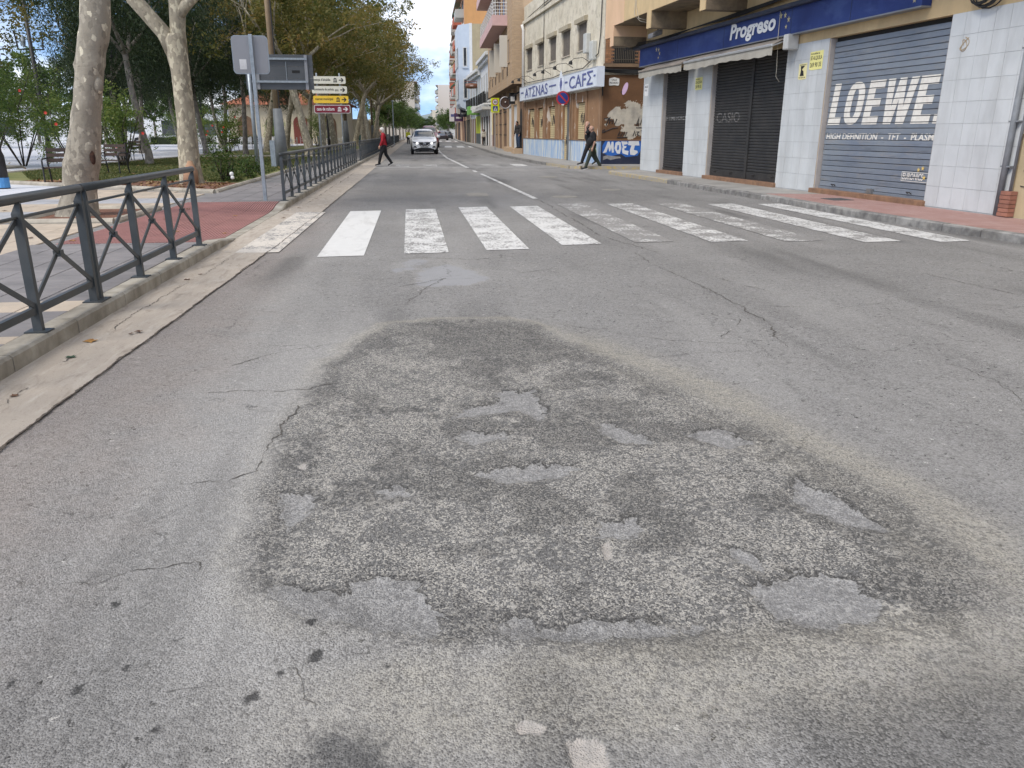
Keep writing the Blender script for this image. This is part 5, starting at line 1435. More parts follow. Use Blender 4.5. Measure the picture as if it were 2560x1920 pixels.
block('apartment_block', 'cream apartment block on the park side rising behind the street trees', lf, 36, 16.5, M('block_sand', (.50, .45, .38), None, 1, .8), [WHT, GRB, WHT], 4, 5)
# projecting signs further along the shops
for i, (x, y, z, w_, h_, c, lb) in enumerate([(7.0, 118, 2.9, 1.3, 1.1, (.08, .04, .10), 'dark violet projecting sign by the far shops'), (6.6, 126, 3.0, 1.1, 1.9, (.66, .66, .66), 'white projecting sign by the far shops'), (7.3, 112, 3.4, .9, 1.0, (.05, .05, .07), 'navy projecting sign under the pale bay'), (7.0, 121, 5.0, .5, 3.2, (.62, .52, .36), 'tall narrow cream sign on the orange block')]):
    r_ = thing('projecting_sign', lb, 'sign', (x + 1, y, z))
    MB().box(x - w_ / 2, x + w_ / 2, y - .1, y + .1, z, z + h_).build('panel', M('psign%d' % i, c, None, 1, .5), r_)
    MB().box(x + w_ / 2, 8.0, y - .03, y + .03, z + h_ * .8, z + h_ * .8 + .06).build('arm', CAB, r_)
    MB().box(x - w_ * .3, x + w_ * .3, y - .11, y - .1, z + h_ * .35, z + h_ * .55).build('print', WHT if i != 1 else NAV, r_)
# hills beyond
hm = M('hill_scrub', (.16, .20, .19), (.22, .25, .24), .01, 1.)
m = MB(); n = 60
vs = []
for i in range(n + 1):
    x = -2600 + i * 90
    h = 62 + 26 * math.sin(i * .21 + .6) + 12 * math.sin(i * .63) + 5 * math.sin(i * 1.9)
    vs += [(x, 3000, -5), (x, 3300, h * .7), (x, 3600, h)]
m.add(vs, [(3 * i + j, 3 * i + 3 + j, 3 * i + 4 + j, 3 * i + 1 + j) for i in range(n) for j in range(2)])
struct(m.build('hill', hm, smooth=True))
# ================================================================== STREET FURNITURE ON THE PARK SIDE
RAL = M('railing_paint', (.040, .049, .055), (.060, .069, .075), 5, .45, .0006, 150, metal=.1, rnd=.12, dirt=.35)
GAL = M('galvanised', (.33, .37, .40), (.25, .28, .30), 12, .45, .0004, 80, metal=.5)
def smesh(mb, nm, mat, **kw):
    o = mb.build(nm, mat, None, **kw); me = o.data; bpy.data.objects.remove(o); return me
_post = smesh(MB().box(-.03, .03, -.022, .022, .005, .80).hexa([(-.03, -.022, .80), (.03, -.022, .80), (.03, .022, .80), (-.03, .022, .80), (.0, -.012, .865), (.03, -.012, .865), (.03, .012, .865), (.0, .012, .865)]).box(.004, .03, -.010, .010, .80, .875), 'post', RAL)
_base = smesh(MB().box(-.075, .075, -.06, .06, 0, .010), 'base_plate', RAL)
def rail_run(posts, xf, label, group=None, z=.135, plates=True, double=None):
    y0, y1 = posts[0], posts[-1]
    r_ = thing('pedestrian_railing', label, 'railing', (xf(y0), y0, z), group)
    L0 = Vector(r_.location)
    def loc(y, zz): return Vector((xf(y) - L0.x, y - L0.y, zz))
    def link(nm, me, y, zz=0):
        o = bpy.data.objects.new(nm, me); COL.objects.link(o); o.parent = r_; o.location = loc(y, zz); return o
    for y in posts:
        link('post', _post, y)
        if plates: link('base_plate', _base, y)
    if double: link('post', _post, double)
    P = lambda y, zz: (xf(y), y, z + zz)
    ends = [y0 - .06] + posts[1:-1] + [y1 + .06]
    MB().tube([P(y, .895) for y in ends], .033, 14).build('handrail', RAL, r_, smooth=True)
    MB().tube([P(y, .775) for y in posts], .011, 8).build('upper_rail', RAL, r_, smooth=True)
    for a, b in zip(posts[:-1], posts[1:]):
        MB().bar(P(a + .02, .15), P(b - .02, .15), .035, .05).build('lower_rail', RAL, r_)
        MB().bar((xf(a) - .012, a + .02, z + .18), (xf(b) - .012, b - .02, z + .755), .012, .036, (0, 0, 1)).build('brace', RAL, r_)
        MB().bar((xf(a) + .012, a + .02, z + .755), (xf(b) + .012, b - .02, z + .18), .012, .036, (0, 0, 1)).build('brace', RAL, r_)
        c = (a + b) / 2
        MB().box(xf(c) - .026, xf(c) + .026, c - .03, c + .03, z + .445, z + .49).build('boss', RAL, r_)
    return r_
XR = lambda y: -2.60
rail_run([3.42, 4.52, 5.62, 6.63], XR, 'grey-green cross-braced railing panel ending at a doubled post on the kerb')
rail_run([6.72, 7.78, 8.88, 9.97], XR, 'grey-green cross-braced railing panel next to the red ribbed paving')
xr2 = lambda y: kx(y) - .10
rail_run([16.5 + 1.075 * i for i in range(20)], xr2, 'long grey railing starting beyond the red ribbed paving behind the zebra crossing')
rail_run([39.6 + 1.08 * i for i in range(20)], xr2, 'railing run behind the walker in the red jacket')
rail_run([61.5 + 1.6 * i for i in range(38)], xr2, 'far railing run beside the oncoming white car', plates=False)
MB_ = MB
# ---- square sign seen from behind
s1_ = thing('road_sign', 'rounded square road sign seen from its grey back on a galvanised post', 'sign', (-2.95, 16.65, .13))
MB().box(-2.985, -2.915, 16.62, 16.68, .12, 3.22).build('post', GAL, s1_, bevel=.008)
SBK = M('sign_back_grey', (.27, .275, .29), (.24, .245, .255), 2, .5, metal=.2)
def rrect(x0, x1, z0, z1, r, n=5):
    p = []
    for cx, cz, a0 in ((x1 - r, z0 + r, -90), (x1 - r, z1 - r, 0), (x0 + r, z1 - r, 90), (x0 + r, z0 + r, 180)):
        for i in range(n + 1): t = R(a0 + 90 * i / n); p.append((cx + r * math.cos(t), cz + r * math.sin(t)))
    return p
S1F = Fr((0, 16.69), (1, 16.69), 0, out=(0, -1))
pn = MB().fprism(S1F, rrect(-3.31, -2.66, 2.53, 3.19, .07), -.022, .0).build('panel', SBK, s1_)
MB().fprism(S1F, rrect(-3.325, -2.645, 2.515, 3.205, .08), -.018, -.004).build('rim', GAL, s1_)
MB().fbox(S1F, -3.20, -3.07, .001, .003, 2.60, 2.78).build('sticker', M('sticker_white', (.62, .62, .62), (.5, .5, .5), 8, .6), pn)
# ---- large dark panel on a cantilever behind it
s2_ = thing('direction_panel', 'large dark grey direction panel seen from behind with horizontal braces', 'sign', (-4.95, 27, .165))
MB().cyl((-4.93, 27, .16), (-4.93, 27, 3.8), .06, n=12).build('post', GAL, s2_, smooth=True)
PBK = M('panel_back_dark', (.075, .082, .088), (.095, .10, .107), 2, .5, metal=.2)
for i in range(3):
    MB().box(-5.05, -2.97, 27.08, 27.11, 2.73 + i * .345, 3.07 + i * .345).build('slat_panel', PBK, s2_)
for z in (2.93, 3.60): MB().box(-4.95, -3.13, 27.0, 27.05, z, z + .06).build('brace', GAL, s2_)
for x in (-4.72, -3.22): MB().box(x, x + .09, 27.045, 27.085, 2.73, 3.75).build('rib', SBK, s2_)
MB().box(-3.80, -3.785, 27.06, 27.08, 3.0, 3.55).build('strap', GAL, s2_)
MB().box(-3.62, -3.38, 27.074, 27.08, 3.22, 3.30).build('label_plate', DKV, s2_)
# ---- four-blade direction sign
ds = thing('fingerpost', 'two-post fingerpost with cream, yellow and maroon direction blades', 'sign', (-3.2, 35, .13))
for x in (-3.72, -2.80): MB().cyl((x, 35, .12), (x, 35, 3.75), .03, n=8).build('post', GAL, ds, smooth=True)
D_ = Fr((0, 34.95), (1, 34.95), 0, out=(0, -1))
CRB = M('blade_cream', (.62, .60, .50), None, 3, .5); YLB = M('blade_yellow', (.72, .47, .04), None, 3, .5); MRB = M('blade_maroon', (.16, .012, .025), None, 3, .5)
for i, (tx, bm_, im) in enumerate([("tinença d'alcaldia", CRB, INK), ('comissaria de policia', CRB, INK), ('mercat municipal', YLB, INK), ('casa de cultura', MRB, WHT)]):
    z1 = 3.62 - i * .375; x0 = -3.96 + .03 * i; x1 = -2.55 + .035 * i
    bl = MB().fprism(D_, rrect(x0, x1, z1 - .285, z1, .05), .0, .035).build('blade', bm_, ds)
    if i == 3: MB().fprism(D_, rrect(x0 - .02, x1 + .02, z1 - .305, z1 + .02, .06), -.002, .03).build('rim', WHT, bl)
    m = MB(); ftext(m, D_, tx, x0 + .08, z1 - .20, .037, .125 if i < 2 else .13, .72 if i != 1 else .80, .02)
    m.build('lettering', im, bl)
    m = MB(); xa = x1 - .27
    m.fprism(D_, [(xa, z1 - .165), (xa + .12, z1 - .165), (xa + .07, z1 - .225), (xa + .12, z1 - .225), (xa + .20, z1 - .145), (xa + .12, z1 - .06), (xa + .07, z1 - .06), (xa + .12, z1 - .125), (xa, z1 - .125)], .036, .038)
    xb = x1 - .50
    if i != 1: m.fbox(D_, xb, xb + .16, .036, .038, z1 - .23, z1 - .20); m.fprism(D_, [(xb, z1 - .11), (xb + .16, z1 - .11), (xb + .08, z1 - .05)], .036, .038)
    for q in range(3): m.fbox(D_, xb + .02 + q * .05, xb + .045 + q * .05, .036, .038, z1 - .20, z1 - .12)
    m.build('pictogram', im, bl)
# ---- street lamp columns with grey sleeves
SLV = M('column_sleeve', (.11, .12, .125), (.16, .17, .175), 3, .6, .002, 20)
WDP = M('column_timber', (.30, .22, .14), (.22, .16, .10), 4, .8, .003, 30)
def column(x, y, lb):
    r_ = thing('lamp_column', lb, 'lamp post', (x, y, .15), 'lamp columns along the railing')
    MB().tube([(x, y, .1), (x, y, 1.2), (x - .03, y, 2.3)], [.24, .21, .165], 14).build('sleeve', SLV, r_, smooth=True)
    MB().tube([(x - .06, y, 2.28), (x - .07, y, 9.5)], [.10, .08], 12).build('pole', WDP, r_, smooth=True)
    MB().tube([(x + .07, y - .06, 2.2), (x + .05, y - .06, 8)], .025, 6).build('conduit', CAB, r_)
    MB().tube([(x - .07, y, 9.4), (x + .9, y, 9.75), (x + 1.7, y, 9.8)], .04, 8).build('arm', GAL, r_)
    MB().box(x + 1.5, x + 2.2, y - .15, y + .15, 9.68, 9.82).build('lantern', GAL, r_)
column(-4.97, 32.4, 'timber lamp column with wide grey sleeve behind the start of the long railing')
column(-5.0, 66, 'timber lamp column with grey sleeve beyond the green litter bin')
column(-4.9, 110, 'far timber lamp column with grey sleeve by the pale forked tree')
cb = tag(MB().box(-5.28, -5.10, 31.7, 31.9, .1, 1.15).build('utility_cabinet', GAL), 'slim grey utility cabinet standing against the nearest lamp column', 'cabinet')
BLK = M('black_iron', (.018, .018, .02), (.03, .03, .032), 4, .5)
def park_lamp(x, y, h, lb, frame=True, r0=.10):
    r_ = thing('park_lamp', lb, 'lamp post', (x, y, .13))
    MB().tube([(x, y, .1), (x, y, .9), (x, y, 1.0), (x, y, h)], [r0 * 1.4, r0 * 1.3, r0, r0 * .75], 12).build('pole', BLK, r_, smooth=True)
    if frame:
        m = MB(); z = 4.95
        m.bar((x - .55, y, z), (x + .55, y, z), .05); m.bar((x - .55, y, z), (x - .6, y, z + .75), .05); m.bar((x + .5, y, z), (x + .55, y, z + .75), .05)
        m.build('frame', BLK, r_)
        MB().tube([(x - .28, y, z + .1), (x - .28, y, z + .35), (x - .28, y, z + .6)], [.06, .10, .03], 10).build('lantern', GAL, r_)
    else: MB().sphere((x, y, h + .05), .1).build('cap', WHT, r_)
    return r_
park_lamp(-16.6, 40, 8.5, 'black park lamp with square lantern frame among the shrubs')
park_lamp(-6.07, 62.6, 3.1, 'slim black post with pale cap beside the green litter bin', False, .09)
pl_ = park_lamp(-10.05, 21.3, 7.0, 'thick black lamp post foot with blue paint on its base', False, .11)
MB().tube([(-10.05, 21.3, .14), (-10.05, 21.3, .38)], .158, 12).build('paint_mark', M('blue_paint', (.06, .22, .50), (.1, .3, .55), 5, .6), pl_)
for x, y, h in [(-19.0, 79, 6), (-14.6, 44, 6)]: park_lamp(x, y, h, 'slim dark post standing among the plaza trees' if x < -16 else 'slim dark post behind the slatted plaza chairs', False, .13)
gp = thing('street_post', 'grey street lamp post rising from the far railing', 'lamp post', (-1.75, 90, .13))
MB().cyl((-1.75, 90, .1), (-1.75, 90, 4.6), .06, n=8).build('pole', GAL, gp); MB().sphere((-1.75, 90, 4.6), .12).build('head', GAL, gp)
def bin_(x, y, lb):
    r_ = thing('litter_bin', lb, 'bin', (x, y, .16), 'litter bins behind the railing')
    MB().tube([(x, y, .45), (x, y, 1.12)], [.20, .26], 14).build('bucket', M('bin_green', (.045, .10, .075), (.06, .12, .09), 4, .5), r_, smooth=True)
    MB().tube([(x, y, 1.12), (x, y, 1.17)], .27, 14).build('rim', M('bin_rim', (.12, .22, .16), None, 4, .5), r_)
    MB().cyl((x - .28, y, .1), (x - .28, y, 1.2), .025, n=8).build('post', BLK, r_)
bin_(-6.33, 60, 'dark green litter bin on the lawn before the black post')
bin_(-5.3, 86, 'grey-green litter bin on the verge by the far lamp columns')
# ---- slatted single chairs in the plaza
WOD = M('chair_slat_brown', (.05, .032, .024), (.075, .048, .035), 6, .55, rnd=.1)
def chair():
    r_ = thing('plaza_chair', 'x', 'chair', (0, 0, 0), 'slatted chairs around the plaza')
    for i in range(3): MB().box(-.34, .34, .0 + i * .035, .03 + i * .035, .56 + i * .13, .655 + i * .13).build('back_slat', WOD, r_)
    for i in range(5): MB().box(-.34, .34, -.50 + i * .095, -.42 + i * .095, .42, .445).build('seat_slat', WOD, r_)
    for x in (-.33, .33):
        MB().tube([(x, .16, .0), (x, .06, .42), (x, .02, .5), (x, .11, .95)], .022, 6).build('rear_leg', BLK, r_)
        MB().tube([(x, -.52, .0), (x, -.50, .60), (x, -.46, .65), (x, .05, .66)], .02, 6).build('arm', BLK, r_)
        MB().bar((x, -.5, .41), (x, .06, .41), .03).build('seat_rail', BLK, r_)
    return r_
ch0 = chair()
CH = [(-9.25, 22.9, .15, .13, 'dark slatted chair mostly hidden behind the near plane trunk'), (-9.35, 27.2, -.1, .165, 'dark slatted chair on the lawn just right of the near plane trunk'), (-13.0, 40.5, -.35, .13, 'dark slatted chair behind the pale leaning trunk on the plaza'),
      (-13.4, 56.5, .5, .13, 'dark slatted chair near the red hibiscus flowers'), (-12.5, 60, -.3, .13, 'dark slatted chair beside the hibiscus bush'), (-12.7, 70, .2, .13, 'dark slatted chair before the white cafe tables, by the sign posts'), (-13.0, 88, .0, .13, 'dark slatted chair farthest off, in front of the pavilion')]
for i, (x, y, a, z, lb) in enumerate(CH):
    if i == 0: ch0.location = (x, y, z); ch0.rotation_euler = (0, 0, a); ch0['label'] = lb
    else: copy_tree(ch0, None, (x, y, z), a, lb)
# ---- white cafe terrace
def wchair():
    m = MB()
    m.box(-.22, .22, -.22, .22, .43, .46); m.box(-.22, .22, .19, .23, .5, .88)
    for x in (-.2, .2):
        for y in (-.2, .2): m.bar((x, y, 0), (x, y, .88 if y > 0 else .65), .03)
        m.bar((x, -.2, .65), (x, .2, .65), .04)
    return m.build('terrace_chair', WHT)
wc = tag(wchair(), 'white plastic terrace chair in front of the pavilion', 'chair', 'white terrace chairs')
rq = random.Random(5)
wt = thing('terrace_table', 'white round terrace table in front of the pavilion', 'table', (0, 0, 0), 'white terrace tables')
MB().cyl((0, 0, .70), (0, 0, .74), .42, n=16).build('top', WHT, wt); MB().cyl((0, 0, .0), (0, 0, .7), .04, n=8).build('leg', WHT, wt); MB().cyl((0, 0, .0), (0, 0, .03), .25, n=12).build('base', WHT, wt)
spots = [(-20 + 2.3 * i + rq.uniform(-.3, .3), 84 + 4 * (i % 3) + rq.uniform(-1, 1)) for i in range(6)] + [(-19 + 2.6 * i, 76 + rq.uniform(-1.5, 1.5)) for i in range(4)]
first = True
for x, y in spots:
    if first: wt.location = (x, y, .112)
    else: copy_tree(wt, None, (x, y, .112))
    for q in range(4):
        a = q * 1.571 + rq.uniform(-.4, .4)
        o = wc if (first and q == 0) else copy_tree(wc)
        o.location = (x + .75 * math.sin(a), y - .75 * math.cos(a), .112); o.rotation_euler = (0, 0, a + math.pi)
    first = False
# ---- pavilion and walls behind the park
pvn = thing('pavilion', 'cream cafe pavilion with arched openings and red tiled roof behind the trees', 'building', (-13, 104, .11))
CRW = M('cream_wall', (.60, .53, .38), (.54, .47, .34), 1.2, .85)
RTL = M('roof_tile_red', (.34, .12, .06), (.27, .10, .055), 4, .85, .01, 30)
MB().box(-21, -7.4, 100, 110, .1, 4.5).build('wall', CRW, pvn)
MB().add([(-21.8, 99.2, 4.5), (-6.6, 99.2, 4.5), (-6.6, 110.8, 4.5), (-21.8, 110.8, 4.5), (-17, 105, 6.6), (-11, 105, 6.6)], [(0, 1, 5, 4), (1, 2, 5), (2, 3, 4, 5), (3, 0, 4), (3, 2, 1, 0)]).build('roof', RTL, pvn)
PVF = Fr((-21, 99.98), (-7.4, 99.98), 0, out=(0, -1))
for i in range(4):
    a = 1.8 + i * 3.2
    MB().fprism(PVF, [(a - .9, .13), (a + .9, .13)] + [(a + .9 * math.cos(t), 2.4 + .9 * math.sin(t)) for t in np.linspace(0, math.pi, 11)], .0, .02).build('arch', [BRD, DKV, M('arch_red', (.16, .04, .03), None, 1, .7), BRD][i], pvn)
wl = thing('long_white_building', 'long low white building across the far side of the plaza', 'building', (-50, 125, .11))
MB().box(-95, -24, 122, 130, .1, 4.6).build('wall', M('white_wall_far', (.70, .72, .74), None, 1, .8), wl)
MB().box(-95, -24, 121.5, 130.5, 4.6, 5.0).build('roof', WHT, wl)
for i in range(12): MB().box(-90 + i * 5.5, -87.5 + i * 5.5, 121.95, 122.01, 1.0, 3.0).build('window', [GLS, SLT][i % 2], wl)
cwl = thing('cream_garden_wall', 'cream rendered wall running along the far end of the railing', 'wall', (-7, 150, .11))
MB().box(-8.5, -6.4, 118, 235, .1, 3.2).build('wall', CRW, cwl)
for i in range(9): MB().box(-6.4, -6.2, 120 + i * 13, 121 + i * 13, .1, 3.4).build('pier', CRW, cwl)
# ---- no-parking sign by the cafe
npk = thing('no_parking_sign', 'round blue no-parking sign with red rim on a grey post by the cafe', 'sign', (7.60, 39.2, .13))
MB().box(7.57, 7.66, 39.15, 39.24, .12, 3.2).build('post', M('post_grey', (.16, .17, .17), (.2, .2, .2), 4, .5, metal=.4), npk)
NF = Fr((0, 39.05), (1, 39.05), 0, out=(0, -1))
circ = lambda cx, cz, r, n=28: [(cx + r * math.cos(t), cz + r * math.sin(t)) for t in np.linspace(0, 2 * math.pi, n + 1)[:-1]]
SRD = M('sign_red', (.42, .03, .03), None, 2, .5); SBL = M('sign_blue', (.02, .04, .20), None, 2, .5)
dsc = MB().fprism(NF, circ(7.30, 2.99, .32), .0, .02).build('disc', SRD, npk)
MB().fprism(NF, circ(7.30, 2.99, .25), .021, .024).build('field', SBL, dsc)
MB().fprism(NF, [(7.09, 3.15), (7.14, 3.20), (7.51, 2.83), (7.46, 2.78)], .025, .028).build('slash', SRD, dsc)
MB().fprism(NF, rrect(7.24, 7.36, 2.665, 2.72, .01), .025, .028).build('label_plate', WHT, dsc)
MB().bar((7.30, 39.08, 2.99), (7.6, 39.2, 2.99), .04).build('bracket', GAL, npk)
# ---- yellow-green speed and crossing sign
spd = thing('crossing_sign', 'fluorescent yellow sign with 30 limit and blue pedestrian square', 'sign', (6.55, 63, .13))
MB().cyl((6.52, 63.05, .12), (6.52, 63.05, 3.95), .035, n=8).build('post', GAL, spd)
PF = Fr((0, 63), (1, 63), 0, out=(0, -1))
FLU = M('fluo_yellow', (.62, .70, .02), None, 2, .5)
fp = MB().fprism(PF, rrect(6.22, 6.86, 2.88, 3.92, .03), .0, .02).build('panel', FLU, spd)
MB().fprism(PF, circ(6.54, 3.63, .235), .021, .024).build('rim', SRD, fp)
MB().fprism(PF, circ(6.54, 3.63, .18), .025, .028).build('field', WHT, fp)
m = MB(); ftext(m, PF, '30', 6.42, 3.54, .03, .18, .24, .02); m.build('lettering', INK, fp)
MB().fprism(PF, rrect(6.36, 6.74, 2.96, 3.34, .02), .021, .024).build('field', SBL, fp)
MB().fprism(PF, [(6.40, 3.0), (6.70, 3.0), (6.55, 3.30)], .025, .028).build('triangle', WHT, fp)
m = MB(); m.fprism(PF, circ(6.55, 3.20, .025, 8), .029, .031); m.fprism(PF, [(6.53, 3.17), (6.57, 3.17), (6.59, 3.03), (6.56, 3.03), (6.55, 3.09), (6.53, 3.03), (6.50, 3.03)], .029, .031); m.build('pictogram', INK, fp)
# ================================================================== TREES AND PLANTS
def leafmat(name, cols, trans=.35):
    k = NT(name)
    a = k.n('ShaderNodeAttribute', attribute_name='lc').outputs['Fac']
    rp_ = k.n('ShaderNodeValToRGB')
    cr = rp_.color_ramp
    while len(cr.elements) < len(cols): cr.elements.new(.5)
    for i, c in enumerate(cols):
        cr.elements[i].position = i / (len(cols) - 1); cr.elements[i].color = c + (1,)
    k.l(a, rp_.inputs['Fac'])
    p = k.n('ShaderNodeBsdfPrincipled'); k.l(rp_.outputs[0], p.inputs['Base Color']); p.inputs['Roughness'].default_value = .55; p.inputs['Specular IOR Level'].default_value = .35
    t = k.n('ShaderNodeBsdfTranslucent'); k.l(rp_.outputs[0], t.inputs['Color'])
    mx_ = k.n('ShaderNodeMixShader'); mx_.inputs[0].default_value = trans
    k.l(p.outputs[0], mx_.inputs[1]); k.l(t.outputs[0], mx_.inputs[2]); k.l(mx_.outputs[0], k.out.inputs['Surface'])
    return k.m
PLF = leafmat('plane_leaves', [(.062, .084, .020), (.108, .12, .029), (.16, .147, .037), (.23, .18, .05), (.25, .155, .05)], .46)
DKF = leafmat('dark_evergreen_leaves', [(.014, .028, .012), (.026, .046, .018), (.042, .066, .026), (.075, .095, .04)], .3)
GRF_ = leafmat('green_leaves', [(.035, .07, .017), (.06, .105, .024), (.095, .145, .033), (.14, .19, .045)], .42)
SHF = leafmat('shrub_leaves', [(.06, .115, .025), (.12, .19, .045), (.20, .26, .06), (.32, .33, .10)], .45)
def leaf_cloud(name, mat, cl, per, rad, size, seed, aspect=.75, droop=0., flat=.4, lcs=.35):
    """cl: (n,3) cluster centres. many leaf-sized folded faces round them"""
    rg = np.random.RandomState(seed)
    n = len(cl) * per
    c = np.repeat(cl, per, 0)
    d = rg.randn(n, 3); d /= np.linalg.norm(d, axis=1)[:, None]
    c = c + d * (rad * rg.rand(n) ** .5)[:, None] * np.array([1, 1, .75])
    cv = np.repeat(rg.rand(len(cl)), per)
    nrm = rg.randn(n, 3); nrm[:, 2] = np.abs(nrm[:, 2]) + flat; nrm /= np.linalg.norm(nrm, axis=1)[:, None]
    t = rg.randn(n, 3); t[:, 2] -= droop
    t -= (t * nrm).sum(1)[:, None] * nrm; t /= np.linalg.norm(t, axis=1)[:, None] + 1e-9
    b = np.cross(nrm, t)
    s = (size * (.6 + .8 * rg.rand(n)))[:, None]
    v = np.stack([c - t * s, c + b * s * aspect * .62 - t * s * .1, c + t * s, c - b * s * aspect * .62 - t * s * .1], 1)
    v[:, 1] += nrm * s * .22; v[:, 3] += nrm * s * .22
    me = bpy.data.meshes.new(name)
    me.vertices.add(n * 4); me.vertices.foreach_set('co', v.ravel())
    me.loops.add(n * 4); me.loops.foreach_set('vertex_index', np.arange(n * 4, dtype=np.int32))
    me.polygons.add(n); me.polygons.foreach_set('loop_start', np.arange(0, n * 4, 4, dtype=np.int32))
    me.update(calc_edges=True)
    lc = np.clip(cv * lcs + rg.rand(n) * (1 - lcs), 0, 1) ** 1.15
    a = me.attributes.new('lc', 'FLOAT', 'POINT'); a.data.foreach_set('value', np.repeat(lc, 4).astype(np.float32))
    me.materials.append(mat)
    return me
def ell_clusters(n, c, r, seed, shell=.55, zmin=None):
    rg = np.random.RandomState(seed); out = []
    while len(out) < n:
        d = rg.randn(3); d /= np.linalg.norm(d)
        q = shell + (1 - shell) * rg.rand() if rg.rand() < .8 else rg.rand()
        p = np.array(c) + d * q * np.array(r) * (1 + .18 * math.sin(d[0] * 5 + seed) + .12 * math.sin(d[1] * 7))
        if zmin is not None and p[2] < zmin: continue
        out.append(p)
    return np.array(out)
def bark(name, c1, c2, spot, th=.60, sc=5.):
    k = NT(name)
    c = k.mix(k.ramp(k.noise(2.2, 6, .6, .2, k.scaled((1.5, 1.5, .8))), .35, .65), c1, c2)
    c = k.mix(k.math('MULTIPLY', k.ramp(k.noise(14, 5, .6, 0, k.scaled((.4, .4, 3))), .5, .7), .22), c, tuple(t * .6 for t in c1))
    dv = k.n('ShaderNodeVectorMath', operation='MULTIPLY_ADD'); k.l(k.noise(9, 4, .6, col=True), dv.inputs[0]); dv.inputs[1].default_value = (.10, .10, .10); k.l(k.scaled((1.5, 1.5, .85)), dv.inputs[2])
    fl = k.n('ShaderNodeSeparateColor'); k.l(k.vor(sc * 1.35, vec=dv.outputs[0]), fl.inputs[0])
    cl_ = k.noise(1.8, 4, .6)
    m1 = k.math('MULTIPLY', k.ramp(fl.outputs[0], th + .17, th + .185), k.ramp(cl_, .40, .50))
    m2 = k.math('MULTIPLY', k.ramp(fl.outputs[1], .80, .82), k.ramp(cl_, .62, .50))
    m3 = k.ramp(fl.outputs[2], .86, .875)
    c = k.mix(k.math('MULTIPLY', m3, .55), c, tuple(t * 1.25 for t in c1))
    c = k.mix(k.math('MULTIPLY', m2, .55), c, tuple(t * .62 for t in c2))
    c = k.mix(k.math('MULTIPLY', m1, .9), c, spot)
    return k.pbr(c, .8, 0, k.bump(k.math('ADD', k.noise(16, 6, .6), k.math('MULTIPLY', k.noise(30, 4, .6, .5, k.scaled((.5, .5, 3))), .6)), .012), .25)
BK1 = bark('plane_bark_smooth', (.31, .28, .225), (.225, .20, .16), (.58, .53, .41), .765, 9)
BK2 = bark('plane_bark_mottled', (.34, .30, .225), (.25, .22, .165), (.50, .45, .33), .575, 8)
BKG = bark('grey_bark', (.24, .215, .19), (.17, .15, .13), (.32, .29, .25), .62, 5)
BKD = bark('dark_bark', (.075, .062, .05), (.05, .042, .035), (.11, .095, .08), .65, 4)
def limb_tree(m, p, d, r, L_, depth, rg, up=.25):
    if depth == 0 or r < .012: return
    n = 4; pts = [Vector(p)]; rad = [r]; v = Vector(d).normalized()
    for i in range(n):
        v = (v + Vector((rg.uniform(-.22, .22), rg.uniform(-.22, .22), rg.uniform(-.05, .2) * up * 3))).normalized()
        pts.append(pts[-1] + v * L_ / n); rad.append(r * (1 - .45 * (i + 1) / n))
    m.tube(pts, rad, 8 if r > .06 else 5)
    for q in range(rg.choice((2, 3))):
        a = rg.uniform(0, 6.28); sp = rg.uniform(.45, .9)
        side = v.orthogonal().normalized(); side.rotate(Matrix.Rotation(a, 3, v))
        limb_tree(m, pts[-1 if q < 2 else 3], v + side * sp + Vector((0, 0, up)), rad[-1] * .72, L_ * .78, depth - 1, rg, up)
def loft(m, path, n=20, lump=0., seed=0):
    """trunk from (x,y,z,r); uneven section"""
    rg = random.Random(seed); o = len(m.v)
    ph = [rg.uniform(0, 6.28) for _ in range(4)]
    for (x, y, z, r) in path:
        for k_ in range(n):
            t = 2 * math.pi * k_ / n
            rr = r * (1 + lump * (.5 * math.sin(2 * t + ph[0] + z * 1.3) + .35 * math.sin(3 * t + ph[1] - z * 2.1) + .3 * math.sin(z * 6 + ph[2]) * math.sin(t + ph[3])))
            m.v.append((x + rr * math.cos(t), y + rr * math.sin(t), z))
    for i in range(len(path) - 1):
        for k_ in range(n):
            a = o + i * n + k_; b = o + i * n + (k_ + 1) % n
            m.f.append((a, b, b + n, a + n))
    return m
def dense(path, st=.06):
    out = []
    for (a, b) in zip(path[:-1], path[1:]):
        k_ = max(1, int(abs(b[2] - a[2]) / st))
        for i in range(k_):
            f = i / k_; f2 = f * f * (3 - 2 * f) * .5 + f * .5
            out.append(tuple(a[j] + (b[j] - a[j]) * (f if j == 2 else f2) for j in range(4)))
    out.append(path[-1]); return out
# ---- near plane tree with a girdle scar
t1 = thing('plane_tree', 'thick plane tree with smooth grey bark and pale flecks behind the near railing', 'tree', (-5.47, 13.9, .14), 'plane trees along the street')
m = MB()
pth = [(-5.50, 13.9, .08, .36), (-5.48, 13.9, .22, .31), (-5.42, 13.9, .5, .265), (-5.36, 13.9, .72, .265), (-5.30, 13.9, .98, .285), (-5.25, 13.9, 1.15, .262), (-5.14, 13.9, 1.63, .228), (-5.04, 13.9, 2.0, .215), (-4.965, 13.9, 2.36, .212), (-4.95, 13.9, 2.455, .236), (-4.935, 13.9, 2.50, .225), (-4.90, 13.9, 2.62, .215), (-4.83, 13.9, 2.82, .23), (-4.76, 13.9, 3.05, .222), (-4.72, 13.9, 3.4, .212), (-4.70, 13.9, 4.2, .21), (-4.78, 13.95, 5.2, .20)]
loft(m, dense(pth), 26, .045, 3)
m.sphere((-4.83, 13.80, 2.15), .075, 12, 8, 1.7)
m.sphere((-5.10, 13.74, 1.2), .085, 14, 10, 1.6); m.sphere((-5.47, 13.80, .78), .085, 12, 8, 1.5)
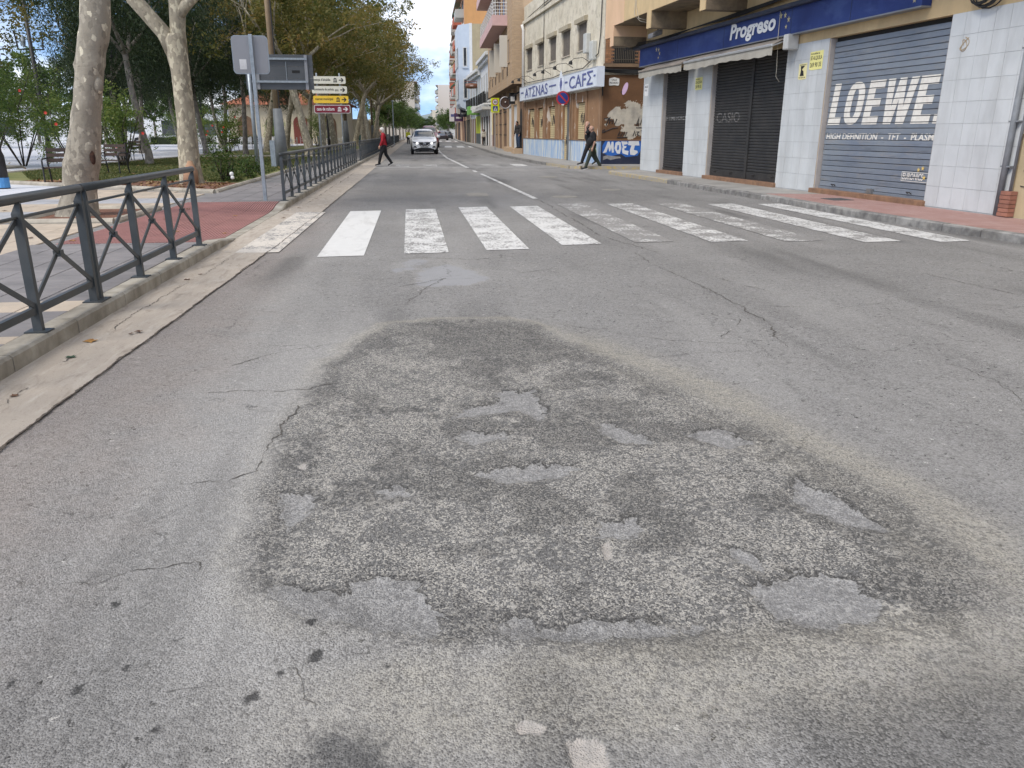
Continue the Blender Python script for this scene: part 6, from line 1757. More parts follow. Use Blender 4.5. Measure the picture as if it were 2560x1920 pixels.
rg_ = random.Random(4)
for a in (0.3, 1.6, 2.9, 4.1, 5.3): limb_tree(m, (-4.78, 13.95, 5.1), (math.cos(a), math.sin(a), 1.3), .12, 2.6, 3, rg_)
m.build('trunk', BK1, t1, smooth=True, fixn=False)
MB().sphere((-5.045, 13.69, 1.06), .05, 10, 8, 2.2, .9, .5).build('hollow', M('bark_wound', (.012, .008, .006), (.06, .022, .012), 14, .9, .01, 20), t1, smooth=True)
o = bpy.data.objects.new('crown', leaf_cloud('crown', PLF, ell_clusters(42, (-4.8, 13.9, 8.6), (3.6, 3.6, 2.6), 51), 90, .7, .10, 52)); COL.objects.link(o); o.parent = t1; o.location = (5.47, -13.9, -.14)
# ---- forked plane tree behind it
t2 = thing('plane_tree', 'forked plane tree with mottled bark standing in the red soil bed', 'tree', (-5.68, 21.8, .17), 'plane trees along the street')
m = MB()
loft(m, dense([(-5.68, 21.8, .08, .37), (-5.68, 21.8, .3, .30), (-5.68, 21.8, .76, .262), (-5.64, 21.8, 1.8, .225), (-5.63, 21.8, 2.87, .218), (-5.66, 21.8, 3.35, .25), (-5.68, 21.8, 3.6, .26), (-5.62, 21.8, 3.75, .22)], .08), 22, .04, 5)
m.tube([(-5.72, 21.8, 3.3), (-5.9, 21.8, 3.75), (-6.25, 21.75, 4.2), (-6.48, 21.7, 4.5), (-6.6, 21.7, 4.9), (-6.62, 21.7, 5.8)], [.2, .185, .175, .18, .15, .12], 14)
m.tube([(-5.60, 21.8, 3.3), (-5.58, 21.8, 3.8), (-5.53, 21.8, 4.3), (-5.50, 21.8, 4.9), (-5.4, 21.8, 5.9)], [.2, .18, .19, .17, .14], 14)
m.tube([(-5.5, 21.75, 4.15), (-5.3, 21.7, 4.38), (-5.08, 21.65, 4.55), (-4.9, 21.6, 5.1)], [.12, .13, .12, .09], 12)
for p, a in [((-6.62, 21.7, 5.7), 3), ((-6.62, 21.7, 5.7), 1.2), ((-5.4, 21.8, 5.8), .4), ((-5.4, 21.8, 5.8), 4.5), ((-4.9, 21.6, 5.0), 5.6)]: limb_tree(m, p, (math.cos(a), math.sin(a), 1.4), .10, 2.2, 3, rg_)
m.build('trunk', BK2, t2, smooth=True, fixn=False)
MB().tube([(-5.63, 21.47, .12), (-5.60, 21.50, .5), (-5.60, 21.53, .75)], [.2, .17, .05], 12).build('earth_stain', M('earth_stain', (.36, .21, .13), (.30, .19, .12), 4, .9), t2, smooth=True)
o = bpy.data.objects.new('crown', leaf_cloud('crown', PLF, ell_clusters(46, (-5.6, 21.8, 9.2), (4.0, 4.0, 2.6), 61), 90, .7, .10, 62)); COL.objects.link(o); o.parent = t2; o.location = (5.68, -21.8, -.17)
# ---- row of plane trees, three forms
def plane_form(seed, lean, H_, cr):
    r_ = thing('plane_tree', 'x', 'tree', (0, 0, 0), 'plane trees along the street')
    rg = random.Random(seed); m = MB()
    top = Vector((lean[0], lean[1], H_))
    loft(m, dense([(0, 0, -.1, .32), (.02 * lean[0], 0, .3, .25), (lean[0] * .35, lean[1] * .35, H_ * .45, .20), (lean[0] * .75, lean[1] * .75, H_ * .8, .19), (lean[0], lean[1], H_, .17)], .15), 12, .06, seed)
    for q in range(5):
        a = q * 1.257 + rg.uniform(-.4, .4)
        limb_tree(m, (lean[0] * .95, lean[1] * .95, H_ * .95), (math.cos(a), math.sin(a), rg.uniform(.5, 1.2)), .13, 2.4, 4, rg, .18)
    m.build('trunk', BK2, r_, smooth=True, fixn=False)
    cl_ = ell_clusters(cr[3], (lean[0], lean[1], H_ + cr[2]), cr[:3], seed + 7, .45, 3.6)
    me = leaf_cloud('crown', PLF, cl_, 88, .74, .105, seed + 9, lcs=.45)
    o = bpy.data.objects.new('crown', me); COL.objects.link(o); o.parent = r_
    return r_
PFm = [plane_form(11, (-.9, .2, 0), 4.4, (5.6, 5.2, 3.3, 140)), plane_form(23, (.35, .3, 0), 4.0, (5.2, 5.4, 3.2, 140)), plane_form(37, (1.2, -.2, 0), 4.6, (5.4, 5.2, 3.6, 150))]
ROW = [(-5.35, 44.5, 0, 0, 1.0), (-5.5, 52.5, 1, .7, 1.0), (-5.5, 61, 1, 2.4, 1.05), (-5.4, 70, 0, 1.9, 1.05), (-5.2, 79, 2, .5, 1.1), (-9.5, 56, 2, 1.0, 1.0), (-10, 68, 0, 3.9, 1.05), (-5.0, 89, 1, 4.0, 1.1), (-4.9, 99, 2, 2.2, 1.1), (-9.6, 80, 1, 5, 1.1), (-4.7, 108, 0, 3.2, 1.1), (-4.5, 119, 1, 1.1, 1.1), (-9.3, 96, 2, 3, 1.1), (-18.7, 33.5, 1, .3, .95), (-23, 47, 2, 4.0, 1.0), (-8.8, 112, 0, 0, 1.1)]
LBL = ['plane tree whose trunk rises below the large dark direction panel', 'plane tree just behind the fingerpost, left of its posts', 'plane tree with a straight trunk seen under the fingerpost', 'yellowing plane tree beyond the litter bin', 'leaning pale plane tree beyond the second lamp column', 'plane tree set back on the lawn behind the fingerpost',
       'plane tree by the cafe terrace with dark chairs', 'plane tree beside the far lamp column', 'plane tree overhanging the far railing', 'plane tree in front of the pavilion roof', 'plane tree over the far end of the railing', 'last plane tree before the rounder dark green street trees', 'plane tree at the right end of the pavilion', 'yellow-leaved plane tree over the hibiscus shrubs beside the plaza', 'leaning plane tree with speckled trunk on the pale plaza', 'plane tree before the cream garden wall']
used = set()
for i, (x, y, v, rz, sc) in enumerate(ROW):
    if v not in used:
        used.add(v); o = PFm[v]; o.location = (x, y, .15); o.rotation_euler = (0, 0, rz); o.scale = (sc,) * 3; o['label'] = LBL[i]
    else: copy_tree(PFm[v], None, (x, y, .15), rz, LBL[i], sc)
# ---- dark evergreens of the plaza
def dark_form(seed, H_, rr, n):
    r_ = thing('evergreen_tree', 'x', 'tree', (0, 0, 0), 'dark evergreens on the plaza')
    m = MB(); rg = random.Random(seed)
    loft(m, dense([(0, 0, -.1, .20), (.02, 0, .4, .16), (-.18, .05, 1.6, .135), (-.34, .1, 3.0, .12), (-.4, .1, H_, .11)], .2), 10, .05, seed)
    for q in range(5): a = q * 1.25; limb_tree(m, (-.4, .1, H_ * .92), (math.cos(a), math.sin(a), 1.2), .08, 2, 3, rg)
    m.build('trunk', BKG, r_, smooth=True, fixn=False)
    c1 = ell_clusters(n, (-.3, .1, H_ + 2.6), (rr, rr, 3.2), seed, .4, 3.4)
    rg2 = np.random.RandomState(seed); hang = []
    for p in c1[:int(n * .75)]:
        if p[2] < H_ + 2.6:
            for q in range(3): hang.append(p + np.array([rg2.uniform(-.3, .3), rg2.uniform(-.3, .3), -.45 * (q + 1)]))
    cl_ = np.concatenate([c1, np.array(hang)])
    cl_ = cl_[cl_[:, 2] > 3.0]
    me = leaf_cloud('crown', DKF, cl_, 75, .62, .085, seed + 3, .42, 1.6, .1)
    o = bpy.data.objects.new('crown', me); COL.objects.link(o); o.parent = r_
    return r_
DF = [dark_form(71, 4.6, 3.6, 120), dark_form(83, 4.2, 3.9, 130)]
DK = [(-10.83, 35.4, 0, 0, 1.0, 'evergreen with pale grey trunk in front of a slatted chair'), (-11.35, 47.2, 1, 1.2, 1.0, 'dark weeping evergreen right of the forked plane tree'), (-9.93, 51, 0, 2.5, 1.0, 'dark weeping evergreen beside the galvanised sign posts'), (-17.5, 56, 1, 3.3, 1.05, 'dark evergreen over the middle of the plaza'), (-20.5, 62, 0, 4.2, 1.1, 'dark evergreen by the brown trunks on the plaza'), (-14.5, 43, 1, 5.2, .95, 'dark evergreen between the two near plane trunks'),
      (-16, 72, 0, .8, 1.1, 'dark evergreen behind the hibiscus bush'), (-13.5, 62, 0, 3.0, 1.05, 'dark evergreen over the slatted chairs'), (-21, 78, 1, 1.0, 1.15, 'dark evergreen before the long white building'), (-28, 80, 0, 2.2, 1.2, 'dark evergreen far across the plaza'), (-12.5, 84, 1, .2, 1.1, 'dark evergreen shading the terrace tables')]
du = set()
for x, y, v, rz, sc, lb in DK:
    if v not in du: du.add(v); o = DF[v]; o.location = (x, y, .14); o.rotation_euler = (0, 0, rz); o.scale = (sc,) * 3; o['label'] = lb
    else: copy_tree(DF[v], None, (x, y, .14), rz, lb, sc)
# ---- round dark green street trees farther on
def round_form(seed, mat, H_, rr, rz_, n, size, gname, nm='street_tree'):
    r_ = thing(nm, 'x', 'tree', (0, 0, 0), gname)
    m = MB(); rg = random.Random(seed)
    loft(m, dense([(0, 0, -.1, .17), (0, 0, H_, .12)], .5), 8, .05, seed)
    for q in range(4): a = q * 1.57; limb_tree(m, (0, 0, H_ * .9), (math.cos(a), math.sin(a), 1), .08, 1.6, 3, rg)
    m.build('trunk', BKG, r_, smooth=True, fixn=False)
    me = leaf_cloud('crown', mat, ell_clusters(n, (0, 0, H_ + rz_ * .7), (rr, rr, rz_), seed, .5, H_ * .8), 60, .7, size, seed + 3)
    o = bpy.data.objects.new('crown', me); COL.objects.link(o); o.parent = r_
    return r_
rf = round_form(91, GRF_, 2.8, 3.2, 2.4, 90, .14, 'round street trees')
FAR = [(-3.8, 131), (-3.5, 142), (-3.2, 153), (-2.8, 165), (-2.2, 178), (-1.6, 192), (-1.0, 207), (-.2, 223), (.6, 240), (1.6, 258), (10.6, 225), (11.2, 240), (11.9, 256), (12.5, 274), (13.1, 292), (3.6, 300), (8.5, 330), (5, 360), (14, 350), (2.5, 340)]
for i, (x, y) in enumerate(FAR):
    lb = 'round dark green street tree in the left row at the far end of the street' if x < 5 else 'round dark green street tree in the right row at the far end of the street'
    if i == 0: rf.location = (x, y, .1); rf['label'] = lb
    else: copy_tree(rf, None, (x, y, .1), i * 1.3, lb, 1.0 + .1 * math.sin(i * 2.1))
# ---- background park trees
pf_ = round_form(97, GRF_, 3.0, 4.0, 3.6, 110, .17, 'park trees at the back of the plaza', 'park_tree')
BG = [(-34, 96), (-44, 104), (-27, 106), (-55, 100), (-38, 78), (-20, 114), (-12, 116), (-48, 84), (-62, 90), (-33, 112), (-58, 112), (-42, 60), (-36, 50), (-46, 42), (-39, 33), (-55, 52), (-64, 40), (-52, 28), (-70, 62), (-75, 75), (-48, 72)]
for i, (x, y) in enumerate(BG):
    lb = 'green park tree in the belt before the long white building' if y > 85 else 'green park tree at the left edge of the plaza'
    if i == 0: pf_.location = (x, y, .1); pf_['label'] = lb
    else: copy_tree(pf_, None, (x, y, .1), i * 1.1, lb, 1.0 + .15 * math.sin(i * 1.7))
# ---- hibiscus shrubs with red flowers
FLW = M('hibiscus_red', (.55, .03, .02), (.62, .06, .04), 6, .6)
def shrub(x, y, h, r, n, seed, lb, flowers=6, mat=None, name='hibiscus_shrub', cat='shrub'):
    r_ = thing(name, lb, cat, (x, y, .14))
    m = MB(); rg = random.Random(seed)
    for q in range(6): a = q * 1.05; m.tube([(x + .08 * math.cos(a), y + .08 * math.sin(a), .1), (x + .5 * r * math.cos(a), y + .5 * r * math.sin(a), h * .55), (x + .8 * r * math.cos(a + .4), y + .8 * r * math.sin(a + .4), h * .95)], [.03, .02, .008], 5)
    m.build('stem', BKD, r_, smooth=True, fixn=False)
    cl_ = ell_clusters(n, (0, 0, h * .55), (r, r, h * .48), seed, .35)
    me = leaf_cloud('foliage', mat or SHF, cl_, 70, .38, .055, seed + 3, .6)
    o = bpy.data.objects.new('foliage', me); COL.objects.link(o); o.parent = r_
    for q in range(flowers):
        a = rg.uniform(-2.6, -.5); zz = rg.uniform(.25, .85) * h; rr = r * 1.05 * math.sqrt(max(.1, 1 - ((zz / h - .55) / .5) ** 2))
        c = Vector((x + rr * math.cos(a), y + rr * math.sin(a), zz + .14)); mm = MB()
        for p in range(5):
            t = p * 1.257
            d = Vector((math.cos(t), -.25, math.sin(t)))
            e_ = Vector((-math.sin(t), 0, math.cos(t)))
            mm.add([c, c + d * .042 + e_ * .026, c + d * .064, c + d * .042 - e_ * .026], [(0, 1, 2, 3)])
        mm.build('flower', FLW, r_)
    return r_
shrub(-15.8, 35.5, 4.2, 2.3, 130, 201, 'tall hibiscus shrub with red flowers left of the near plane trunk', 5)
shrub(-13.2, 34, 2.9, 1.5, 70, 205, 'hibiscus shrub leaning over the plaza behind the near plane trunk', 3)
shrub(-11.2, 33.5, 3.0, 1.25, 60, 209, 'loose green shrub between the near plane trunk and a slatted chair', 2)
shrub(-11.6, 54, 3.0, 1.5, 80, 213, 'hibiscus shrub with red flowers beside the slatted chairs', 7)
shrub(-20, 42, 4.6, 2.6, 120, 217, 'broad dark shrub at the left edge of the plaza', 4, GRF_)
shrub(-17.5, 68, 3.4, 1.9, 70, 219, 'yellow-green shrub before the terrace tables', 0)
shrub(-8.6, 78, 3.0, 1.6, 60, 221, 'yellow-green shrub on the second lawn', 0)
shrub(-15.0, 94, 3.2, 1.5, 60, 223, 'bushy orange-green shrub in front of the pavilion arches', 4)
shrub(-5.05, 22.9, .80, .34, 9, 225, 'small dark rose bush at the foot of the forked plane tree', 0, GRF_, 'rose_bush', 'bush')
shrub(-4.75, 24.6, .6, .30, 7, 227, 'small leafy bush on the lawn edge by the galvanised post', 0, GRF_, 'rose_bush', 'bush')
tag(MB().sphere((-4.62, 21.6, .42), .055, 8, 6).sphere((-4.60, 21.58, .33), .05, 8, 6).build('litter_paper', WHT), 'crumpled white paper caught in the rose bush', 'litter')
hd = thing('hedge', 'low clipped dark green hedge before the long white building', 'hedge', (-26, 96, .11))
rgh = np.random.RandomState(5)
o = bpy.data.objects.new('foliage', leaf_cloud('foliage', GRF_, np.stack([rgh.uniform(-9, 9, 150), rgh.uniform(-.5, .5, 150), rgh.uniform(.2, .9, 150)], 1), 40, .4, .09, 6)); COL.objects.link(o); o.parent = hd
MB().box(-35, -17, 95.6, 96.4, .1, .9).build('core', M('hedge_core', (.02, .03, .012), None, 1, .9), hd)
# ---- grass blades and leaf litter
def blades(poly, n, seed, h, mat, z, name):
    rg = np.random.RandomState(seed)
    P_ = np.array(poly); lo_, hi_ = P_.min(0), P_.max(0)
    q = lo_ + (hi_ - lo_) * rg.rand(n * 2, 2)
    q[:, 1] = lo_[1] + (hi_[1] - lo_[1]) * rg.rand(n * 2) ** 1.7
    q = q[sdist(poly, q[:, 0], q[:, 1]) < -.12][:n]; n = len(q)
    a = rg.rand(n) * 6.28; hh = h * (.5 + rg.rand(n)); w_ = .012 + q[:, 1] * .0007
    dx, dy = np.cos(a) * w_, np.sin(a) * w_
    tip = np.stack([q[:, 0] + rg.randn(n) * .03, q[:, 1] + rg.randn(n) * .03, z + hh], 1)
    v = np.stack([np.stack([q[:, 0] - dx, q[:, 1] - dy, np.full(n, z - .01)], 1), np.stack([q[:, 0] + dx, q[:, 1] + dy, np.full(n, z - .01)], 1), tip], 1)
    me = bpy.data.meshes.new(name)
    me.vertices.add(n * 3); me.vertices.foreach_set('co', v.ravel())
    me.loops.add(n * 3); me.loops.foreach_set('vertex_index', np.arange(n * 3, dtype=np.int32))
    me.polygons.add(n); me.polygons.foreach_set('loop_start', np.arange(0, n * 3, 3, dtype=np.int32))
    me.update(calc_edges=True)
    at_ = me.attributes.new('lc', 'FLOAT', 'POINT'); at_.data.foreach_set('value', np.repeat(rg.rand(n), 3).astype(np.float32))
    me.materials.append(mat)
    o = bpy.data.objects.new(name, me); COL.objects.link(o); return stuff(o)
GRS = leafmat('grass_blades', [(.045, .075, .018), (.08, .105, .028), (.13, .14, .04), (.22, .20, .08)], .3)
GB = [(-4.6, 22.4), (-4.4, 45), (-12, 45), (-12.6, 38.9), (-13, 28.7), (-10.8, 24.2), (-6, 23.0)]
tag(blades(GB, 60000, 5, .05, GRS, .165, 'grass'), 'short patchy grass on the lawn behind the soil bed', 'grass')
LFM = leafmat('dry_leaves', [(.12, .06, .025), (.20, .11, .045), (.30, .19, .08), (.10, .055, .03)], .1)
def litter(poly, n, seed, z, size, name):
    rg = np.random.RandomState(seed); P_ = np.array(poly); lo_, hi_ = P_.min(0), P_.max(0)
    q = lo_ + (hi_ - lo_) * rg.rand(n * 3, 2); q = q[sdist(poly, q[:, 0], q[:, 1]) < -.02][:n]
    c = np.concatenate([q, np.full((len(q), 1), z)], 1)
    me = leaf_cloud(name, LFM, c, 1, .012, size, seed, .8, 0, 1.5)
    o = bpy.data.objects.new(name, me); COL.objects.link(o); return stuff(o)
SOILP = [(-4.6, 19.3), (-4.55, 22.0), (-6, 22.8), (-8.5, 23.4), (-10.4, 23.8), (-10.4, 23.2)]
tag(litter(SOILP, 420, 7, .185, .055, 'leaf_litter'), 'dry brown leaves scattered over the red soil bed', 'leaves')
tag(litter(GB, 260, 8, .20, .06, 'leaf_litter'), 'fallen leaves scattered over the lawn grass', 'leaves')
tag(litter([(-13, 24), (-13.5, 40), (-30, 45), (-28, 22)], 160, 9, .13, .07, 'leaf_litter'), 'fallen leaves scattered over the pale plaza paving', 'leaves')
def fallen(x, y, z, s, mat, rz, lb):
    out = [(0, -1), (.25, -.5), (.75, -.55), (.55, -.1), (1, .25), (.5, .35), (.35, .9), (0, .55), (-.35, .9), (-.5, .35), (-1, .25), (-.55, -.1), (-.75, -.55), (-.25, -.5)]
    vs = [(x, y, z + .006)]
    for i, (a, b) in enumerate(out):
        ca, sa = math.cos(rz), math.sin(rz)
        vs.append((x + s * (a * ca - b * sa), y + s * (a * sa + b * ca), z + .004 + s * .25 * ((i * 7) % 5) / 5))
    o = MB().add(vs, [(0, i + 1, (i + 1) % 14 + 1) for i in range(14)]).build('fallen_leaf', mat)
    return tag(o, lb, 'leaf', 'fallen leaves')
LY = M('leaf_ochre', (.40, .22, .05), (.28, .13, .035), 20, .7); LBn = M('leaf_brown', (.12, .06, .03), (.08, .04, .022), 20, .7); LGn = M('leaf_green', (.04, .07, .04), None, 1, .7)
fallen(-2.33, 5.75, .018, .055, LY, .4, 'ochre and brown plane leaf lying in the gutter')
fallen(-2.30, 5.33, .018, .04, LGn, 1.2, 'small dark green leaf lying in the gutter')
rl = random.Random(12)
for i in range(14):
    y = rl.uniform(4.2, 34); fallen(kx(y) + rl.uniform(.06, .45), y, .018, rl.uniform(.02, .05), LBn, rl.uniform(0, 6), 'small curled brown leaf lying in the gutter')
for x, y in [(-4.3, 10.6), (-3.4, 11.9), (-3.1, 14.4), (-4.0, 14.9), (-2.75, 12.0), (-3.9, 13.2)]: fallen(x, y, rz_(x, y), .05, LY, rl.uniform(0, 6), 'tan leaf lying on the red ribbed paving')
for i in range(14): fallen(rl.uniform(-8.3, -4.8), rl.uniform(9.5, 18), .135, .05, LBn, rl.uniform(0, 6), 'brown leaf lying on the beige slabs')
# ================================================================== VEHICLES
TYR = M('tyre', (.015, .015, .015), None, 1, .8)
RIM = M('wheel_rim', (.32, .33, .34), None, 1, .35, metal=.8)
CGL = M('car_glass', (.015, .02, .028), (.03, .04, .05), 1.5, .05, spec=.8)
BPL = M('black_plastic', (.018, .018, .019), None, 1, .5)
CHR = M('chrome', (.6, .6, .62), None, 1, .15, metal=1.)
k = NT('headlamp_lit'); e_ = k.n('ShaderNodeEmission'); e_.inputs['Strength'].default_value = 2.2; e_.inputs['Color'].default_value = (1, .98, .95, 1); k.l(e_.outputs[0], k.out.inputs['Surface']); HLT = k.m
def carpaint(nm, c):
    k = NT(nm); return k.pbr(k.mix(k.noise(.8), c, tuple(t * .96 for t in c)), .28, 0, None, .5, **{'Coat Weight': .6, 'Coat Roughness': .06})
def car(paint_, label, name='parked_car', lights=True, hgt=1.0, detail=True):
    r_ = thing(name, label, 'car', (0, 0, 0))
    ST = [(-2.20, .24, .74, .77, .66, .74, .58), (-2.17, .22, .78, .83, .72, .79, .62), (-2.0, .21, .86, .92, .79, .84, .64), (-1.75, .22, .90, .97, .84, .88, .66), (-1.1, .2, .96, 1.04, .87, .90, .70), (-.75, .2, 1.0, 1.09, .87, .905, .72),
          (-.35, .2, 1.03, 1.30, .87, .905, .67), (.1, .2, 1.04, 1.58, .87, .905, .63), (.7, .2, 1.05, 1.62, .87, .905, .62), (1.4, .2, 1.08, 1.56, .87, .90, .58), (1.95, .25, 1.08, 1.32, .85, .87, .54), (2.14, .3, 1.0, 1.08, .78, .80, .5), (2.19, .45, .9, .95, .6, .66, .42)]
    m = MB(); n = 14
    for (y, lo_, mi, tp, wl_, wm, wt_) in ST:
        half = [(wl_ * .8, lo_), (wl_, lo_ + .12), (wm, (lo_ + mi) / 2 + .06), (wm * .985, mi - .04), (wm * .95, mi + .02), (wt_ * 1.03, tp - .07), (wt_ * .78, tp)]
        for x, z in half: m.v.append((x, y, z * hgt))
        for x, z in half[::-1]: m.v.append((-x, y, z * hgt))
    for i in range(len(ST) - 1):
        for q in range(n): a = i * n + q; b = i * n + (q + 1) % n; m.f.append((a, b, b + n, a + n))
    m.f.append(tuple(range(n))); m.f.append(tuple(range((len(ST) - 1) * n, len(ST) * n)))
    bd = m.build('body', paint_, r_, smooth=True)
    sb = bd.modifiers.new('sub', 'SUBSURF'); sb.levels = 2; sb.render_levels = 2
    h = hgt
    bpy.context.view_layer.update()
    be = bd.evaluated_get(bpy.context.evaluated_depsgraph_get())
    def panel(nm, pts, mat, par=r_, dr=(0, 1, 0), off=.012, cuts=2):
        """flat outline pressed onto the curved body along dr"""
        bm = bmesh.new(); d = Vector(dr).normalized()
        bm.faces.new([bm.verts.new((x, y, z * h)) for x, y, z in pts])
        bmesh.ops.triangulate(bm, faces=bm.faces[:])
        for _ in range(cuts): bmesh.ops.subdivide_edges(bm, edges=bm.edges[:], cuts=1, use_grid_fill=True)
        for v in bm.verts:
            ok, hit, nr_, _i = be.ray_cast(v.co - d * 3, d)
            if ok: v.co = hit - d * off
        me = bpy.data.meshes.new(nm); bm.to_mesh(me); bm.free()
        me.materials.append(mat); me.polygons.foreach_set('use_smooth', [True] * len(me.polygons))
        o = bpy.data.objects.new(nm, me); COL.objects.link(o); o.parent = par
        return o
    panel('windscreen', [(-.70, -.66, 1.09), (-.35, -.76, 1.09), (.35, -.76, 1.09), (.70, -.66, 1.09), (.60, .02, 1.50), (.3, -.02, 1.53), (-.3, -.02, 1.53), (-.60, .02, 1.50)], CGL, r_, (0, .5, -.86), .01, 3)
    panel('rear_window', [(-.52, 1.98, 1.26), (.52, 1.98, 1.26), (.55, 1.62, 1.46), (-.55, 1.62, 1.46)], CGL, r_, (0, -.8, -.6))
    for s_ in (-1, 1):
        panel('side_window', [(s_ * 1, -.40, 1.10), (s_ * 1, .55, 1.11), (s_ * 1, .55, 1.46), (s_ * 1, .12, 1.44)], CGL, r_, (-s_, 0, 0))
        panel('side_window', [(s_ * 1, .65, 1.11), (s_ * 1, 1.55, 1.14), (s_ * 1, 1.4, 1.42), (s_ * 1, .65, 1.46)], CGL, r_, (-s_, 0, 0))
        MB().sphere((s_ * 1.0, -.52, 1.12 * h), .125, 10, 8, .66, 1.0, .55).build('mirror', paint_, r_, smooth=True)
        MB().bar((s_ * .84, -.5, 1.08 * h), (s_ * .98, -.5, 1.10 * h), .05).build('mirror_arm', BPL, r_)
        for y in (-1.35, 1.32):
            wq = MB().tube([(s_ * .72, y, .33), (s_ * .735, y, .33), (s_ * .905, y, .33), (s_ * .92, y, .33)], [.28, .33, .33, .28], 22).build('wheel', TYR, r_)
            MB().cyl((s_ * .90, y, .33), (s_ * .925, y, .33), .21, n=18).build('rim', RIM, wq)
            panel('wheel_arch', [(s_ * 1, y - .40, .22), (s_ * 1, y + .40, .22), (s_ * 1, y + .40, .45), (s_ * 1, y + .28, .66), (s_ * 1, y, .74), (s_ * 1, y - .28, .66), (s_ * 1, y - .40, .45)], BPL, r_, (-s_, 0, 0), .006)
    if not detail: 
        for s_ in (-1, 1): MB().box(min(s_ * .55, s_ * .8), max(s_ * .55, s_ * .8), 2.06, 2.14, .86, 1.0).build('tail_lamp', SRD, r_)
        return r_
    # front face
    FY = -2.2
    Q = lambda pts: [(x, FY, z) for x, z in pts]
    panel('bumper_lip', Q([(-.60, .235), (.60, .235), (.66, .34), (.42, .40), (.25, .43), (-.25, .43), (-.42, .40), (-.66, .34)]), BPL, cuts=3)
    MB().box(-.62, .62, -2.12, -1.9, .17, .28).build('valance', BPL, r_)
    gr = panel('grille', Q([(-.20, .46), (.20, .46), (.31, .55), (.43, .74), (.40, .775), (-.40, .775), (-.43, .74), (-.31, .55)]), BPL, cuts=3)
    def yf(x, z):
        ok, hit, _n, _i = be.ray_cast(Vector((x, -5, z * h)), Vector((0, 1, 0))); return hit.y if ok else FY
    for s_ in (-1, 1):
        MB().tube([(x, yf(x, z) - .02, z * h) for x, z in [(s_ * .40, .765), (s_ * .33, .66), (s_ * .27, .585), (s_ * .2, .56), (0, .555)]], .020, 6).build('chrome_bar', CHR, gr, smooth=True)
        hd_ = panel('headlamp', Q([(s_ * .45, .665), (s_ * .62, .69), (s_ * .80, .775), (s_ * .81, .83), (s_ * .62, .80), (s_ * .44, .755)]), M('lamp_dark', (.08, .085, .09), (.15, .15, .16), 8, .2), off=.014)
        if lights: MB().sphere((s_ * .50, yf(s_ * .5, .71) - .012, .71 * h), .06, 10, 8, .9, 1.15, .3).build('lit_lens', HLT, hd_)
        panel('fog_recess', Q([(s_ * .50, .43), (s_ * .76, .43), (s_ * .70, .53), (s_ * .60, .54)]), BPL)
    ey = yf(0, .68) - .03
    MB().tube([(.09 * math.cos(t), ey, (.675 + .078 * math.sin(t)) * h) for t in np.linspace(0, 6.2832, 19)], .013, 6).build('emblem', CHR, gr, smooth=True)
    MB().box(-.105, .105, ey - .012, ey + .004, .662 * h, .69 * h).build('emblem_bar', CHR, gr)
    FY = yf(0, .5)
    pl = MB().box(-.26, .26, FY - .035, FY - .02, .455 * h, .565 * h).build('number_plate', M('plate_refl', (.6, .6, .58), None, 1, .5), r_)
    m = MB(); v, f = text_mesh('1538 LKB', .44, .075, .02); m.add([(x - .22, FY - .038, .472 * h + y) for x, y in v], f); m.build('lettering', INK, pl)
    return r_
wcar = car(carpaint('car_white', (.80, .81, .81)), 'white crossover car driving towards the crossing with its headlamps lit', 'white_car', True, 1.03)
wcar.location = (.94, 57.6, 0)
c2 = car(carpaint('car_red', (.22, .015, .025)), 'dark red van half hidden behind the white crossover', 'red_van', False, 1.28, False)
c2.location = (1.9, 82, 0)
c3 = car(carpaint('car_dark', (.03, .025, .03)), 'dark car driving away beyond the far crossing', 'dark_car', False, 1.0, False); c3.location = (5.9, 150, 0); c3.rotation_euler = (0, 0, math.pi * 0 + .03)
c4 = car(carpaint('car_black', (.02, .025, .03)), 'black car parked by the right kerb far along the street', 'parked_car', False, 1.0, False); c4.location = (8.2, 178, 0)
c5 = car(carpaint('car_silver', (.45, .46, .48)), 'silver car queued behind the dark car', 'silver_car', False, 1.0, False); c5.location = (4.5, 168, 0)
c6 = copy_tree(c5, None, (9.6, 205, 0), .03, 'pale car parked under the right row of round trees')
vn = car(carpaint('van_white', (.68, .69, .70)), 'white car parked side-on beyond the plaza shrubs', 'parked_car', False, 1.12, False); vn.location = (-29.5, 90, .11); vn.rotation_euler = (0, 0, 1.6)

# ================================================================== PEOPLE
class Blob(MB):
    """overlapping limbs and volumes fused into one continuous skin by a voxel remesh"""
    def axes(s, f, sd): s.fx = f; s.sx = sd; return s
    def ell(s, c, rf, rs_, rz, nu=14, nv=10):
        o = len(s.v); c = Vector(c)
        for j in range(nv + 1):
            ph = math.pi * j / nv
            for i in range(nu):
                t = 2 * math.pi * i / nu
                s.v.append(tuple(c + s.fx * (rf * math.sin(ph) * math.cos(t)) + s.sx * (rs_ * math.sin(ph) * math.sin(t)) + Vector((0, 0, rz * math.cos(ph)))))
        for j in range(nv):
            for i in range(nu):
                a = o + j * nu + i; b = o + j * nu + (i + 1) % nu; s.f.append((a, a + nu, b + nu, b))
        return s
    def limb(s, pts, rad):
        s.tube(pts, rad, 12)
        for p, r in zip(pts, rad): s.sphere(p, r, 10, 8)
        return s
    def fuse(s, name, mat, parent, vox=.012, it=4):
        o = s.build(name, mat, parent, smooth=True)
        r = o.modifiers.new('fuse', 'REMESH'); r.mode = 'VOXEL'; r.voxel_size = vox; r.use_smooth_shade = True
        q = o.modifiers.new('soft', 'SMOOTH'); q.factor = .5; q.iterations = it
        return o
SKN = M('skin', (.42, .25, .18), (.38, .22, .155), 6, .55)
SOL = M('sole_white', (.6, .6, .58), None, 1, .6)
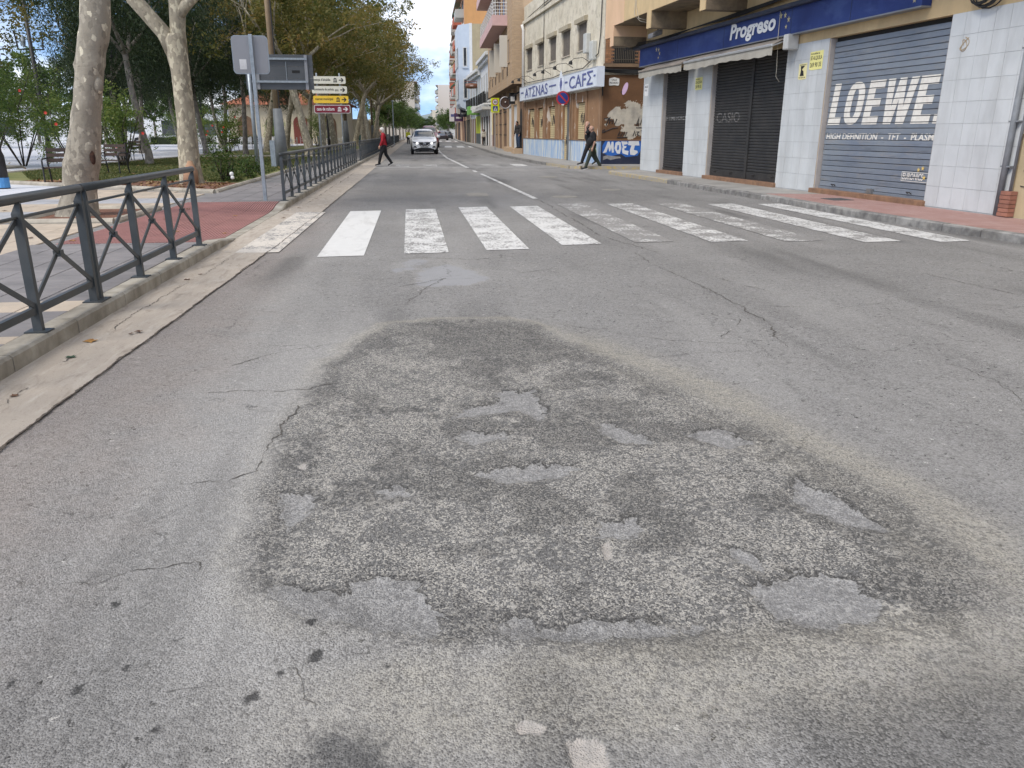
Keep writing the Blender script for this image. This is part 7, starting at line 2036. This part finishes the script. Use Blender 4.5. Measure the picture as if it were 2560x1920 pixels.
def person(label, x0, y0, z0, H_, fwd, J, top, topm, legm, hairm, shoem, bald=False, sleeves='long', pack=None, belly=0.):
    """J: joints as (forward, side, height/H); fwd: unit vector of facing"""
    r_ = thing('person', label, 'person', (x0, y0, z0))
    f = Vector((fwd[0], fwd[1], 0)).normalized(); s = Vector((-f.y, f.x, 0)); Z = Vector((0, 0, 1))
    P = lambda q: Vector((x0, y0, z0)) + f * q[0] * H_ + s * q[1] * H_ + Z * (q[2] * H_)
    j = {k_: P(v) for k_, v in J.items()}
    h = H_
    B = Blob().axes(f, s)
    hc = j['hea']
    B.ell(hc + Z * .006 * h, .058 * h, .047 * h, .062 * h); B.ell(hc + f * .012 * h - Z * .030 * h, .040 * h, .036 * h, .036 * h)
    B.limb([j['nec'] - Z * .03 * h, hc - f * .012 * h - Z * .03 * h], [.036 * h, .032 * h])
    B.ell(hc + f * .060 * h - Z * .006 * h, .012 * h, .008 * h, .016 * h, 8, 6)
    for q in (-1, 1): B.ell(hc + s * q * .047 * h - f * .004 * h, .012 * h, .006 * h, .017 * h, 8, 6)
    B.ell(j['che'], .060 * h, .090 * h, .09 * h); B.ell(j['spi'], .055 * h, .075 * h, .09 * h); B.ell(j['pel'], .062 * h, .085 * h, .07 * h)
    for d in 'LR':
        B.limb([j['sh' + d], j['el' + d], j['wr' + d]], [.034 * h, .026 * h, .017 * h])
        hd = (j['ha' + d] - j['wr' + d]).normalized(); lat = hd.cross(s).normalized()
        pc = j['wr' + d] + hd * .03 * h
        B.limb([j['wr' + d], pc + hd * .015 * h], [.017 * h, .020 * h])
        for q in range(4):
            k0 = pc + hd * .022 * h + lat * (q - 1.5) * .0105 * h
            k1 = k0 + hd * (.024 + .004 * (q in (1, 2))) * h; k2 = k1 + (hd * .016 + s * (.006 if d == 'R' else -.006)) * h
            B.limb([tuple(k0), tuple(k1), tuple(k2)], [.0062 * h, .0056 * h, .005 * h])
        B.limb([tuple(pc - hd * .008 * h + lat * .016 * h), tuple(pc + hd * .012 * h + lat * .030 * h), tuple(pc + hd * .030 * h + lat * .030 * h)], [.008 * h, .0068 * h, .0058 * h])
        B.limb([j['hi' + d], j['kn' + d], j['an' + d]], [.05 * h, .034 * h, .022 * h])
    B.fuse('body', SKN, r_, .0085, 3)
    for q in (-1, 1): MB().sphere(hc + f * .053 * h + s * q * .019 * h + Z * .008 * h, .0055 * h, 6, 5).build('eye', INK, r_)
    MB().bar(tuple(hc + f * .050 * h - s * .014 * h - Z * .033 * h), tuple(hc + f * .050 * h + s * .014 * h - Z * .033 * h), .012 * h, .006 * h).build('mouth', M('lips', (.30, .12, .10), None, 1, .5), r_)
    Hh = Blob().axes(f, s)
    if bald: Hh.ell(hc - f * .010 * h + Z * .004 * h, .0555 * h, .0485 * h, .050 * h)
    else:
        Hh.ell(hc - f * .012 * h + Z * .018 * h, .064 * h, .056 * h, .062 * h); Hh.ell(hc - f * .030 * h - Z * .012 * h, .042 * h, .050 * h, .052 * h)
    Hh.fuse('hair', hairm, r_, .012, 2)
    # upper garment
    T_ = Blob().axes(f, s); t = top
    T_.ell(j['che'] + Z * .012 * h, .074 * h * t, .104 * h * t, .085 * h); T_.ell(j['spi'], .076 * h * t, .094 * h * t, .10 * h); T_.ell(j['pel'] + Z * .015 * h, .078 * h * t, .098 * h * t, .085 * h if sleeves == 'long' else .06 * h)
    if belly: T_.ell(j['spi'] + f * .022 * h - Z * .01 * h, .080 * h * belly, .092 * h * belly, .11 * h)
    T_.limb([tuple(j['shL']), tuple(j['che'] + Z * .075 * h), tuple(j['shR'])], [.042 * h, .044 * h, .042 * h])
    T_.limb([tuple(j['che'] + Z * .06 * h), tuple(j['nec'] - Z * .012 * h)], [.05 * h, .040 * h])
    for d in 'LR':
        if sleeves == 'long': T_.limb([j['sh' + d], j['el' + d], j['el' + d] + (j['wr' + d] - j['el' + d]) * .9], [.046 * h, .038 * h, .028 * h])
        else: T_.limb([j['sh' + d], j['sh' + d] + (j['el' + d] - j['sh' + d]) * .8], [.047 * h, .042 * h])
    T_.fuse('jacket' if sleeves == 'long' else 'shirt', topm, r_, .014, 5)
    G_ = Blob().axes(f, s)
    G_.ell(j['pel'], .074 * h, .094 * h, .062 * h)
    for d in 'LR': G_.limb([j['hi' + d], j['kn' + d], j['kn' + d] + (j['an' + d] - j['kn' + d]) * .92], [.064 * h, .047 * h, .037 * h])
    G_.fuse('trousers', legm, r_, .014, 5)
    for d in 'LR':
        a_ = j['an' + d]; tt = j['to' + d]; fl = (tt - a_); dv = Vector((fl.x, fl.y, fl.z * .6)).normalized()
        heel = a_ - dv * .028 * h - Z * .020 * h
        S_ = Blob().axes(f, s)
        S_.limb([tuple(heel), tuple(heel + dv * .06 * h), tuple(heel + dv * .125 * h)], [.024 * h, .027 * h, .020 * h]); S_.limb([tuple(heel + dv * .03 * h), tuple(a_ + Z * .012 * h)], [.028 * h, .027 * h])
        S_.fuse('shoe', shoem, r_, .012, 3)
        up_ = (Z - dv * dv.z).normalized()
        MB().bar(tuple(heel - dv * .02 * h - up_ * .020 * h), tuple(heel + dv * .142 * h - up_ * .020 * h), .046 * h, .012 * h, tuple(up_)).build('sole', SOL, r_, bevel=.006)
    if pack:
        K_ = Blob().axes(f, s); c = j['che'] - f * .135 * h - Z * .06 * h
        K_.ell(c, .070 * h, .095 * h, .14 * h); K_.ell(c - f * .05 * h - Z * .04 * h, .035 * h, .07 * h, .075 * h)
        for q in (-1, 1):
            sh = j['che'] + s * q * .072 * h
            K_.limb([tuple(c + Z * .10 * h + s * q * .055 * h), tuple(sh + Z * .105 * h), tuple(sh + f * .085 * h + Z * .02 * h), tuple(sh + f * .05 * h - Z * .13 * h)], [.014 * h] * 4)
        K_.fuse('backpack', pack, r_, .016, 4)
    return r_
WALK = dict(pel=(0, 0, .53), spi=(.005, 0, .62), che=(.015, 0, .735), nec=(.03, 0, .835), hea=(.05, 0, .905), crn=(.045, 0, .955), shL=(.01, .105, .795), elL=(.04, .125, .63), wrL=(.10, .11, .52), haL=(.12, .11, .475), shR=(.01, -.105, .795), elR=(-.05, -.125, .63), wrR=(-.02, -.13, .50), haR=(-.01, -.13, .455),
            hiL=(0, .05, .50), knL=(.10, .05, .285), anL=(.155, .05, .055), toL=(.235, .05, .03), hiR=(0, -.05, .50), knR=(-.04, -.05, .28), anR=(-.175, -.05, .075), toR=(-.115, -.055, .022))
BLKC = M('cloth_black', (.012, .012, .013), (.018, .018, .02), 8, .9); SHB_ = M('shoe_black', (.015, .015, .016), None, 1, .6)
person('person in a red jacket with white hair and black backpack crossing the street', -1.18, 37.15, 0, 1.68, (-1, 0), WALK, 1.02, M('jacket_red', (.36, .012, .022), (.30, .01, .018), 6, .7), BLKC, M('hair_white', (.62, .60, .56), (.5, .48, .45), 20, .9), SHB_, False, 'long', M('pack_dark', (.03, .032, .035), (.045, .046, .05), 8, .8))
MAN = dict(WALK); MAN.update(che=(.0, 0, .735), spi=(.03, 0, .63), nec=(.02, 0, .835), hea=(.045, 0, .905), elR=(-.01, -.13, .63), wrR=(.02, -.12, .49), haR=(.03, -.12, .45), elL=(-.02, .13, .63), wrL=(.02, .12, .50), haL=(.035, .12, .45), anR=(-.19, -.05, .085), toR=(-.13, -.05, .02), anL=(.17, .05, .05), toL=(.25, .05, .022), knL=(.09, .05, .285), knR=(-.07, -.05, .28))
GRNT = M('trousers_olive', (.035, .045, .032), (.045, .055, .04), 8, .9)
HGR = M('hair_grey_short', (.30, .22, .17), (.36, .26, .2), 30, .8)
person('person in black T-shirt and olive trousers with cropped grey hair walking by the yellow kerb', 7.35, 32.45, 0, 1.74, (-1, .03), MAN, 1.06, BLKC, GRNT, HGR, SHB_, True, 'short', None, 1.12)
M2 = dict(MAN); M2.update(elL=(.09, .12, .70), wrL=(.10, .07, .84), haL=(.07, .05, .88))
person('person in dark clothes with hand raised to the head, walking half hidden behind another', 7.5, 33.9, .13, 1.80, (-1, .03), M2, 1.0, BLKC, BLKC, HGR, SHB_, True, 'short')
STA = dict(WALK); STA.update(hea=(.09, .0, .89), crn=(.11, .0, .94), nec=(.05, 0, .83), che=(.02, 0, .735), anL=(.01, .06, .04), toL=(.09, .06, .02), knL=(.015, .055, .28), anR=(-.02, -.06, .04), toR=(.06, -.065, .02), knR=(.0, -.055, .28), elL=(.02, .13, .63), elR=(.02, -.13, .63), wrL=(.08, .12, .5), wrR=(.08, -.12, .5), haL=(.1, .12, .46), haR=(.1, -.12, .46))
person('person with dark hair and beard leaning out of the dark doorway beside the cafe', 6.92, 52.3, .45, 1.72, (-.75, -.66), STA, 1.0, M('jumper_dark', (.03, .028, .028), None, 1, .9), M('jeans_blue', (.03, .05, .09), None, 1, .9), M('hair_dark', (.02, .014, .01), None, 1, .8), SHB_)
person('person in a light coat standing in a doorway of the white house', 7.55, 84, .13, 1.65, (-.4, -.9), STA, 1.0, M('coat_cream', (.5, .46, .38), None, 1, .9), BLKC, M('hair_brown', (.06, .04, .03), None, 1, .8), SHB_)
person('person far off in a yellow vest behind the white crossover', -.25, 104, 0, 1.72, (0, -1), STA, 1.0, M('vest_yellow', (.55, .55, .05), None, 1, .8), BLKC, M('hair_brown', (.06, .04, .03), None, 1, .8), SHB_)
